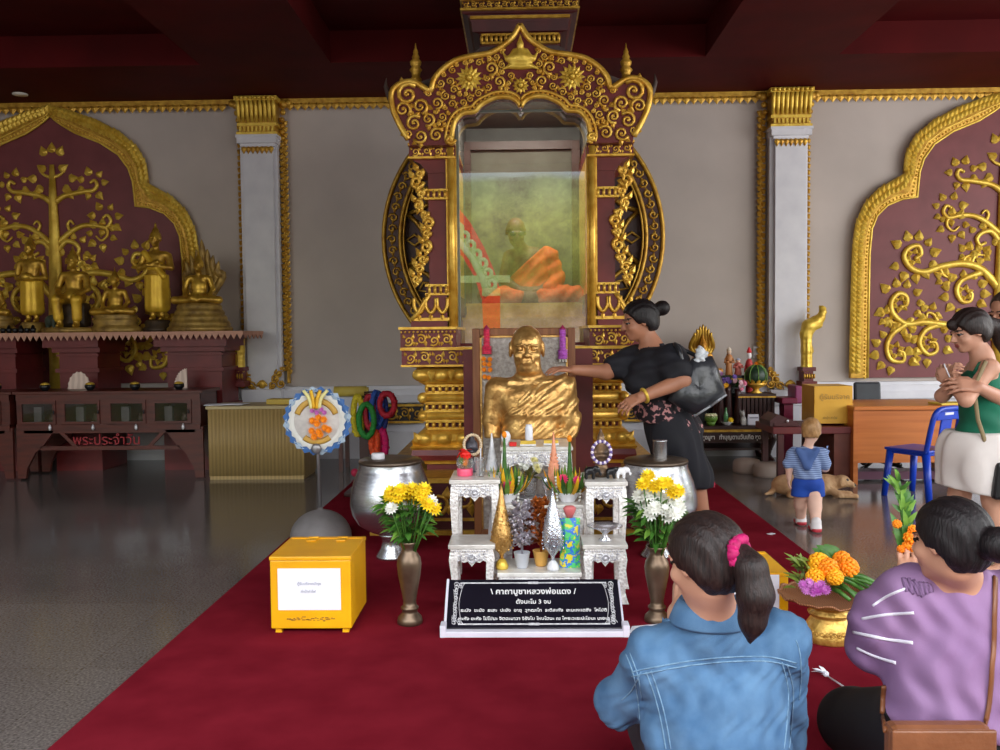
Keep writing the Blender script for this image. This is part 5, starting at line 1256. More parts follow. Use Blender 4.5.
def buddha(px,Y,label,kind,s=1):
    c=on(px,Y,ZS+.001); r=thing('buddha_statue',label,'statue',c,'golden statues on the left shelf'); M=M4(c,PI)
    if kind in('seated','naga'):
        b=MB()
        if kind=='seated': prof=[(.30,0),(.31,.015),(.30,.055),(.265,.075),(.255,.10),(.275,.125),(.27,.145),(.25,.16),(.255,.185),(.262,.20),(.24,.21)]
        else: prof=[(.35,0),(.355,.03),(.34,.05),(.325,.055),(.33,.08),(.31,.11),(.295,.115),(.30,.14),(.28,.17),(.265,.175),(.27,.20),(.25,.23),(.24,.235),(.245,.26),(.225,.29),(.21,.30)]
        h=prof[-1][1]; b.lathe([(a*s,z*s) for a,z in prof],(0,0,0),36,0,True,None,1,.62); b.xf(M).build('lotus_base' if kind=='seated' else 'coiled_base',BASEG,r)
        d=SDF(); ss=s*(.66 if kind=='seated' else .66); seat_ops(d,ss,h*s-.004); lo,hi=d.bounds(.03); sdfobj('body',d,lo,hi,.012,SG,r,M)
        if kind=='naga':
            n=MB()
            for i in range(7):
                u=(i-3)/3; a=u*.75; hgt=.66*s*(1-.10*abs(i-3)); base=Vector((u*.06*s,-.15*s,h*s+.06*s)); mid=Vector((u*.20*s,-.18*s,h*s+.30*s)); top=Vector((u*.155*s,-.14*s,h*s+hgt-.12*s)); tip=top+Vector((u*.03*s,.03*s,.12*s*(1.3 if i==3 else 1)))
                n.tube(smooth([base,mid,top,tip],4),[.045*s]*6+[.05*s,.045*s,.04*s,.035*s,.025*s,.014*s,.003*s],8)
            n.lathe([(.02*s,-.03*s),(.17*s,-.02*s),(.18*s,0),(.02*s,.02*s)],Vector((0,-.19*s,h*s+.27*s)),20,0,True,Matrix.Rotation(PI/2,3,'X'),1,1.3)
            n.xf(M).build('naga_hood',BASEG,r)
    elif kind in('bowl','crossed'):
        H=1.0*s; b=MB(); b.lathe([(.13*s,0),(.135*s,.03*s),(.11*s,.05*s),(.115*s,.09*s),(.10*s,.11*s)],(0,0,0),28); b.xf(M).build('base',BASEG if kind=='bowl' else DKB,r)
        d=SDF(); z0=.11*s; v=lambda x,y,z:(x*s,y*s,z0+z*s)
        for sx in(-1,1): d.chain([v(sx*.045,0,.12),v(sx*.04,0,.02),v(sx*.045,.05,.012)],[.032*s,.022*s,.018*s],.01)
        d.ell(v(0,0,.38),(.10*s,.07*s,.1*s)).ell(v(0,0,.52),(.085*s,.06*s,.12*s),None,.04*s).cone(v(-.09,0,.60),v(.09,0,.60),.036*s,.036*s,.03*s).cone(v(0,0,.62),v(0,0,.68),.03*s,.028*s,.015*s)
        for sx in(-1,1):
            if kind=='bowl': d.chain([v(sx*.115,0,.59),v(sx*.145,.0,.45),v(sx*.06,.10,.44)],[.034*s,.028*s,.022*s],.01)
            else: d.chain([v(sx*.115,0,.59),v(sx*.145,.02,.48),v(-sx*.05,.085,.53 if sx>0 else .505)],[.034*s,.028*s,.02*s],.01)
        if kind=='bowl': d.ell(v(0,.1,.455),(.06*s,.055*s,.045*s),None,.005)
        bhead(d,Vector(v(0,.01,.75)),s*.68,.07*s); lo,hi=d.bounds(.03); sdfobj('body',d,lo,hi,.011,SG,r,M)
        rb=SDF(); rb.cone(v(-.035,0,.13),v(-.03,0,.45),.075*s,.07*s,.05).cone(v(.035,0,.13),v(.03,0,.45),.075*s,.07*s,.06); rb.cone(v(-.085,-.02,.11),v(-.085,-.01,.45),.02*s,.02*s,.05).cone(v(.085,-.02,.11),v(.085,-.01,.45),.02*s,.02*s,.05)
        def fr(Q): return np.maximum(np.maximum(rb(Q)-.004*s*np.sin(Q[:,0]/s*80),z0+.07*s-Q[:,2]),Q[:,2]-z0-.42*s)
        lo,hi=rb.bounds(.03); sdfobj('robe_skirt',fr,lo,hi,.011,SGY,r,M)
        if kind=='crossed':
            st=SDF(); st.cone(v(.10,.02,.62),v(-.09,.06,.40),.03*s,.03*s).ell(v(0,.04,.5),(.09*s,.035*s,.05*s),None,.02); lo,hi=st.bounds(.02); sdfobj('shoulder_sash',st,lo,hi,.01,SGY,r,M)
    else:
        b=MB(); b.lathe([(.26*s,0),(.27*s,.02*s),(.25*s,.05*s),(.24*s,.05*s)],(.04*s,0,0),30,0,True,None,1,.6); b.xf(M).build('base',BASEG,r)
        b=MB(); b.box((0,-.06*s,.17*s),(.26*s,.16*s,.24*s),0,None,.04*s); b.xf(M).build('rock_seat',DKB,r)
        d=SDF(); z0=.05*s; v=lambda x,y,z:(x*s,y*s,z0+z*s)
        d.ell(v(0,-.05,.30),(.11*s,.09*s,.08*s)).ell(v(0,-.05,.43),(.085*s,.06*s,.12*s),None,.04*s).cone(v(-.09,-.05,.51),v(.09,-.05,.51),.036*s,.036*s,.03*s).cone(v(0,-.05,.53),v(0,-.04,.58),.03*s,.028*s,.015*s)
        for sx in(-1,1):
            d.chain([v(sx*.115,-.05,.5),v(sx*.15,-.02,.37),v(sx*.09,.09,.31)],[.034*s,.028*s,.022*s],.01); d.chain([v(sx*.06,-.03,.28),v(sx*.09,.11,.27),v(sx*.08,.09,.02),v(sx*.08,.14,.015)],[.06*s,.045*s,.028*s,.02*s],.015)
        bhead(d,Vector(v(0,-.03,.65)),s*.68,.06*s); lo,hi=d.bounds(.03); sdfobj('body',d,lo,hi,.011,SG,r,M)
        rb=SDF()
        for sx in(-1,1): rb.chain([v(sx*.06,-.04,.28),v(sx*.095,.11,.265),v(sx*.09,.09,.09)],[.056*s,.046*s,.046*s],.03)
        lo,hi=rb.bounds(.03); sdfobj('robe_skirt',lambda Q:rb(Q)-.004*np.sin(Q[:,0]/s*70),lo,hi,.011,SGY,r,M)
        e=SDF(); e.ell((.19*s,.02,.12*s),(.07*s,.06*s,.055*s)).ell((.14*s,.08*s,.13*s),(.035*s,.035*s,.04*s)).cone((.13*s,.11*s,.12*s),(.12*s,.14*s,.05*s),.018*s,.01*s)
        for x in(.15,.23): e.cone((x*s,.03,.1*s),(x*s,.03,.055*s),.022*s,.022*s)
        lo,hi=e.bounds(.02); sdfobj('kneeling_elephant',e,lo,hi,.01,mat('elephant_green',(64,74,64),.5),r,M)
buddha(33,9.42,'standing golden statue holding an alms bowl, left end of the shelf','bowl',1.04)
buddha(73,9.34,'golden statue seated on a rock with legs down and a small dark elephant','rock',1.08)
buddha(116,9.38,'cross-legged golden statue on a round lotus base, middle of the shelf','seated',.88)
buddha(158,9.46,'standing golden statue with arms crossed on its chest','crossed',1.14)
buddha(200,9.34,'golden statue under a flaring naga hood on a coiled tiered base','naga',.97)
buddha(-9,9.40,'golden statue at the left picture edge of which only the lotus base shows','seated',.9)
def trinkets():
    for i in range(6):
        c=on(3+6*i,9.14,ZS+.001); b=MB(); b.lathe([(.018,0),(.026,.02),(.03,.045),(.02,.05),(.012,.05+.03*(i%2))],c,10); tag(b.build('black_cup',BLACK),'little black cup in a row before the statues at the shelf left end','cup','black cups at the left end of the shelf')
trinkets()
# ---------------------------------------------------------------- glazed cabinets
CG=glass('cabinet_glass',-.02)
def cabinet(off,label,name):
    Y=8.5;yb=8.98; X=lambda q:P(100,430,Y).x+(q-100)*Y/F; z=lambda y:P(100,y,Y).z; o=off*Y/F
    r=thing('glazed_cabinet',label,'cabinet',(X(109)+o,8.74,0),'dark red glazed cabinets')
    b=MB(); b.bx(X(12)+o,X(206)+o,Y-.02,yb+.02,z(394),z(391),0,.004); b.build('cabinet_top',WOODR,r)
    b=MB(); b.bx(X(15)+o,X(203)+o,yb-.02,yb,z(426),z(394)); b.bx(X(15)+o,X(203)+o,Y,yb,z(428),z(425))
    for q in((15,17),(55.5,61),(100.5,108),(147.5,152.5),(194,203)): b.bx(X(q[0])+o,X(q[1])+o,Y+.002,yb,z(426),z(394))
    b.bx(X(15)+o,X(203)+o,Y-.01,Y+.02,z(400),z(394)); b.bx(X(15)+o,X(203)+o,Y-.012,Y+.02,z(430),z(424)); b.build('carcass',WOODR,r)
    for i,(a,c,g0,g1) in enumerate(((17,55.5,21,52.5),(61,100.5,65,98),(108,147.5,112,144.5),(152.5,194,157,190))):
        f=MB(); y0,y1=424.5,400
        for q in((a,g0,y0,y1),(g1,c,y0,y1),(g0,g1,y0,421.5),(g0,g1,403.5,y1)): f.bx(X(q[0])+o,X(q[1])+o,Y-.012,Y+.012,z(q[2]),z(q[3]))
        d=f.build('door',WOODR,r); g=MB(); g.bx(X(g0)+o,X(g1)+o,Y-.001,Y+.002,z(421.5),z(403.5)); g.build('pane',CG,d)
        k=MB(); k.ball((X(g1+1.5)+o,Y-.02,z(412)),(.009,.01,.022),0,8,5); k.build('handle',BLACK,d)
        l=MB(); px_=(50,94,138,186)[i]; l.ball((X(px_)+o,Y-.025,z(427.5)),(.017,.012,.026),0,8,5); l.tube([(X(px_)+o-.01,Y-.022,z(425.6)),(X(px_)+o,Y-.022,z(424)),(X(px_)+o+.01,Y-.022,z(425.6))],.004,5); l.build('padlock',SILV,r)
        s=MB(); s.bx(X(g0+3)+o,X(g0+11)+o,Y+.15,Y+.2,z(424),z(408),0); s.lathe([(.03,0),(.05,.03),(.03,.09)],(X(g1-10)+o,Y+.2,z(424)),10,1); s.build('contents',[mat('cab_book%d%s'%(i,name),(90,84,84),.6),mat('cab_pot%d%s'%(i,name),(70,50,40),.5)],r)
    for sx in(-1,1):
        C_=109.5; q=lambda v:C_+sx*(C_-v)*-1 if sx<0 else 2*C_-v
        pts=[(14,427.5),(55,427.5),(40,447),(33,452),(24,468),(22.5,478),(14,478)]
        for yy in(Y,yb-.04):
            l=MB(); p=[(X(v if sx<0 else 219-v)+o,max(0,z(y))) for v,y in pts]; l.prism(p,yy,yy+.035); l.build('bracket_leg',WOODR,r)
    b=MB(); b.bx(X(38)+o,X(181)+o,Y,Y+.03,z(450),z(446)); b.bx(X(22)+o,X(197)+o,Y,Y+.03,z(433),z(430))
    for a,c in((56,72),(163,147)):
        b.add([(X(a)+o,Y+.004,z(431)),(X(a+5)+o,Y+.004,z(431)),(X(c+5)+o,Y+.004,z(447)),(X(c)+o,Y+.004,z(447)),(X(a)+o,Y+.03,z(431)),(X(a+5)+o,Y+.03,z(431)),(X(c+5)+o,Y+.03,z(447)),(X(c)+o,Y+.03,z(447))],[(0,1,2,3),(7,6,5,4),(0,4,5,1),(1,5,6,2),(2,6,7,3),(3,7,4,0)])
    b.build('stretcher',WOODR,r)
    text('lettering','พระประจำวัน',.135,mat('red_letters'+name,(160,36,44),.5),r,(X(106)+o,Y+.012,z(440.5)),ext=.006,xs=.98)
    return z(391)
ZCB=cabinet(0,'dark red glazed cabinet with red Thai lettering below the statues','a')
cabinet(-195,'dark red glazed cabinet cut off by the left picture edge','b')
for i,px in enumerate((45,90,135,179,-4)):
    c=on(px,8.60,ZCB+.001); r=thing('donation_bowl',('black bowl with gold lid, first from the left on the long cabinet','black bowl with gold lid before the first white paper fan','black bowl with gold lid, third from the left on the long cabinet','black bowl with gold lid before the half white fan','black bowl with gold lid cut by the left picture edge')[i],'bowl',c,'black bowls on the cabinets')
    b=MB(); b.lathe([(.028,0),(.03,.008),(.046,.025),(.05,.045),(.042,.058)],c,20); b.build('bowl_body',BLACK,r); b=MB(); b.lathe([(.043,.058),(.044,.064),(.03,.074),(.008,.08)],c,20); b.build('lid',GOLDY,r)
def pfan(px,half,label):
    Y=8.86; c=on(px,Y,ZCB+.001); k=Y/F; n=18; pts=[]
    a0,a1=(0,PI) if not half else (PI/2,PI)
    for i in range(n+1):
        a=a0+(a1-a0)*i/n; R=(11.5 if not half else 13)*k*(1+.03*math.cos(i*PI)); pts.append((c.x+R*math.cos(a),c.z+R*1.5*math.sin(a)))
    if half: pts.append((c.x,c.z))
    b=MB(); b.prism(pts,Y,Y+.012); tag(b.build('paper_fan',mat('fan_white%d'%px,(232,210,196),.7,rgb2=(214,190,176),wave=6)),label,'fan')
pfan(79,False,'white scalloped paper fan standing on the cabinet, first from left'); pfan(187,True,'half white paper fan standing at the right end of the cabinet')
# ---------------------------------------------------------------- beige cabinet
def beige():
    Y=8.45; x0,x1=P(208,440,Y).x,P(304,440,Y).x; zt=P(256,406,Y).z; r=thing('beige_cabinet','beige ribbed low cabinet right of the dark red cabinet','cabinet',((x0+x1)/2,8.7,0))
    m=mat('bamboo_beige',(188,160,104),.5,rgb2=(168,142,90),wave=9,stretch=(1,1,.02)); b=MB(); b.bx(x0,x1,Y+.01,8.95,.03,zt-.03)
    n=64
    for i in range(n): x=x0+(x1-x0)*(i+.5)/n; b.tube([(x,Y+.01,.035),(x,Y+.01,zt-.03)],(x1-x0)/n*.5,6)
    b.build('ribbed_body',m,r); b=MB(); b.bx(x0-.015,x1+.015,Y-.01,8.97,zt-.03,zt,0,.004); b.build('cabinet_top',mat('beige_top',(198,178,130),.5),r); b=MB(); b.bx(x0+.01,x1-.01,Y+.005,8.94,0,.03); b.build('plinth',m,r)
    for q,(px,Yq,w,rz) in enumerate(((219,8.65,.26,.2),(236,8.6,.2,-.1))):
        b=MB(); b.box(on(px,Yq,zt+.004+.006*q),(w,.2,.006),0,(0,0,rz)); tag(b.build('paper_stack',PAPER),('loose white papers at the left end of the beige cabinet','second sheaf of white papers on the beige cabinet, nearer its middle')[q],'papers')
    c=on(281,8.7,zt+.001); b=MB(); b.box(c+Vector((0,0,.025)),(.24,.18,.05),0,None,.006); tag(b.build('yellow_tray',mat('tray_yellow',(206,176,70),.5)),'flat yellow box at the right end of the beige cabinet','box')
beige()
# ---------------------------------------------------------------- temple fan on its dome stand
def temple_fan():
    c=G(321,539,.008); Y=c.y; k=Y/F; z=lambda y:P(318,y,Y).z; r=thing('temple_fan','round white and blue fringed temple fan on a pole with a grey dome base','fan',c); cx=P(317,421,Y).x; zc=z(421)
    b=MB(); pr=[(31*k,.008),(31*k,.02)]+[(31*k*math.cos(a),.02+.185*math.sin(a)) for a in [PI/2*i/8 for i in range(1,8)]]+[(.02,.208),(.012,.22)]
    b.lathe(pr,(c.x,Y,0),36); b.build('dome_base',mat('dome_stone',(132,128,128),.55,rgb2=(112,108,108),vs=9),r)
    b=MB(); b.tube([(c.x,Y,.2),(cx,Y,z(440)),(cx,Y,z(392))],.011,8); b.ball((cx,Y-.035,z(448)),(.035,.015,.035),0,12,6); b.build('pole',mat('pole_grey',(150,148,150),.35,.6),r)
    RX=Matrix.Rotation(PI/2,3,'X'); R=23.5*k
    b=MB(); b.lathe([(R,-.012),(R,.004),(R*.97,.01),(.01,.012)],(cx,Y,zc),40,0,True,RX); b.build('fan_disc',mat('fan_cream',(226,220,214),.7,rgb2=(204,198,194),vs=30),r)
    b=MB()
    for a0,a1 in((.35,PI-.35),(PI+.9,2*PI-.9)): b.tube([(cx+R*.88*math.cos(a0+(a1-a0)*i/20),Y-.014,zc+R*.88*math.sin(a0+(a1-a0)*i/20)) for i in range(21)],.02,6,0,.4)
    b.build('gold_arc',mat('fan_gold',(216,170,76),.5),r)
    n=24
    for ring,(r0,r1,w,m,nm) in enumerate(((R*.93,R*1.26,.085,'fan_fringe_white','white_fringe'),(R*1.1,R*1.5,.085,'fan_fringe_blue','blue_fringe'))):
        b=MB()
        for i in range(n):
            a=2*PI*(i+.5*ring)/n; u=Vector((math.cos(a),0,math.sin(a))); t=Vector((-u.z,0,u.x)); o=Vector((cx,Y-.006+.012*ring,zc)); h=w*.5
            vs=[o+u*r0-t*h,o+u*r0+t*h,o+u*(r0+r1)/2+t*h+Vector((0,-.006,0)),o+u*r1,o+u*(r0+r1)/2-t*h+Vector((0,-.006,0))]; b.add(vs,[(0,1,2,4),(4,2,3)],0 if ring==0 else (0 if i%3 else 1))
        b.build(nm,[mat('fringe_w',(232,232,226),.7)] if ring==0 else [mat('fringe_b',(64,112,178),.6),mat('fringe_p',(176,196,214),.6)],r)
    g=thing('flower_offering','yellow, violet and orange flower garland pinned on the temple fan','garland',(cx,Y-.03,zc)); f=MB(); rr=random.Random(2)
    for dx in(-.05,-.02,.02,.05):
        f.tube(smooth([(cx+dx*1.6,Y-.03,z(390)),(cx+dx*.8,Y-.045,z(398)),(cx+dx*.55,Y-.045,z(408))],4),.012,6,0 if abs(dx)>.03 else 1,.6)
    f.build('ribbon_bow',[mat('ribbon_cream',(246,236,160),.5),LFY],g)
    for m,ys,R_ in((mat('violet_petal',(206,110,190),.6),((-.03,410),(.0,412),(.03,409),(.05,412)),.02),(OFL,((-.03,420),(.01,417),(.045,419),(.0,423),(-.035,430),(.01,431),(.05,427),(.075,429),(-.02,436),(.02,434)),.028)):
        b=MB()
        for dx,y in ys: mum(b,(cx+dx+.01,Y-.045,z(y)),(dx,-1,.1),R_,0,2)
        b.build('flowers',m,g)
temple_fan()
# ---------------------------------------------------------------- garland rack, cloth table with roll
def rack():
    Y=7.6; c=on(366,Y,.008); z=lambda y:P(366,y,Y).z; r=thing('garland_rack','dark wooden garland post behind the left steel bowl','rack',c)
    b=MB(); w=5*Y/F; b.bx(c.x-w,c.x+w,Y-w*.8,Y+w*.8,.03,z(399)); b.build('post',WOODD,r); b=MB(); b.bx(c.x-.16,c.x+.16,Y-.16,Y+.16,.008,.045,0,.01); b.build('foot',WOODD,r)
    b=MB()
    for px,py in((390,393),(381,391),(357,396),(372,398)): q=P(px,py,Y); b.tube([(c.x,Y,q.z-.01),(q.x,Y-.06,q.z)],.008,6)
    b.build('pegs',WOODD,r)
    def loop(px,py,rx,rz,rgb,label,dy=-.06,tr=.026,tilt=0):
        o=P(px,py,Y); o.y=Y+dy; n=28; pts=[]
        for i in range(n): a=2*PI*i/n; pts.append((o.x+rx*Y/F*math.cos(a),o.y+tilt*math.cos(a),o.z+rz*Y/F*math.sin(a)))
        b=MB(); b.tube(pts,tr,8,0,1,True)
        for i,p in enumerate(pts):
            for j in range(3): q=Vector(p)+Vector((RND.uniform(-1,1),RND.uniform(-1,1),RND.uniform(-1,1))).normalized()*tr*.8; b.ball(q,tr*.5,0,5,4)
        tag(b.build('flower_garland',mat('garland_%d_%d'%(px,py),rgb,.7,rgb2=tuple(int(v*.75) for v in rgb),vs=60)),label,'garland','garlands on the wooden post')
    loop(359,415,4.5,19,(216,196,30),'yellow garland loop, leftmost on the wooden post',-.05)
    loop(369,419,7.5,16,(36,140,50),'green garland loop hanging low in front of the post',-.13,.024)
    loop(371,411,4,16,(176,24,44),'dark red garland loop beside the post, behind the green one',-.09,.022)
    loop(378,409,4.5,17,(36,84,176),'blue garland loop right of the post',-.07,.026,.03)
    loop(382,412,4,18,(40,58,140),'dark blue garland loop between the blue and red ones',-.03,.024,.03)
    loop(388,404,7.5,11,(196,24,50),'red round garland ring, rightmost on the post',-.06,.026)
    loop(376,441,3,11,(244,84,30),'orange garland strand hanging lowest on the post',-.08,.026)
    loop(383,444,3.5,14,(226,16,110),'magenta garland strand hanging beside the orange one',-.05,.028)
    Y2=8.9; x0,x1=P(337,430,Y2).x,P(364,430,Y2).x; zt=P(350,397,Y2).z; r=thing('cloth_table','small side table with white cloth behind the garland post','table',((x0+x1)/2,9.1,0))
    b=MB(); b.bx(x0,x1,Y2,9.3,zt-.03,zt,0,.006); b.bx(x0+.005,x1-.005,Y2-.004,Y2+.004,zt-.36,zt-.02); b.build('cloth_top',mat('cloth_white',(214,220,234),.8),r)
    for x in(x0+.03,x1-.03):
        for y in(Y2+.03,9.26): b=MB(); b.bx(x-.02,x+.02,y-.02,y+.02,0,zt-.03); b.build('leg',WOODR,r)
    b=MB(); q0=P(334,392,Y2+.1);q1=P(366,392,Y2+.1); b.tube([(q0.x,Y2+.12,zt+.05),(q1.x,Y2+.12,zt+.05)],.05,14); b.tube([(q1.x,Y2+.12,zt+.05),(q1.x+.02,Y2+.12,zt+.05)],.04,14); tag(b.build('yellow_roll',mat('roll_yellow',(228,204,96),.5)),'pale yellow rolled mat lying on the white cloth table','roll')
    b=MB(); o=G(355,477,.008); b.ball((o.x,o.y,.05),.04,0,10,8); tag(b.build('pink_ball',mat('pink_ball',(206,40,84),.5)),'small dark pink ball on the carpet beside the left steel bowl','ball')
rack()
# ---------------------------------------------------------------- gilded naga figures by the pilasters
def naga(px,sg,label):
    Y=9.66; X=lambda d:P(px,340,Y).x+sg*d*Y/F; z=lambda y:P(px,y,Y).z; r=thing('gilded_naga',label,'statue',(X(0),Y,z(386)),'gilded figures beside the pilasters')
    b=MB(); b.bx(min(X(-7),X(6)),max(X(-7),X(6)),Y-.07,Y+.12,z(371),z(367)); b.bx(min(X(-5),X(4)),max(X(-5),X(4)),Y-.05,Y+.12,z(381),z(371)); b.bx(min(X(-8),X(7)),max(X(-8),X(7)),Y-.08,Y+.12,z(386.5),z(381)); 
    for i in range(5): b.ball((X(-5+2.4*i),Y-.06,z(376)),(.012,.012,.03),1,6,4)
    b.build('base',[MAROON,GOLDD],r)
    d=SDF(); v=lambda dx,y,yy=0:(X(dx),Y+yy,z(y))
    if sg<0: d.chain([v(-1,368),v(-1,350),v(-1.5,341)],[.062,.058,.06],.03)
    else: d.chain([v(-1,368),v(-1,350),v(-2,334),v(1,326),v(7,322),v(12,318)],[.062,.058,.062,.072,.058,.05],.03)
    if sg>0: d.chain([v(12,318),v(14.5,312),v(13.5,308)],[.042,.036,.028],.02); d.cone(v(13,309),v(17,308.5),.026,.014,.01); d.cone(v(12,309),v(11,305),.016,.004,.01); d.ell(v(6,325),(.09,.05,.05),None,.03)
    lo,hi=d.bounds(.03); sdfobj('body',lambda Q:d(Q)+.005*np.sin(Q[:,0]*150)*np.clip((z(330)-Q[:,2])*8,0,1)+.001*np.sin(Q[:,2]*120),lo,hi,.01,GOLDY,r)
naga(808,1,'gilded long-necked figure on a red base right of the right pilaster'); naga(238,-1,'short gilded column figure on a red base beside the left pilaster')
# ================================================================== RIGHT: altar, desks, chairs
def right_altar():
    Y=9.25; X=lambda q,YY=Y:P(q,430,YY).x; z=lambda y,YY=Y:P(740,y,YY).z
    r=thing('low_altar_table','low dark altar table with curved legs, gold edge and white lettering, right of the woman','table',(X(735),9.5,0))
    b=MB(); b.bx(X(690),X(775.5),Y,9.78,z(429.5),z(426),0,.006); b.bx(X(690),X(776),Y-.006,9.78,z(432),z(429.5),1); b.build('table_top',[WOODD,GOLDD],r); zt=z(426)
    b=MB(); b.bx(X(693),X(773),Y+.02,Y+.05,z(443),z(432)); b.bx(X(693),X(773),Y+.02,9.76,z(450.5),z(448.5)); b.build('apron',WOODD,r)
    for px in(696,770):
        for yy in(Y+.05,9.72):
            l=MB(); q=1 if px>730 else -1; l.tube([(X(px),yy,z(432)),(X(px+q*3.5),yy,z(440)),(X(px),yy,z(450)),(X(px-q*.5),yy,z(456)),(X(px+q*2),yy,.03)],[.05,.05,.036,.03,.04],8); l.ball((X(px+q*2),yy-.02,.03),(.045,.05,.03),0,8,5); l.build('leg',WOODD,r)
    text('lettering','ทำบุญตามวันเกิด ชุดละ 20 บาท',.062,mat('white_letters',(230,230,226),.5),r,(X(751),Y+.018,z(437.5)),xs=.84,bold=.002); text('lettering','ชุดบูชา',.06,MATS['white_letters'],r,(X(709),Y+.018,z(437.5)),xs=.8,bold=.002)
    r=thing('slatted_altar_box','dark slatted altar box with gold edge standing on the low altar table','box',(X(757,9.5),9.6,zt)); Yb=9.45; zb2=z(394,Yb)
    b=MB(); b.bx(X(738,Yb),X(776,Yb),Yb,9.77,zb2-.03,zb2,0); b.bx(X(738,Yb),X(776,Yb),Yb-.006,9.77,zb2-.04,zb2-.025,1); b.bx(X(740,Yb),X(774,Yb),Yb+.12,9.76,zt,zb2-.03,2)
    for i in range(9): x=X(740.5+4.1*i,Yb); b.bx(x-.016,x+.016,Yb+.01,Yb+.05,zt,zb2-.03,0)
    b.build('slatted_body',[WOODD,GOLDD,mat('altar_dark',(40,14,14),.6)],r)
    Ya=9.6; za=z(375.5,Ya); r=thing('altar_stand','narrow black altar stand with gold edge behind the slatted box','stand',(X(718,Ya),9.7,zt))
    b=MB(); b.bx(X(690,Ya),X(744,Ya),Ya,9.81,za-.03,za,0); b.bx(X(690,Ya),X(744,Ya),Ya-.006,9.8,za-.045,za-.03,1); b.bx(X(692,Ya),X(742,Ya),Ya+.05,9.8,zt,za-.03,0); b.build('stand_body',[BLACK,GOLDD],r)
    # statue under naga hood
    c=on(703,9.69,za+.001); r=thing('buddha_statue','small golden statue under a naga hood behind the black handbag','statue',c); s=.52; M=M4(c,PI); d=SDF(); seat_ops(d,s*.92,.02); lo,hi=d.bounds(.02); sdfobj('body',d,lo,hi,.008,mat('statue_orange_gold',(230,168,60),.45,.3,rgb2=(190,120,34),vs=12),r,M)
    b=MB(); b.lathe([(.16,0),(.165,.012),(.15,.025)],(0,0,0),28,0,True,None,1,.6); b.xf(M).build('base',GOLDD,r)
    n=MB()
    for i in range(7):
        u=(i-3)/3; base=Vector((u*.04,-.05,.2)); mid=Vector((u*.12,-.07,.30)); top=Vector((u*.085,-.02,.47-.05*abs(u)**2)); tip=top+Vector((u*.01,.02,.08-.04*abs(u)))
        n.tube(smooth([base,mid,top,tip],3),[.028]*5+[.026,.022,.017,.01,.002],7)
    n.xf(M).build('naga_hood',SG,r)
    def fig(px,pyt,YY,z0,cols,label,w=1,arms=True):
        c=on(px,YY,z0+.001); H=P(px,pyt,YY).z-z0; r=thing('figurine',label,'figurine',c,'figurines on the right altar'); b=MB(); b.lathe([(.035*w,0),(.04*w,.01),(.032*w,H*.3),(.028*w,H*.5),(.04*w,H*.62),(.03*w,H*.7),(.012*w,H*.74)],c,14)
        for sx in(-1,1): b.tube([c+Vector((sx*.036*w,0,H*.6)),c+Vector((sx*.05*w,-.02,H*.45)),c+Vector((sx*.012,-.045,H*.48))],.011*w,6)
        b.build('robe',mat('fig_a%d'%px,cols[0],.5),r)
        b=MB(); b.ball(c+Vector((0,0,H*.82)),(.026*w,.026*w,H*.09),0,10,7); b.build('head',mat('fig_b%d'%px,cols[1],.5),r)
        b=MB(); b.lathe([(.024*w,H*.87),(.028*w,H*.9),(.012*w,H*.97),(.004,H)],c,12); 
        b.build('headdress',mat('fig_c%d'%px,cols[2],.5),r)
    fig(729,347,9.66,za,((206,140,84),(236,206,180),(226,210,190)),'tall orange robed figurine with pale headdress on the black altar stand'); fig(738,358,9.64,za,((206,110,100),(236,196,170),(180,190,220)),'short red figurine beside the tall orange one')
    fig(749,347,9.70,zb2,((200,60,60),(246,246,246),(226,40,50)),'white and red figurine behind the green leaf dome'); fig(728,352,9.72,za,((120,110,90),(170,150,130),(110,90,70)),'slim brown figurine half hidden behind the orange one',.6)
    # green leaf dome on gold footed bowl
    c=on(756,9.54,zb2+.001); r=thing('leaf_dome','green leaf dome with marigold top on a gold footed bowl','offering',c); b=MB(); b.lathe([(.06,0),(.065,.008),(.03,.03),(.035,.05),(.10,.085),(.115,.11),(.10,.11),(.03,.07)],c,24); b.build('gold_bowl',GOLD,r)
    b=MB(); b.ball(c+Vector((0,0,.18)),(.118,.10,.12),0,18,10)
    for i in range(8): a=2*PI*i/8; b.tube([c+Vector((.12*math.cos(a)*math.cos(e),.102*math.sin(a)*math.cos(e),.18+.122*math.sin(e))) for e in [-.5+.25*j for j in range(9)]],.005,5,1)
    b.build('leaf_dome',[mat('dome_green',(38,70,44),.45,rgb2=(24,48,32),vs=20),LEAFL],r); b=MB(); mum(b,c+Vector((0,0,.30)),(0,-.2,1),.035,0,3); b.build('marigold',OFL,r); b=MB()
    for i in range(12): a=2*PI*i/12; p=c+Vector((.10*math.cos(a),.09*math.sin(a),.10)); b.blade(p,p+Vector((math.cos(a)*.05,math.sin(a)*.05,.05)),.045,(0,0,1),0,0,3)
    b.build('gold_petals',GOLDY,r)
    # flowers
    rr=random.Random(6)
    for i,(px,py,YY,cols,lab) in enumerate(((717,378,9.5,((214,150,220),(244,230,244)),'violet and white flower cluster beside the black handbag'),(720,388,9.45,((250,190,40),(240,150,120)),'orange and yellow flower cluster low beside the black handbag'),(728,383,9.5,((120,90,180),(150,120,200)),'purple flower cluster before the black altar stand'),(738,387,9.48,((236,130,160),(240,200,210)),'pink flower cluster left of the green leaf dome'))):
        o=P(px,py,YY); r=thing('flower_cluster',lab,'flowers',(o.x,YY,zt+.002),'flower clusters on the right altar'); b=MB()
        for k in range(22): a=rr.uniform(0,6.28); e=rr.uniform(-.3,1.3); dd=Vector((math.cos(a)*math.cos(e),math.sin(a)*math.cos(e),math.sin(e))); b.blade(o,o+dd*.10,.03,(0,0,1),0,.1,3)
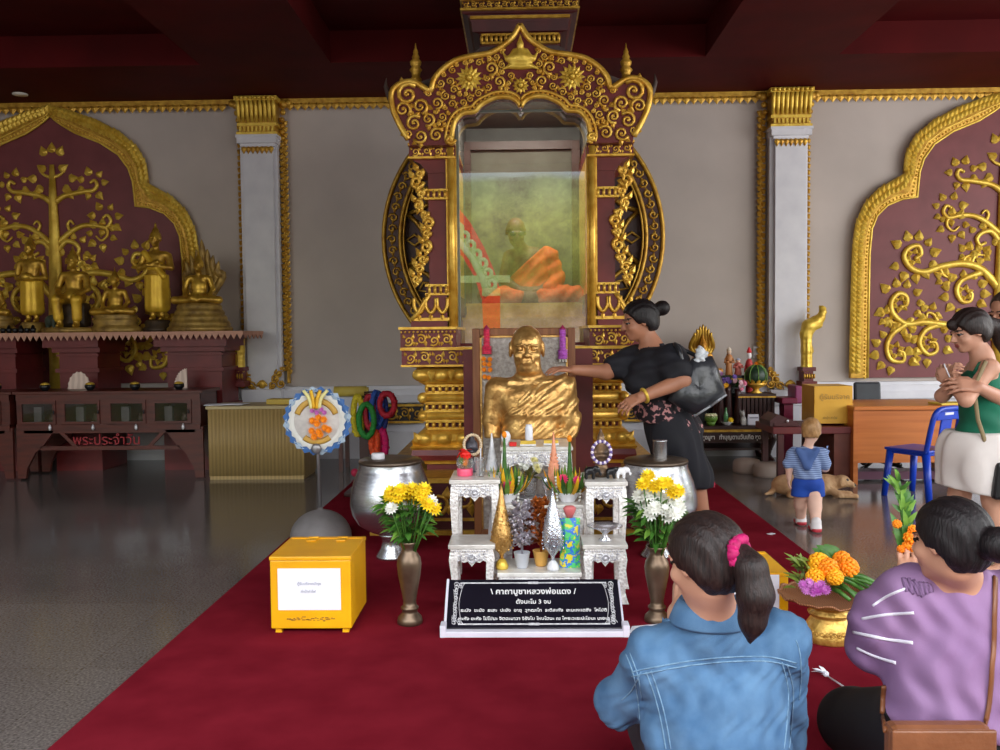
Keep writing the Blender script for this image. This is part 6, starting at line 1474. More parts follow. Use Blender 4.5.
        b.lathe([(.05,zt+.002),(.055,zt+.02),(.03,o.z-.08 if o.z-.08>zt+.03 else zt+.03),(.04,o.z-.02)],(o.x,YY,0),12,1); b.build('leaves_and_pot',[LEAF,WOODD],r); b=MB()
        for k in range(7): mum(b,o+Vector((rr.uniform(-.06,.06),-.05+rr.uniform(-.03,.03),rr.uniform(-.03,.07))),(rr.uniform(-1,1),-1,.5),.032,k%2,2)
        b.build('flowers',[mat('clust%da'%i,cols[0],.6),mat('clust%db'%i,cols[1],.6)],r)
    c=on(711,9.34,zt+.001); b=MB(); b.ball(c+Vector((0,0,.075)),(.07,.07,.05),1,14,8)
    for k in range(9): a=k*.7; mum(b,c+Vector((.04*math.cos(a),.04*math.sin(a)-.01,.10)),(math.cos(a),math.sin(a)-.5,1),.03,0,2)
    b.lathe([(.035,0),(.04,.005),(.05,.04)],c,14,1); tag(b.build('cream_flower_ball',[mat('cream_petals',(236,232,190),.6),LEAFL]),'round ball of cream flowers on the low altar table beside the handbag','flowers')
    c=on(727,9.36,zt+.001); r=thing('bottle_bowl','small green bottle and yellow flower in a white bowl on the low altar','bowl',c); b=MB(); b.lathe([(.03,0),(.032,.004),(.06,.03),(.062,.034),(.05,.03)],c,18); b.build('white_bowl',PEARL,r); b=MB(); b.lathe([(.022,.02),(.024,.10),(.012,.14),(.01,.17),(.012,.18)],c+Vector((-.012,0,0)),12); b.build('green_bottle',mat('green_glass',(90,150,100),.2),r); b=MB(); mum(b,c+Vector((.03,-.03,.05)),(.3,-1,.6),.035,0,3); b.build('flower',YFL,r)
    c=on(743,9.36,zt+.001); d=SDF(); d.ell(c+Vector((0,0,.05)),(.032,.03,.05)).ell(c+Vector((-.01,-.01,.115)),(.024,.026,.026)).cone(c+Vector((-.01,-.03,.11)),c+Vector((-.012,-.045,.107)),.012,.009)
    for sx in(-1,1): d.cone(c+Vector((-.01+sx*.014,0,.135)),c+Vector((-.01+sx*.02,0,.158)),.009,.003).cone(c+Vector((sx*.014,-.025,.06)),c+Vector((sx*.015,-.03,.008)),.012,.011)
    lo,hi=d.bounds(.01); tag(sdfobj('dog_figurine',d,lo,hi,.006,mat('figurine_white',(206,204,196),.4,rgb2=(150,150,150),vs=30)),'small seated white animal figurine on the low altar table','figurine')
    c=on(754,9.33,zt+.001); b=MB(); b.box(c+Vector((0,.02,.055)),(.11,.006,.11),0,(-.2,0,0)); b.box(c+Vector((0,.06,.045)),(.11,.006,.10),0,(.35,0,0)); b.box(c+Vector((0,.004,.075)),(.09,.002,.012),1,(-.2,0,0)); tag(b.build('white_card',[PAPER,INK]),'white folded card beside the animal figurine on the low altar','card')
    o=P(758,352,9.99); b=MB(); b.box((o.x,10.0,o.z),(.10,.02,.14),0,None,.004); b.box((o.x+.02,9.988,o.z+.04),(.025,.012,.02),1); tag(b.build('wall_switch',[WHITE,BLACK]),'white switch plate on the wall left of the right pilaster','switch')
    for px,py,w,lab in((747,472,.13,'left round pale stone block on the floor under the low altar table'),(768,476,.13,'right round pale stone block before the low altar table leg')):
        o=G(px,py,0); b=MB(); b.lathe([(w,0),(w+.005,.02),(w+.005,.09),(w*.9,.12),(w*.6,.13)],o,24); tag(b.build('stone_block',mat('stone_%d'%px,(172,156,146),.6)),lab,'block')
right_altar()
def red_desk():
    Y=8.0; X=lambda q,YY=Y:P(q,430,YY).x; z=lambda y,YY=Y:P(815,y,YY).z; r=thing('red_desk','small dark red desk carrying the gold donation box','desk',(X(815),8.25,0))
    zt=z(427); b=MB(); b.bx(X(773),X(858),Y,8.6,z(434),zt,0,.006); b.build('desk_top',MAROON,r)
    b=MB(); b.bx(X(835),X(857),Y+.02,8.58,0,z(434)); b.build('side_cupboard',mat('cupboard_brown',(112,52,36),.45,rgb2=(96,42,30)),r)
    for x in(779,783):
        b=MB(); yy=Y+.03 if x==779 else 8.53; b.bx(X(779),X(785),yy,yy+.05,0,z(434)); b.build('leg',MAROOND,r)
    for x in(821,): b=MB(); b.bx(X(821),X(825),8.5,8.55,0,z(434)); b.build('leg',MAROOND,r)
    # gold box
    x0,x1=X(814,8.1),X(852.5,8.1); zb=zt+.018; zt2=P(833,386,8.1).z; r=thing('gold_donation_box','gold wooden donation box standing on the small red desk','box',((x0+x1)/2,8.27,zt)); b=MB(); b.bx(x0,x1,8.1,8.46,zb,zt2,0,.004); G2=mat('gold_box',(232,180,62),.42,.15,rgb2=(214,158,44),vs=3); b.build('body',G2,r)
    for x in(x0+.04,x1-.04):
        for y in(8.14,8.42): b=MB(); b.lathe([(.018,zt),(.022,zb)],(x,y,0),8); b.build('foot',G2,r)
    text('lettering','ตู้รับบริจาค',.062,mat('faded_letters',(176,136,56),.5),r,((x0+x1)/2+.01,8.097,zt2-.10)); text('lettering','ค่าน้ำ ค่าไฟ',.03,MATS['faded_letters'],r,((x0+x1)/2-.03,8.097,zb+.05))
    # gabled box
    r=thing('gabled_box','dark red box with a gabled lid at the left end of the small red desk','box',(X(784),8.12,zt)); b=MB(); Yg=8.06; b.prism([(X(770,Yg),zt+.002),(X(799,Yg),zt+.002),(X(799,Yg),zt+.03),(X(778,Yg),z(414,Yg)),(X(770,Yg),zt+.05)],Yg,8.4,0); b.bx(X(774,Yg),X(797,Yg),Yg-.012,Yg,zt+.008,zt+.03,0); b.build('body',MAROOND,r); b=MB(); b.ball((X(787,Yg),Yg-.012,zt+.05),.014,0,8,5); b.build('lock',SILV,r)
    # magenta stand by the pilaster
    Ym=9.3; zf=lambda y:P(790,y,Ym).z; xx=lambda q:P(q,400,Ym).x; r=thing('magenta_stand','dark magenta pedestal chair before the right pilaster','chair',(xx(791),Ym+.15,0)); b=MB(); b.bx(xx(782),xx(798),Ym,Ym+.3,zf(404),zf(398),0,.01); b.build('seat',mat('magenta_red',(124,16,58),.45),r); b=MB(); b.bx(xx(796),xx(803),Ym+.02,Ym+.3,zf(404),zf(386),0,.015); b.build('backrest',mat('magenta_pale',(150,60,110),.45),r); b=MB(); b.bx(xx(786),xx(795),Ym+.06,Ym+.24,0,zf(404)); b.build('pedestal',MATS['magenta_red'],r)
red_desk()
def wood_desk():
    Y=7.95; X=lambda q,YY=Y:P(q,430,YY).x; z=lambda y,YY=Y:P(900,y,YY).z; OW=mat('desk_wood',(206,122,56),.4,rgb2=(184,100,40),vs=3,stretch=(.4,1,8)); OWT=mat('desk_top_wood',(214,130,66),.3,rgb2=(196,112,52),vs=3,stretch=(.4,4,8))
    r=thing('wooden_desk','orange wooden office desk below the right relief panel','desk',(X(910),8.3,0)); zt=z(406); x0,x1=X(853),X(968); b=MB(); b.bx(x0,x1,Y-.02,8.75,zt-.035,zt,0,.006); b.build('desk_top',OWT,r)
    b=MB(); b.bx(x0+.05,x1-.05,Y+.02,Y+.045,z(463),zt-.035); b.build('front_panel',OW,r)
    for a in(x0+.005,x1-.045): b=MB(); b.bx(a,a+.04,Y,8.72,0,zt-.035); b.build('side_panel',OW,r)
    b=MB(); b.bx(x0+.05,x1-.05,Y+.15,Y+.35,z(482),z(474),0); b.build('foot_bar',mat('foot_bar',(92,48,72),.5),r)
    q=on(948,8.1,zt+.001); b=MB(); b.box(q+Vector((0,0,.008)),(.26,.2,.016),0,(0,0,.15),.003); tag(b.build('yellow_book',mat('book_yellow',(226,196,70),.5)),'thin yellow book on the wooden desk beside the woman in green','book')
    # office chair behind the desk
    Yc=9.0; Xc=lambda q:P(q,390,Yc).x; zc=lambda y:P(867,y,Yc).z; r=thing('office_chair','black office chair with its back showing behind the wooden desk','chair',(Xc(867),8.9,0)); vs=[]
    b=MB(); b.box(((Xc(854)+Xc(881))/2,Yc,(zc(430)+zc(382))/2),(Xc(881)-Xc(854),.05,zc(382)-zc(430)),0,(-.08,0,0),.03); b.build('backrest',mat('chair_black',(44,50,58),.5,rgb2=(34,38,46)),r); b=MB(); b.box((Xc(867),8.72,.48),(.44,.44,.06),0,None,.03); b.build('seat',BLACK,r); b=MB(); b.tube([(Xc(867),8.8,.10),(Xc(867),8.8,.46)],.03,10); b.tube([(Xc(867),8.92,.46),(Xc(867),9.02,zc(420))],.02,8)
    for i in range(5): a=2*PI*i/5+.3; b.tube([(Xc(867),8.8,.10),(Xc(867)+.28*math.cos(a),8.8+.28*math.sin(a),.065)],.018,6)
    b.build('pedestal',BLACK,r)
    for i in range(5): a=2*PI*i/5+.3; b=MB(); b.lathe([(.03,-.02),(.032,0),(.03,.02)],(Xc(867)+.28*math.cos(a),8.8+.28*math.sin(a),.034),12,0,True,Matrix.Rotation(PI/2,3,'X')); b.build('caster',BLACK,r)
wood_desk()
def blue_chair():
    BL=mat('blue_plastic',(16,66,196),.35,rgb2=(12,54,170),vs=3); o=G(912,502,0); ctr=Vector((P(921,500,7.35).x,7.35,0)); r=thing('plastic_chair','blue plastic chair before the wooden desk','chair',ctr); A=2.12
    # local: chair faces +y, width along x
    M=M4(ctr,A-PI/2,.91); H=.80; b=MB(); b.box((0,.02,.43),(.42,.42,.025),0,None,.01); b.box((0,.02,.405),(.38,.38,.03),0,None,.01); b.xf(M).build('seat',BL,r)
    for sx in(-1,1):
        l=MB(); l.tube([(sx*.17,.19,.42),(sx*.20,.23,0)],[.034,.026],8); l.xf(M).build('leg',BL,r)
        l=MB(); l.tube([(sx*.17,-.16,.42),(sx*.205,-.22,0)],[.036,.028],8); l.xf(M).build('leg',BL,r)
    b=MB(); pts=[(-.185,-.17,.42),(-.19,-.21,.6),(-.18,-.24,.74),(-.13,-.255,.80),(0,-.26,.81),(.13,-.255,.80),(.18,-.24,.74),(.19,-.21,.6),(.185,-.17,.42)]
    b.tube(smooth(pts,4),.024,8); b.box((0,-.25,.755),(.32,.02,.09),0,(.1,0,0),.008); b.box((0,-.215,.58),(.15,.016,.30),0,(.16,0,0),.006)
    b.xf(M).build('backrest',BL,r); b=MB(); b.box((0,-.262,.765),(.12,.004,.022),0,(.1,0,0)); b.xf(M).build('white_print',WHITE,r)
blue_chair()
def pom(mb,c,R,m=0,n=70):
    c=Vector(c); mb.ball(c,R*.72,m,10,7)
    for i in range(n):
        z=1-2*(i+.5)/n; a=i*2.39996; q=Vector((math.sqrt(1-z*z)*math.cos(a),math.sqrt(1-z*z)*math.sin(a),z)); u=q.orthogonal().normalized(); w=q.cross(u)
        k=RND.uniform(0,6.28); t=u*math.cos(k)+w*math.sin(k); mb.ball(c+q*R*.78,(R*.26,R*.2,R*.12),m,6,4,rotto(q+t*.5))
# ---------------------------------------------------------------- flower tray, papers on carpet
def tray():
    c=G(829,639,.008); Y=c.y; k=Y/F; z=lambda y:P(829,y,Y).z; r=thing('footed_tray','gold footed tray with a wide woven rim on the carpet','tray',c); s=lambda t:.008+(z(603)-.008)*t*.985
    b=MB(); b.lathe([(24*k,s(0)),(25*k,s(.04)),(24.5*k,s(.2)),(22*k,s(.45)),(18*k,s(.62)),(17*k,s(.68)),(20*k,s(.72)),(21*k,s(.78)),(17*k,s(.86)),(19*k,s(.94)),(24*k,s(1.0))],(c.x,c.y,0),40)
    for i in range(26): a=2*PI*i/26; R=23.6*k; b.tube([(c.x+R*math.cos(a)+p*-math.sin(a),c.y+R*math.sin(a)+p*math.cos(a),q) for p,q in spiral(0,s(.3),.014,.003,i,1.3,8)],.0035,5)
    b.build('gold_stand',mat('tray_gold',(226,186,96),.32,.6,rgb2=(176,130,54),vs=40,bump=.4,bs=80),r)
    b=MB(); zt=s(1.0)+.005; n=48; vs=[];fs=[]
    for j,(R,h) in enumerate(((.001,0),(24*k,.0),(38*k,.012),(49*k,.036))):
        for i in range(n): a=2*PI*i/n; wv=(.006*math.sin(i*2.1)+.004*math.sin(i*5)) if j==3 else 0; vs.append((c.x+R*(1+wv)*math.cos(a),c.y+R*(1+wv)*math.sin(a),zt+h+wv))
    for j in range(3):
        for i in range(n): fs.append((j*n+i,j*n+(i+1)%n,(j+1)*n+(i+1)%n,(j+1)*n+i))
    b.add(vs,fs,0,True); b.tube([vs[3*n+i] for i in range(n)],.005,5,0,1,True); b.build('woven_rim',mat('woven_copper',(176,120,82),.5,.3,rgb2=(120,76,50),wave=40),r)
    f=thing('tray_flowers','marigolds, purple orchids and green stems piled on the gold footed tray','flowers',(c.x,c.y,zt+.02)); rr=random.Random(12)
    V=lambda px,py,dy=0: P(px,py,Y+dy)
    for px,py,dy,R in((819,563,-.02,.052),(828,568,-.06,.05),(848,568,-.02,.052),(842,560,.04,.045),(815,577,-.08,.044),(835,577,-.1,.04)): m=MB(); q=V(px,py,dy); pom(m,q,R); m.build('marigold',[OFL,mat('marigold_%d'%px,(255,190,20),.6,rgb2=(248,156,8),vs=60)][px%2],f)
    PUR=mat('orchid_purple',(160,40,150),.55,rgb2=(196,120,190),vs=30)
    for px,py in((803,585),(809,583),(815,587),(821,585),(826,590),(806,590),(818,591),(812,592)): m=MB(); q=V(px,py,-.16); mum(m,q,(rr.uniform(-.5,.5),-1,.6),.024,0,2); m.build('orchid',PUR,f)
    b=MB()
    for a0,a1,y0,y1,w in((838,866,577,592,.03),(842,872,575,590,.026),(846,878,573,584,.03),(832,862,584,598,.028),(830,850,588,600,.026),(850,880,578,588,.022),(836,858,580,600,.024)): p0=V(a0,y0,-.04);p1=V(a1,y1,-.10+rr.uniform(-.05,.12)); b.tube([p0,p0.lerp(p1,.5)+Vector((0,0,.008)),p1],[w*.35,w*.42,w*.3],7)
    for i in range(46): p0=V(rr.uniform(794,812),rr.uniform(560,588),rr.uniform(-.05,.06)); b.blade(p0,p0+Vector((rr.uniform(-.07,.02),rr.uniform(-.04,.04),rr.uniform(-.01,.06))),.02,(0,-.5,1),1,.1,3)
    for x0,y0,x1,y1 in((838,560,816,545),(834,562,812,548),(842,560,824,544)): p0=V(x0,y0,.06);p1=V(x1,y1,.10); b.blade(p0,p1,.05,(0,-1,.4),0,.12,5)
    b.build('leaves_and_stems',[LEAF,mat('leaf_olive',(132,150,60),.55,rgb2=(90,112,36),vs=20)],f)
tray()
def carpet_bits():
    c=G(840,684,.008); r=thing('paper_flower','white paper flower on a stick lying on the carpet beside the woman in purple','flower',c); p0=G(826,675,.014);p1=G(855,694,.014); b=MB(); b.tube([p0,p1],.0035,6); b.build('stick',WHITE,r); b=MB()
    for i in range(7): a=i*.9; b.blade(p0,p0+Vector((-.03+.022*math.cos(a),.02*math.sin(a)+.02,.012+.012*math.sin(a*2))),.02,(0,0,1),0,.1,3)
    b.ball(p0+Vector((0,0,.004)),.012,0,8,5); b.build('petals',PAPER,r)
    q=[G(x,y,.010) for x,y in((629,633),(632,627),(676,623),(679,626),(640,634))]; b=MB(); b.add([(v.x,v.y,.010) for v in q]+[(v.x,v.y,.014) for v in q],[(0,1,2,3,4),(9,8,7,6,5)]+[(i,i+5,(i+1)%5+5,(i+1)%5) for i in range(5)]); tag(b.build('paper_sheet',PAPER),'white paper sheet lying right of the black sign','paper')
    o=G(771,534,.008); b=MB(); b.box((o.x,o.y,.0095),(.05,.03,.003),0,(0,0,.6)); tag(b.build('paper_scrap',PAPER),'tiny white paper scrap near the right carpet edge','paper')
    o=P(706,484,6.6); b=MB(); 
    for i in range(8): a=i*.8; mum(b,(G(706,486,.03).x+.05*math.cos(a),G(706,486,.03).y+.04*math.sin(a),.04+.02*(i%2)),(math.cos(a),-.5,1),.04,0,2)
    tag(b.build('pink_garland',mat('garland_rose',(214,60,90),.6)),'small pink flower garland on the carpet behind the standing woman','garland')
carpet_bits()
# ================================================================== PEOPLE
HAIR=mat('hair_black',(34,27,29),.5,rgb2=(14,11,13),vs=14,stretch=(9,9,1.3),bump=.5,bs=22,spec=.3,dist=.006); HAIRB=mat('hair_brown',(50,36,33),.48,rgb2=(24,17,17),vs=14,stretch=(9,9,1.3),bump=.5,bs=22,spec=.35,dist=.006); HAIRC=mat('hair_blond',(196,152,100),.5,rgb2=(160,116,70),vs=40,bump=.3,bs=50)
def skin(n,rgb): return mat('skin_'+n,rgb,.5,rgb2=tuple(int(v*.93) for v in rgb),vs=8,bump=.04,bs=200)
LIP=mat('lip',(168,84,80),.45); EYE=mat('eye_dark',(30,22,20),.25); BROW=mat('brow_dark',(44,32,28),.7)
def RZ(a): return Matrix.Rotation(a,3,'Z')
def RX_(a): return Matrix.Rotation(a,3,'X')
def RY_(a): return Matrix.Rotation(a,3,'Y')
def facemat(c,R3,s):
    c=np.array(c); R=np.array(R3)
    def f(Q):
        p=((Q-c)@R)/s; m=np.zeros(len(Q),int); ax=np.abs(p[:,0])
        e=((ax-.031)/.014)**2+((p[:,2]-.001)/.0075)**2; m[(e<1)&(p[:,1]>.06)]=1
        l=((ax)/.021)**2+((p[:,2]+.06)/.0095)**2; m[(l<1)&(p[:,1]>.06)]=2
        b=((ax-.031)/.021)**2+((p[:,2]-.023-.05*(ax-.031))/.0045)**2; m[(b<1)&(p[:,1]>.04)]=3
        return m
    return f
def hair_fn(c,R3,s,extra=None,off=.012,nape=-.072,fring=.0,side=.02):
    d=SDF(); c=Vector(c); at=lambda x,y,z:c+R3@(Vector((x,y,z))*s)
    d.ell(at(0,-.016,.026),[(.076+off)*s,(.094+off)*s,(.086+off)*s],R3).ell(at(0,-.045,-.03),[(.060+off)*s,(.05+off)*s,.06*s],R3,.03*s)
    x=SDF(); 
    if extra: extra(x,at)
    cn=np.array(c); R=np.array(R3)
    def fn(Q):
        p=((Q-cn)@R)/s; y=p[:,1]; z=p[:,2]
        hl=y-(side+np.clip(z+.02,0,.2)*(.62-fring)); low=(nape-z); lowear=np.where(y>-.03,(-.015-z)-.9*np.clip(-y,0,1),-1)
        h=np.maximum(np.maximum(np.maximum(d(Q),hl*s),low*s),lowear*s)+.002*np.sin(p[:,0]*230+p[:,2]*60)*s
        if x.ops: h=np.minimum(h,x(Q))
        return h
    lo,hi=d.bounds(.03)
    if x.ops: l2,h2=x.bounds(.03); lo=np.minimum(lo,l2); hi=np.maximum(hi,h2)
    return fn,lo,hi
def build(name,d,mats,parent,h,fn=None,matfn=None,pad=.03):
    lo,hi=d.bounds(pad); return sdfobj(name,fn or d,lo,hi,h,mats,parent,None,matfn)
def bvh_of(o):
    me=o.data; off=worldloc(o); vs=[v.co+off for v in me.vertices]; return BVHTree.FromPolygons(vs,[tuple(p.vertices) for p in me.polygons])
def on_surface(bvh,pts,lift=.0):
    "lay a polyline of photo measurements onto a garment's surface"
    out=[]
    q=[Vector((a,b,0)) for a,b in pts]; q=resample(smooth(q,4),2.5)
    for v in q:
        d=(CROT@Vector(((v.x-500)/F,(375-v.y)/F,-1))).normalized(); hit=bvh.ray_cast(CAM,d)
        if hit[0] is not None: out.append(hit[0]+hit[1]*lift*(1 if hit[1].dot(d)<0 else -1))
    return out
# ------------------------------------------------------------------ kneeling woman in the denim jacket
def denim_woman():
    r=thing('person','kneeling woman in a blue denim jacket with dark ponytail, seen from behind, hands pressed together','person',(P(716,600,2.35).x,2.35,.008)); SK=skin('denim',(212,160,132))
    hc=P(704,560,2.26); hR=RZ(.62)@RX_(-.22)
    L=P(655,657,2.36); Rr=P(779,641,2.36); nk=P(712,613,2.31); pel=Vector((P(716,600,2.35).x,2.36,.27)); ch=(L+Rr)/2+Vector((0,.0,-.12))
    d=SDF(); at=head_ops(d,hc,hR,.98)
    d.cone(nk,hc+hR@Vector((0,-.02,-.06)),.056,.05,.03)
    T=SDF(); T.cone(L,Rr,.062,.062,.05).ell(ch,(.158,.115,.16),None,.06).ell((ch+pel)/2,(.142,.11,.14),None,.06).ell(pel,(.175,.14,.13),None,.06).cone(nk+Vector((0,.01,-.05)),nk,.07,.056,.04)
    el=P(619,704,2.50); er=P(783,735,2.55); wl=P(676,612,2.72); wr=wl+Vector((.05,.02,0)); 
    A=SDF(); A.chain([L,el,wl+Vector((-.0,-.03,-.07))],[.056,.046,.034],.03).chain([Rr,er,wr+Vector((.02,-.02,-.07))],[.056,.046,.034],.03)
    A.chain([wl+Vector((0,-.03,-.07)),wl],[.032,.027],.02).chain([wr+Vector((.02,-.02,-.07)),wr],[.032,.027],.02)
    LG=SDF()
    for sx in(-1,1): LG.chain([pel+Vector((sx*.065,.02,-.05)),Vector((pel.x+sx*.08,2.84,.095)),Vector((pel.x+sx*.09,2.42,.06)),Vector((pel.x+sx*.07,2.22,.055))],[.095,.078,.058,.04],.03)
    H=SDF(); hand_ops(H,wl,(.06,.12,1),(-1,.1,0),.92,1,(.08,.1,.1),.03,.3); hand_ops(H,wr-Vector((.018,.018,0)),(-.02,.12,1),(1,.1,0),.92,-1,(.08,.1,.1),.03,.3)
    body=SDF().ext(d).ext(T).ext(A).ext(H)
    fm=facemat(hc,hR,.98); build('body',body,[SK,EYE,LIP,BROW],r,.0055,None,fm)
    DEN=mat('denim_blue',(92,130,166),.85,rgb2=(62,101,140),vs=12,bump=.35,bs=420,dist=.003)
    DENL=mat('denim_seam',(132,166,192),.85,rgb2=(96,132,164),vs=60,bump=.4,bs=300); DEND=mat('denim_dark',(72,114,158),.85,vs=40)
    J=SDF().ext(T).ext(A)
    def jf(Q):
        x,y,z=Q.T; f=.003*np.sin(z*46+x*24+np.sin(x*17)*1.6)*np.clip((.58-z)*6,0,1)+.0028*np.sin(x*70+z*30+np.sin(z*26)*2)+.0022*np.sin(x*130-z*95+np.sin(z*60)*2)
        dd=J(Q)-.017-f
        dw=np.minimum(np.sqrt(((Q-np.array(wl))**2).sum(1)),np.sqrt(((Q-np.array(wr))**2).sum(1)))
        neck=.085-np.sqrt((x-nk.x)**2+(y-nk.y-.03)**2+((z-nk.z-.06)*1.0)**2)
        return np.maximum(np.maximum(np.maximum(dd,np.where(np.hypot(x-pel.x,y-pel.y)<.24,.17,.02)-z),.05-dw),neck)
    j=build('denim_jacket',J,DEN,r,.0065,jf)
    LGp=SDF().ext(LG).ell(pel,(.155,.13,.13),None,.04)
    build('trousers',LGp,mat('trousers_dark',(46,48,58),.8),r,.012,lambda Q:np.maximum(LGp(Q)-.012,.012-Q[:,2]))
    bv=bvh_of(j); s=MB()
    yoke=[(632,672),(650,668),(690,661),(730,657),(770,657),(796,663)]
    for off in(0,4.5):
        s.tube(on_surface(bv,[(a,b+off) for a,b in yoke],.0005),.0022,5,0)
    for pts in ([(646,672),(656,700),(662,725),(666,749)],[(651,671),(661,700),(667,725),(671,749)],[(782,662),(788,690),(787,720),(784,749)],[(787,664),(793,690),(792,720),(789,749)],[(626,654),(634,676),(638,700),(640,720)],[(630,653),(638,676),(642,700)],[(641,672),(632,690),(622,700)],[(796,640),(800,655),(801,680),(799,700)]):
        s.tube(on_surface(bv,pts,.0005),.002,5,0)
    s.build('seams',DENL,j)
    c=MB(); pts=[]; n=26; rings=[]
    for i in range(n+1):
        a=PI*(-.28)+PI*1.56*i/n-PI; ca,sa=math.cos(a),math.sin(a)
        rings.append([(nk.x+ca*R_,nk.y+.015+sa*R_*.9,nk.z+zz) for R_,zz in((.072,-.02),(.074,.022),(.080,.034),(.094,.012),(.108,-.022),(.104,-.03))])
    vs=[p for q in rings for p in q]; m=6; fs=[(i*m+k,i*m+(k+1)%m,(i+1)*m+(k+1)%m,(i+1)*m+k) for i in range(n) for k in range(m)]+[tuple(range(m)),tuple(range(n*m+m-1,n*m-1,-1))]
    c.add(vs,fs,0,True); c.build('collar',DEN,j)
    def tail(x,at):
        p0=at(.0,-.118,.01); x.ell(p0,(.028,.028,.028)); p1=p0+Vector((.022,-.035,-.025)); p2=p0+Vector((.030,-.045,-.085)); p3=p0+Vector((.024,-.04,-.15))
        x.chain([p0,p1,p2,p3,p3+Vector((-.006,0,-.05))],[.026,.034,.039,.028,.006],.03)
    fn,lo,hi=hair_fn(hc,hR,.98,tail,.014,-.085); sdfobj('hair',fn,lo,hi,.006,HAIRB,r)
    p0=hc+hR@Vector((.0,-.122,.012)); b=MB(); ax=hR@Vector((.25,-1,-.1)); R3=rotto(ax); pts=[p0+R3@Vector((.034*math.cos(2*PI*i/40),.034*math.sin(2*PI*i/40),.007*math.sin(i*1.9))) for i in range(40)]
    b.tube(pts,[.013+.004*math.sin(i*2.3) for i in range(40)],8,0,1,True); b.build('scrunchie',mat('scrunchie_magenta',(206,20,110),.7,rgb2=(156,8,80),vs=60),r)
denim_woman()
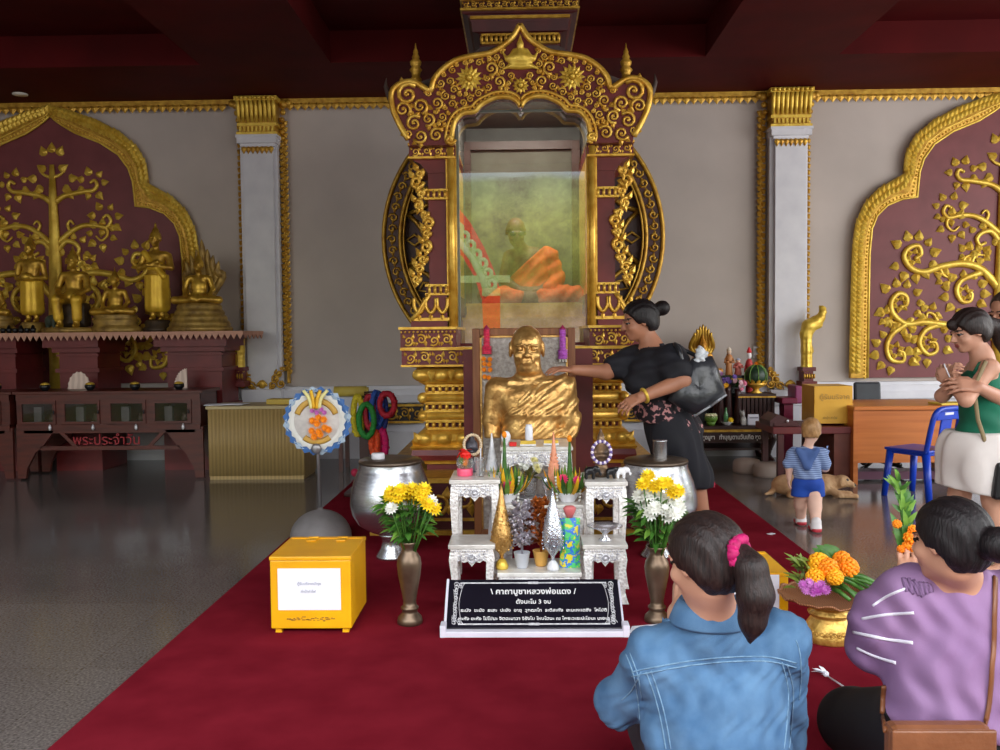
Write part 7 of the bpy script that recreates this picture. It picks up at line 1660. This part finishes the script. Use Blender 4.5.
# ------------------------------------------------------------------ kneeling woman in purple
def purple_woman():
    r=thing('person','kneeling woman in a purple top with striped sleeve and hair bun, holding a flower spray','person',(P(955,650,2.45).x,2.45,.008)); SK=skin('purple',(204,150,122))
    hc=P(949,541,2.32); hR=RZ(.56)@RX_(-.12)@RY_(.05); s=.92
    L=P(912,596,2.42); Rr=P(1022,604,2.36); nk=P(962,584,2.38); pel=Vector((P(955,735,2.45).x,2.42,.30)); ch=(L+Rr)/2+Vector((0,.02,-.13))
    d=SDF(); at=head_ops(d,hc,hR,s); d.cone(nk,hc+hR@Vector((0,-.02,-.06)),.052,.046,.03)
    T=SDF(); T.cone(L,Rr,.062,.062,.05).ell(ch,(.18,.13,.17),None,.06).ell((ch+pel)/2,(.175,.135,.16),None,.06).ell(pel,(.19,.15,.14),None,.06).cone(nk+Vector((0,0,-.05)),nk,.07,.058,.04)
    el=P(868,650,2.52); w=P(910,590,2.74); er=P(1040,700,2.5); wr=P(985,640,2.8)
    A=SDF(); A.chain([L,el,w],[.056,.044,.027],.03).chain([Rr,er,wr],[.056,.046,.028],.03)
    H=SDF(); tip=P(908,566,2.78); hand_ops(H,w,(.02,.05,1),(-.45,-.85,.1),.95,1,(.4,.55,.4),.10,.9); hand_ops(H,wr,(-.3,.5,.5),(.5,-.5,.4),.95,-1)
    body=SDF().ext(d).ext(T).ext(A).ext(H); fm=facemat(hc,hR,s); build('body',body,[SK,EYE,LIP,BROW],r,.0055,None,fm)
    PUR=mat('purple_cloth',(150,116,156),.75,rgb2=(134,100,142),vs=5,bump=.08,bs=300); STR=mat('stripe_white',(236,232,244),.7); SMK=mat('purple_smocked',(132,100,140),.8,rgb2=(112,84,120),wave=30,bump=.3)
    J=SDF().ext(T); J.chain([L,L.lerp(el,.55)+Vector((0,0,.012)),el+Vector((.012,-.012,.02))],[.068,.080,.064],.035).chain([Rr,er],[.07,.07],.03)
    def jf(Q):
        x,y,z=Q.T; f=.0024*np.sin((z*1.2+x*1.8)*42+np.sin(z*22)*1.4)+.0035*np.sin(x*95+np.sin(z*30)*2)+.004*np.sin(z*70+x*30)*np.clip((.55-z)*4,0,1)
        neck=.078-np.sqrt((x-nk.x)**2+(y-nk.y-.02)**2+((z-nk.z-.075)*1.0)**2)
        return np.maximum(np.maximum(J(Q)-.014-f,.30-z),neck)
    j=build('purple_top',J,PUR,r,.0065,jf); bv=bvh_of(j); b=MB()
    for pts in ([(873,606),(888,596),(905,589)],[(862,619),(885,615),(914,613)],[(853,632),(880,638),(913,643)],[(857,648),(875,656),(896,663)]): b.tube(on_surface(bv,pts,.0002),.0048,6,0,.6)
    b.build('sleeve_stripes',STR,j); b=MB()
    for k in range(9): b.tube(on_surface(bv,[(902+3*k+RND.uniform(-1,1),578+k*.6+RND.uniform(-1,2)),(905+3.2*k,586),(909+3.0*k+RND.uniform(-2,2),597-abs(k-4)*1.3)],-.001),.0055,6)
    b.build('smocking',SMK,j)
    LG=SDF(); 
    kl=P(853,722,2.78); LG.chain([pel+Vector((-.09,.02,-.05)),kl,Vector((kl.x+.12,2.45,.07)),Vector((kl.x+.16,2.25,.06))],[.12,.09,.065,.045],.03); kr=P(1010,745,2.85); LG.chain([pel+Vector((.09,.02,-.05)),kr,Vector((kr.x,2.45,.07)),Vector((kr.x,2.25,.06))],[.12,.09,.065,.045],.03).ell(pel,(.19,.15,.13),None,.04)
    build('trousers',LG,mat('trousers_black',(20,19,24),.75),r,.012,lambda Q:np.maximum(LG(Q)-.01,.012-Q[:,2]))
    def bun(x,at): x.ell(at(.0,-.145,.0),(.05,.045,.045)); x.ell(at(.0,-.11,.0),(.03,.03,.03))
    fn,lo,hi=hair_fn(hc,hR,s,bun,.014,-.08); sdfobj('hair',fn,lo,hi,.006,HAIR,r)
    b=MB(); p0=hc+hR@Vector((0,-.128,0)); R3=rotto(hR@Vector((0,-1,0))); b.tube([p0+R3@Vector((.034*math.cos(2*PI*i/28),.034*math.sin(2*PI*i/28),0)) for i in range(28)],.008,8,0,1,True); b.build('hair_tie',mat('hair_tie_brown',(84,44,44),.7),r)
    # bag
    g=thing('shoulder_bag','brown leather shoulder bag on the back of the woman in purple','bag',(P(935,740,2.24).x,2.24,.2)); BR=mat('brown_leather',(140,88,56),.4,rgb2=(116,70,42),vs=10,bump=.15,bs=90); BRD=mat('strap_leather',(132,80,46),.45,rgb2=(110,64,36))
    q0=P(884,724,2.215);q1=P(985,733,2.215); cx=(q0.x+q1.x)/2; b=MB(); b.box((cx,2.20,(q0.z+.16)/2+.01),(q1.x-q0.x,.06,q0.z-.16),0,None,.018); b.build('pouch',BR,g)
    b=MB(); b.box((cx,2.166,q0.z-.03),(q1.x-q0.x+.004,.012,.075),0,None,.005); b.build('flap',BR,g)
    b=MB(); st=on_surface(bv,[(994,578),(994,610),(993,650),(990,690),(985,722)],.004); 
    if len(st)>3: b.tube(st+[P(984,736,2.2)],.009,6,0,.5)
    st=on_surface(bv,[(886,686),(885,700),(884,716)],.004)
    if len(st)>2: b.tube(st+[P(885,730,2.2)],.009,6,0,.5)
    b.build('strap',BRD,g)
    # flower spray in the hand
    f=thing('flower_spray','green and orange flower spray held up by the woman in purple','flowers',w); V=lambda px,py,dy=0:P(px,py,2.80+dy); rr=random.Random(3)
    b=MB(); b.tube([V(912,592),V(911,560),V(903,520),V(896,478)],[.008,.008,.006,.002],6)
    for i in range(50):
        t=rr.uniform(0,1); q=V(911-14*t,560-82*t); w_=(1-t)*.035+.006; dd=Vector((rr.uniform(-1,1),rr.uniform(-.6,.6),rr.uniform(.6,1.8))).normalized(); b.blade(q,q+dd*rr.uniform(.03,.07),.012+.01*(1-t),(0,-1,.2),rr.choice((0,1)),.1,3)
    for a0,a1,y0,y1,wd in((912,890,568,512,.05),(912,920,570,540,.04),(910,900,560,500,.04)): b.blade(V(a0,y0),V(a1,y1,.02),wd,(0,-1,.1),0,.1,6)
    b.build('leaves',[LEAF,LEAFL],f)
    for px,py,R_ in((911,538,.026),(915,549,.03),(908,546,.02),(897,524,.016),(913,530,.018),(918,556,.018),(901,549,.014)): m=MB(); pom(m,V(px,py,-.03),R_,0,40); m.build('marigold',OFL,f)
purple_woman()
# ------------------------------------------------------------------ standing woman in black
def standing_woman():
    Y=5.84; r=thing('person','standing woman in black with hair bun and gold bracelet, reaching to the gold bust','person',(P(690,540,Y).x,Y,.008)); SK=skin('stand',(178,122,94)); V=lambda px,py,dy=0:P(px,py,Y+dy)
    hR=RZ(PI/2+.12)@RX_(-.20); hc=V(639,321); s=1.12
    d=SDF(); at=head_ops(d,hc,hR,s); nk=V(652,347); d.cone(nk,hc+hR@Vector((0,-.025,-.06)),.062,.055,.03)
    Ln=V(671,360,-.15); Rf=V(634,360,.10); pel=V(674,432); ch=V(654,376,-.01); wa=V(658,402,-.01); Rb=RY_(-.16)
    T=SDF(); T.cone(Ln,Rf,.07,.07,.06).ell(ch,(.145,.175,.17),Rb,.06).ell(wa,(.145,.165,.16),Rb,.06).ell(pel,(.165,.175,.15),None,.06).cone(nk+Vector((.01,0,-.06)),nk,.085,.062,.05).ell(V(640,380,-.07),(.075,.075,.075),None,.05).ell(V(636,380,.06),(.075,.075,.075),None,.05)
    el=V(682,381,-.26); w=V(641,397,-.33); er=V(606,372,-.02); wr=V(574,370,-.19)
    A=SDF(); A.chain([Ln,el,w],[.066,.054,.034],.03).chain([Rf,er,wr],[.062,.048,.032],.03)
    H=SDF(); hand_ops(H,w,(-.85,-.1,-.42),(-.1,-.7,.7),1.0,1,(.35,.5,.4),.12,.6); hand_ops(H,wr,(-1,-.12,.1),(0,-.25,1),1.0,1,(.2,.35,.3),.12,.5)
    fl=(Vector((P(700,540,Y).x,Y-.07,.009)),Vector((P(688,540,Y).x,Y+.08,.009))); LG=SDF()
    for i,f in enumerate(fl):
        kx=V(694 if i==0 else 676,478,-.07 if i==0 else .07); an=Vector((f.x+.02,f.y,.085)); LG.chain([pel+Vector((.0,-.08 if i==0 else .08,-.06)),kx,an],[.12,.072,.04],.03); LG.chain([an+Vector((0,0,-.045)),f+Vector((-.12,0,.035))],[.042,.032],.02)
    body=SDF().ext(d).ext(T).ext(A).ext(H).ext(LG); fm=facemat(hc,hR,s); build('body',body,[SK,EYE,LIP,BROW],r,.0075,None,fm)
    BK=mat('black_shirt',(24,24,34),.8,rgb2=(16,16,24),vs=6); J=SDF().ext(T); J.chain([Ln,Ln.lerp(el,.55)],[.088,.092],.04).chain([Rf,Rf.lerp(er,.62)],[.085,.075],.04)
    zc=V(655,403).z
    def jf(Q):
        x,y,z=Q.T; f=.006*np.sin((z+x*.8)*40+np.sin(y*20)*1.5)+.004*np.sin(z*75+y*40)
        neck=.098-np.sqrt((x-nk.x+.02)**2+(y-nk.y)**2+((z-nk.z-.055)*1.1)**2)
        return np.maximum(np.maximum(J(Q)-.014-f,zc-z-.12*(x-wa.x)),neck)
    build('black_shirt',J,BK,r,.009,jf)
    FL=mat('blouse_floral',(30,22,30),.8,rgb2=(196,140,140),vs=34); rp=[n for n in FL.node_tree.nodes if n.type=='VALTORGB'][0]; rp.color_ramp.elements[0].position=.40; rp.color_ramp.elements[1].position=.46
    zb=V(655,424).z; J2=SDF().ell(wa,(.145,.165,.16),Rb).ell(pel,(.165,.175,.15),None,.06)
    build('floral_hem',J2,FL,r,.009,lambda Q:np.maximum(np.maximum(J2(Q)-.022-.005*np.sin(Q[:,0]*60+Q[:,1]*50),Q[:,2]-zc-.03-.0),zb-Q[:,2]-.2*(Q[:,0]-wa.x)))
    TR=SDF().ell(pel,(.165,.175,.15)).ell(pel+Vector((-.03,0,.08)),(.15,.168,.12),None,.05); zt=V(700,482).z
    for i,f in enumerate(fl): kx=V(692 if i==0 else 676,478,-.07 if i==0 else .07); TR.chain([pel+Vector((.0,-.08 if i==0 else .08,-.06)),kx,kx+Vector((.02,0,-.18))],[.14,.112,.10],.05)
    build('black_trousers',TR,BK,r,.011,lambda Q:np.maximum(TR(Q)-.012-.006*np.sin(Q[:,0]*50+Q[:,1]*60+np.sin(Q[:,2]*9)*2),zt-.02-Q[:,2]))
    def bun(x,at): x.ell(at(0,-.148,.045),(.052,.052,.05)); x.ell(at(0,-.115,.04),(.034,.034,.034))
    fn,lo,hi=hair_fn(hc,hR,s,bun,.014,-.07); sdfobj('hair',fn,lo,hi,.007,HAIR,r)
    u=(w-el).normalized(); R3=rotto(u); p=w-u*.025; b=MB(); b.tube([p+R3@Vector((.041*math.cos(2*PI*i/24),.041*math.sin(2*PI*i/24),0)) for i in range(24)],.010,8,0,1,True); b.build('gold_bracelet',GOLDY,r)
    b=MB(); q=nk+Vector((-.01,0,.005)); b.tube([q+Vector((.074*math.cos(2*PI*i/30)-.03*math.cos(2*PI*i/30)**2*0,.074*math.sin(2*PI*i/30),-.02+.045*math.cos(2*PI*i/30))) for i in range(30)],.004,6,0,1,True); b.build('necklace',GOLDY,r)
    # handbag on the shoulder
    Yb=5.60; g=thing('handbag','large black handbag hanging from the shoulder of the standing woman','bag',(P(700,385,Yb).x,Yb,P(700,415,Yb).z)); LE=mat('black_leather',(50,52,58),.28,rgb2=(34,36,40),vs=6,bump=.2,bs=40)
    fr=[(678,372),(694,357),(712,356),(718,368),(726,394),(708,407),(694,416),(680,408),(668,400)]; vs=[];fs=[]
    outl=[P(a,b_,Yb) for a,b_ in fr]; c0=sum(outl,Vector())/len(outl); n=len(outl)
    for sc,dy in((.0,-.085),(.55,-.08),(.85,-.055),(1,-.012),(1,.012),(.85,.055),(.0,.07)):
        for p in outl: q=c0+(p-c0)*sc; vs.append((q.x,Yb+dy*(1.15 if q.z<c0.z else .6),q.z))
    for j in range(6):
        for i in range(n): fs.append((j*n+i,j*n+(i+1)%n,(j+1)*n+(i+1)%n,(j+1)*n+i))
    b=MB(); b.add(vs,fs,0,True); o=b.build('bag_body',LE,g); b=MB(); b.tube([P(710,406,Yb-.02),P(726,394,Yb-.02)],.012,6); b.tube([P(694,416,Yb-.03),P(710,406,Yb-.03)],.01,6); b.build('bag_corner_trim',mat('bag_shine',(150,154,160),.3,.3),g)
    b=MB(); b.tube(smooth([P(684,372,Yb-.02),P(680,352,Yb-.02),P(675,344,Yb+.06),P(684,350,Yb+.14),P(706,360,Yb+.05)],4),.014,8); b.build('handle',LE,g)
    pl=SDF(); rr=random.Random(8)
    for i in range(7): pl.ell(P(703+rr.uniform(-6,5),357+rr.uniform(-5,3),Yb+rr.uniform(-.02,.03)),(rr.uniform(.02,.035),.025,rr.uniform(.02,.04)),None,.012)
    o=build('plastic_bag',pl,mat('plastic_white',(220,224,228),.25,rgb2=(196,202,208),vs=30,bump=.5,bs=40),None,.006,lambda Q:pl(Q)+.007*np.sin(Q[:,0]*110+np.sin(Q[:,2]*90)*2)*np.sin(Q[:,2]*80+1)*1.2); tag(o,'crumpled white plastic bag sticking out of the black handbag','bag')
standing_woman()
# ------------------------------------------------------------------ toddler
def toddler():
    o=G(807,529,0); Y=o.y; V=lambda px,py,dy=0:P(px,py,Y+dy); r=thing('person','toddler in a blue striped hooded shirt and blue shorts, seen from behind','person',(o.x,Y,0)); SK=skin('child',(242,196,174))
    hc=V(811.5,431); hR=RZ(-.45)@RX_(-.1); s=.77; d=SDF(); at=head_ops(d,hc,hR,s); nk=V(808,446); d.cone(nk,hc+hR@Vector((0,-.015,-.04)),.032,.03,.02)
    L=V(794,454,.0); Rr=V(820,454,.0); ch=V(807,460); pel=V(808,483)
    T=SDF(); T.cone(L,Rr,.036,.036,.03).ell(ch,(.085,.062,.085),None,.03).ell(V(807,472),(.085,.065,.075),None,.04).ell(pel,(.085,.07,.06),None,.04)
    A=SDF(); wl=V(789,478,.02); wr=V(822,460,.12); A.chain([L,V(789,467,.0),wl],[.031,.026,.019],.015).chain([Rr,V(825,468,.03),wr],[.031,.027,.02],.015)
    H=SDF(); hand_ops(H,wl,(-.05,.1,-1),(-1,0,0),.5,1,(.3,.4,.3)); hand_ops(H,wr,(.1,.4,.7),(.8,-.4,0),.5,-1,(.5,.6,.5))
    LG=SDF(); feet=((801,525,-.03),(816,532,.0)); fl=[]
    for i,(px,py,dy) in enumerate(feet):
        g=G(px,py,0); fl.append(g); hip=pel+Vector((-.045 if i==0 else .045,0,-.02)); kn=Vector(((hip.x+g.x)/2,(hip.y+g.y)/2+.012,.16)); an=g+Vector((0,0,.04)); LG.chain([hip,kn,an],[.058,.044,.030],.02).cone(an+Vector((0,-.01,-.018)),g+Vector((.0,.065,.018)),.024,.02,.01)
    body=SDF().ext(d).ext(T).ext(A).ext(H).ext(LG); fm=facemat(hc,hR,s); build('body',body,[SK,EYE,LIP,BROW],r,.0055,None,fm)
    ST=mat('shirt_stripes',(150,170,206),.85,rgb2=(96,118,168)); nt=ST.node_tree; rp=[n for n in nt.nodes if n.type=='VALTORGB'][0]; wv=nt.nodes.new('ShaderNodeTexWave'); wv.bands_direction='Z'; wv.inputs['Scale'].default_value=22; wv.inputs['Distortion'].default_value=.6; tc=[n for n in nt.nodes if n.type=='TEX_COORD'][0]; nt.links.new(tc.outputs['Object'],wv.inputs['Vector']); nt.links.new(wv.outputs['Fac'],rp.inputs[0])
    J=SDF().ext(T).chain([L,V(789.5,463)],[.037,.036],.015).chain([Rr,V(824.5,464,.02)],[.037,.036],.015); zb=V(807,478).z
    build('striped_shirt',J,ST,r,.006,lambda Q:np.maximum(np.maximum(J(Q)-.009-.003*np.sin(Q[:,0]*90+Q[:,2]*50),zb-Q[:,2]),.038-np.sqrt(((Q-np.array(nk)-np.array([0,0,.025]))**2).sum(1))))
    hd=SDF().chain([V(798,450,-.075),V(807,466,-.088),V(817,450,-.075)],[.02,.026,.02],.02).ell(V(807,454,-.07),(.055,.02,.04),None,.02); build('hood',hd,mat('hood_blue',(84,112,170),.85,rgb2=(66,92,148)),r,.006)
    S=SDF().ell(pel,(.085,.07,.06)); zs=V(807,496).z
    for i in(0,1): S.cone(pel+Vector((-.045 if i==0 else .045,0,-.01)),pel+Vector((-.056 if i==0 else .056,.0,-.11)),.054,.050,.012)
    build('blue_shorts',S,mat('shorts_blue',(24,76,176),.8,rgb2=(18,60,150)),r,.006,lambda Q:np.maximum(np.maximum(S(Q)-.010,zs-Q[:,2]),Q[:,2]-zb-.02))
    for g in fl:
        b=SDF().cone(g+Vector((0,-.005,.07)),g+Vector((0,0,.035)),.034,.034).cone(g+Vector((0,-.012,.026)),g+Vector((0,.07,.022)),.030,.026,.02); build('sock',b,mat('sock_white_%d'%int(g.x*1000),(238,232,232),.8),r,.006)
        b=SDF().cone(g+Vector((0,-.014,.02)),g+Vector((0,.075,.018)),.034,.03); zg=.022; build('shoe',b,mat('shoe_red_%d'%int(g.x*1000),(196,52,66),.5),r,.006,lambda Q:np.maximum(np.maximum(b(Q),Q[:,2]-.03),.003-Q[:,2]))
    def ex(x,at): x.ell(at(0,-.04,.03),(.05,.05,.05))
    fn,lo,hi=hair_fn(hc,hR,s,None,.010,-.06); sdfobj('hair',fn,lo,hi,.006,HAIRC,r)
    b=MB(); q=V(826,453,.13); b.box(q,(.035,.02,.05),0,(.2,.3,.2),.006); b.tube([q+Vector((0,0,.02)),q+Vector((.01,0,.05))],.006,6); tag(b.build('toy',mat('toy_blue',(140,166,220),.4)),'small pale blue toy in the hand of the toddler','toy')
toddler()
# ------------------------------------------------------------------ woman in green and man at the right edge
def green_woman():
    Y=5.0; r=thing('person','woman in a green top and white shorts with bangs, arms folded before her','person',(P(975,575,Y).x,Y,0)); SK=skin('green',(206,152,126)); V=lambda px,py,dy=0:P(px,py,Y+dy)
    hc=V(969,331); hR=RZ(PI/2+.1)@RX_(-.28); s=1.0; d=SDF(); at=head_ops(d,hc,hR,s); nk=V(982,356); d.cone(nk,hc+hR@Vector((0,-.02,-.06)),.052,.046,.03)
    Ln=V(990,368,-.13); Rf=V(976,368,.13); ch=V(982,390); wa=V(981,418); pel=V(975,448)
    T=SDF(); T.cone(Ln,Rf,.048,.048,.05).ell(ch,(.10,.14,.13),None,.05).ell(wa,(.095,.125,.13),None,.05).ell(pel,(.125,.15,.12),None,.05).cone(nk+Vector((.01,0,-.05)),nk,.06,.05,.04).ell(V(968,391,-.06),(.06,.06,.06),None,.04).ell(V(967,391,.06),(.06,.06,.06),None,.04)
    A=SDF(); el=V(966,400,-.2); wn=V(948,382,-.10); ef=V(942,396,.04); wf=V(955,378,-.06); A.chain([Ln,el,wn],[.044,.036,.024],.02).chain([Rf,ef,wf],[.044,.036,.024],.02)
    H=SDF(); hand_ops(H,wn,(-.1,.3,.55),(-.6,-.5,.2),.9,-1,(.7,.8,.6)); hand_ops(H,wf,(-.3,-.3,.3),(-.6,-.4,.5),.9,1,(.7,.8,.6))
    LG=SDF()
    for i,(px,py,dy) in enumerate(((962,578,.09),(990,580,-.09))):
        g=Vector((P(px,py,Y).x,Y+dy,0)); hip=pel+Vector((-.02 if i==0 else .03,dy*.9,-.05)); kn=Vector(((hip.x+g.x)/2,(hip.y+g.y)/2,.42)); an=g+Vector((.02,0,.08)); LG.chain([hip,kn,an],[.088,.055,.036],.03).chain([an+Vector((0,0,-.04)),g+Vector((-.12,0,.03))],[.036,.028],.02)
    body=SDF().ext(d).ext(T).ext(A).ext(H).ext(LG); fm=facemat(hc,hR,s); build('body',body,[SK,EYE,LIP,BROW],r,.0065,None,fm)
    J=SDF().ell(ch,(.10,.14,.13)).ell(wa,(.095,.125,.13),None,.05).ell(pel,(.125,.15,.12),None,.05).ell(V(968,391,-.06),(.06,.06,.06),None,.04).ell(V(967,391,.06),(.06,.06,.06),None,.04); zt=V(980,369).z; zb=V(975,436).z
    build('green_top',J,mat('top_green',(10,112,84),.75,rgb2=(8,90,68),vs=5),r,.008,lambda Q:np.maximum(np.maximum(J(Q)-.010-.003*np.sin(Q[:,2]*60+Q[:,0]*40),Q[:,2]-zt-.06*np.cos((Q[:,1]-Y)*18)*(Q[:,0]>ch.x-.02)),zb-.02-Q[:,2]))
    for sg in(-1,1): b=MB(); b.tube([V(974,374,sg*.095),V(980,364,sg*.09),V(990,361,sg*.085),V(998,374,sg*.085)],.014,6,0,.6); b.build('top_strap',MATS['top_green'],r)
    S=SDF().ell(pel,(.125,.15,.12)); zs=V(975,489).z
    for i,dy in enumerate((.09,-.09)): S.cone(pel+Vector((-.02 if i==0 else .03,dy,-.03)),pel+Vector((-.03 if i==0 else .03,dy*.9,-.22)),.11,.12,.14)
    build('white_shorts',S,mat('shorts_white',(236,228,224),.85,rgb2=(222,212,208),vs=6),r,.009,lambda Q:np.maximum(np.maximum(S(Q)-.015-.006*np.sin(Q[:,0]*55+Q[:,1]*55+np.sin(Q[:,2]*20)),zs-.01-Q[:,2]-.15*(Q[:,0]-pel.x)),Q[:,2]-V(975,431).z))
    def tail(x,at): x.ell(at(0,-.11,.0),(.05,.05,.05)); x.chain([at(0,-.11,.0),at(.0,-.16,-.03),at(.0,-.17,-.11),at(0,-.15,-.17)],[.03,.042,.04,.012],.03); x.ell(at(0,.062,.055),(.052,.03,.038),None,.02)
    fn,lo,hi=hair_fn(hc,hR,s,tail,.016,-.08,0,.03); sdfobj('hair',fn,lo,hi,.0065,HAIRB,r)
    g=thing('crossbody_bag','dark crossbody bag with olive strap on the woman in green','bag',V(998,480,-.18)); b=MB(); b.tube([V(986,361,-.185),V(974,388,-.20),V(978,420,-.17),V(988,450,-.185),V(996,468,-.20),V(1003,478,-.2)],.012,6,0,.5); b.build('strap',mat('strap_olive',(136,118,84),.7),g); b=MB(); b.box(V(1009,482,-.22),(.16,.06,.20),0,(0,.1,0),.02); b.build('pouch',BLACK,g)
    b=MB(); b.tube([V(951,380,-.14),V(944,364,-.14)],.004,6); tag(b.build('white_stick',WHITE),'thin white stick in the hands of the woman in green','stick')
green_woman()
def man():
    Y=5.35; r=thing('person','man at the right picture edge, mostly cut off, reaching to the woman in green','person',(P(1035,575,Y).x,Y,0)); SK=skin('man',(196,140,114)); V=lambda px,py,dy=0:P(px,py,Y+dy)
    hc=V(1007,312); hR=RZ(PI/2+.35)@RX_(-.25); s=1.08; d=SDF(); at=head_ops(d,hc,hR,s); nk=V(1020,342); d.cone(nk,hc+hR@Vector((0,-.02,-.06)),.062,.056,.03)
    Ln=V(1030,362,-.19); Rf=V(1022,362,.19); ch=V(1030,392); pel=V(1032,455)
    T=SDF().cone(Ln,Rf,.07,.07,.06).ell(ch,(.13,.2,.18),None,.06).ell(V(1031,425),(.12,.17,.16),None,.06).ell(pel,(.13,.17,.13),None,.06).cone(nk+Vector((.01,0,-.06)),nk,.08,.062,.05)
    A=SDF(); el=V(1012,404,-.42); w=V(978,387,-.56); A.chain([Ln,el,w],[.056,.048,.030],.03).chain([Rf,V(1034,415,.24),V(1010,425,.12)],[.056,.046,.03],.03)
    H=SDF(); hand_ops(H,w,(-1,.1,.15),(0,-.8,.5),1.05,1,(.35,.5,.4))
    hand_ops(H,V(1010,425,.12),(-.8,-.3,0),(0,.2,1),1.0,1)
    LG=SDF()
    for dy in(-.1,.1): g=Vector((P(1036,575,Y).x,Y+dy,0)); LG.chain([pel+Vector((0,dy*.9,-.05)),Vector((g.x-.02,g.y,.46)),g+Vector((.03,0,.09))],[.10,.07,.05],.03).chain([g+Vector((.03,0,.05)),g+Vector((-.14,0,.035))],[.045,.034],.02)
    body=SDF().ext(d).ext(T).ext(A).ext(H).ext(LG); build('body',body,[SK,EYE,LIP,BROW],r,.008,None,facemat(hc,hR,s))
    J=SDF().ext(T).chain([Ln,Ln.lerp(el,.6)],[.078,.078],.03).chain([Rf,V(1032,395,.22)],[.078,.075],.03); zb=V(1032,470).z
    build('green_shirt',J,mat('shirt_green',(104,150,54),.8,rgb2=(84,128,44)),r,.01,lambda Q:np.maximum(np.maximum(J(Q)-.014-.005*np.sin(Q[:,2]*45+Q[:,0]*40),zb-Q[:,2]),.10-np.sqrt(((Q-np.array(nk)-np.array([-.01,0,.06]))**2).sum(1))))
    TR=SDF().ell(pel,(.13,.17,.13))
    for dy in(-.1,.1): TR.chain([pel+Vector((0,dy*.9,-.05)),Vector((P(1036,575,Y).x-.02,Y+dy,.46)),Vector((P(1036,575,Y).x+.02,Y+dy,.12))],[.115,.09,.075],.04)
    build('trousers',TR,mat('trousers_grey',(60,60,66),.8),r,.012,lambda Q:np.maximum(np.maximum(TR(Q)-.01,.08-Q[:,2]),Q[:,2]-zb-.05))
    fn,lo,hi=hair_fn(hc,hR,s,None,.006,-.06,.1,.01); sdfobj('hair',fn,lo,hi,.008,mat('hair_short',(70,52,44),.6),r)
man()
# ------------------------------------------------------------------ dog
def dog():
    Y=7.45; r=thing('dog','pale tan dog lying on the floor behind the toddler','dog',(P(810,500,Y).x,Y,0)); V=lambda px,py,dy=0:P(px,py,Y+dy); d=SDF()
    z=lambda h:Vector((0,0,h)); q=lambda px,h,dy=0: Vector((P(px,495,Y).x,Y+dy,h))
    d.ell(q(787,.085,.02),(.12,.10,.085),None,.04).ell(q(805,.085),(.14,.095,.088),None,.05).ell(q(824,.088,-.01),(.10,.09,.088),None,.05).cone(q(829,.10,-.01),q(837,.115,-.04),.062,.052,.03)
    d.ell(q(840,.125,-.05),(.058,.052,.05),None,.02).cone(q(843,.115,-.06),q(849.5,.095,-.085),.034,.022,.02).ell(q(850.5,.098,-.09),(.012,.011,.010),None,.004)
    for sy in(-1,1): d.ell(q(837.5,.12,-.05+sy*.052),(.02,.010,.036),RX_(sy*.25),.008)
    for dy in(-.10,.03): d.chain([q(826,.06,dy*.6),q(834,.022,dy-.04),q(849,.018,dy-.06)],[.036,.024,.020],.015)
    d.chain([q(788,.08,-.04),q(798,.05,-.11),q(786,.022,-.12),q(797,.018,-.15)],[.07,.042,.026,.02],.02).chain([q(776,.06,.02),q(771,.025,0),q(764,.02,-.05)],[.026,.018,.010],.02)
    FUR=mat('fur_tan',(214,176,134),.85,rgb2=(186,142,100),vs=14,bump=.4,bs=120)
    def fm(Q): m=np.zeros(len(Q),int); m[np.sqrt(((Q-np.array(q(851,.100,-.092)))**2).sum(1))<.016]=1; m[np.sqrt(((Q-np.array(q(843.5,.142,-.094)))**2).sum(1))<.012]=1; return m
    build('body',d,[FUR,BLACK],r,.006,lambda Q:np.maximum(d(Q)-.002*np.sin(Q[:,0]*210+Q[:,2]*120)*np.sin(Q[:,1]*190),.001-Q[:,2]),fm)
dog()
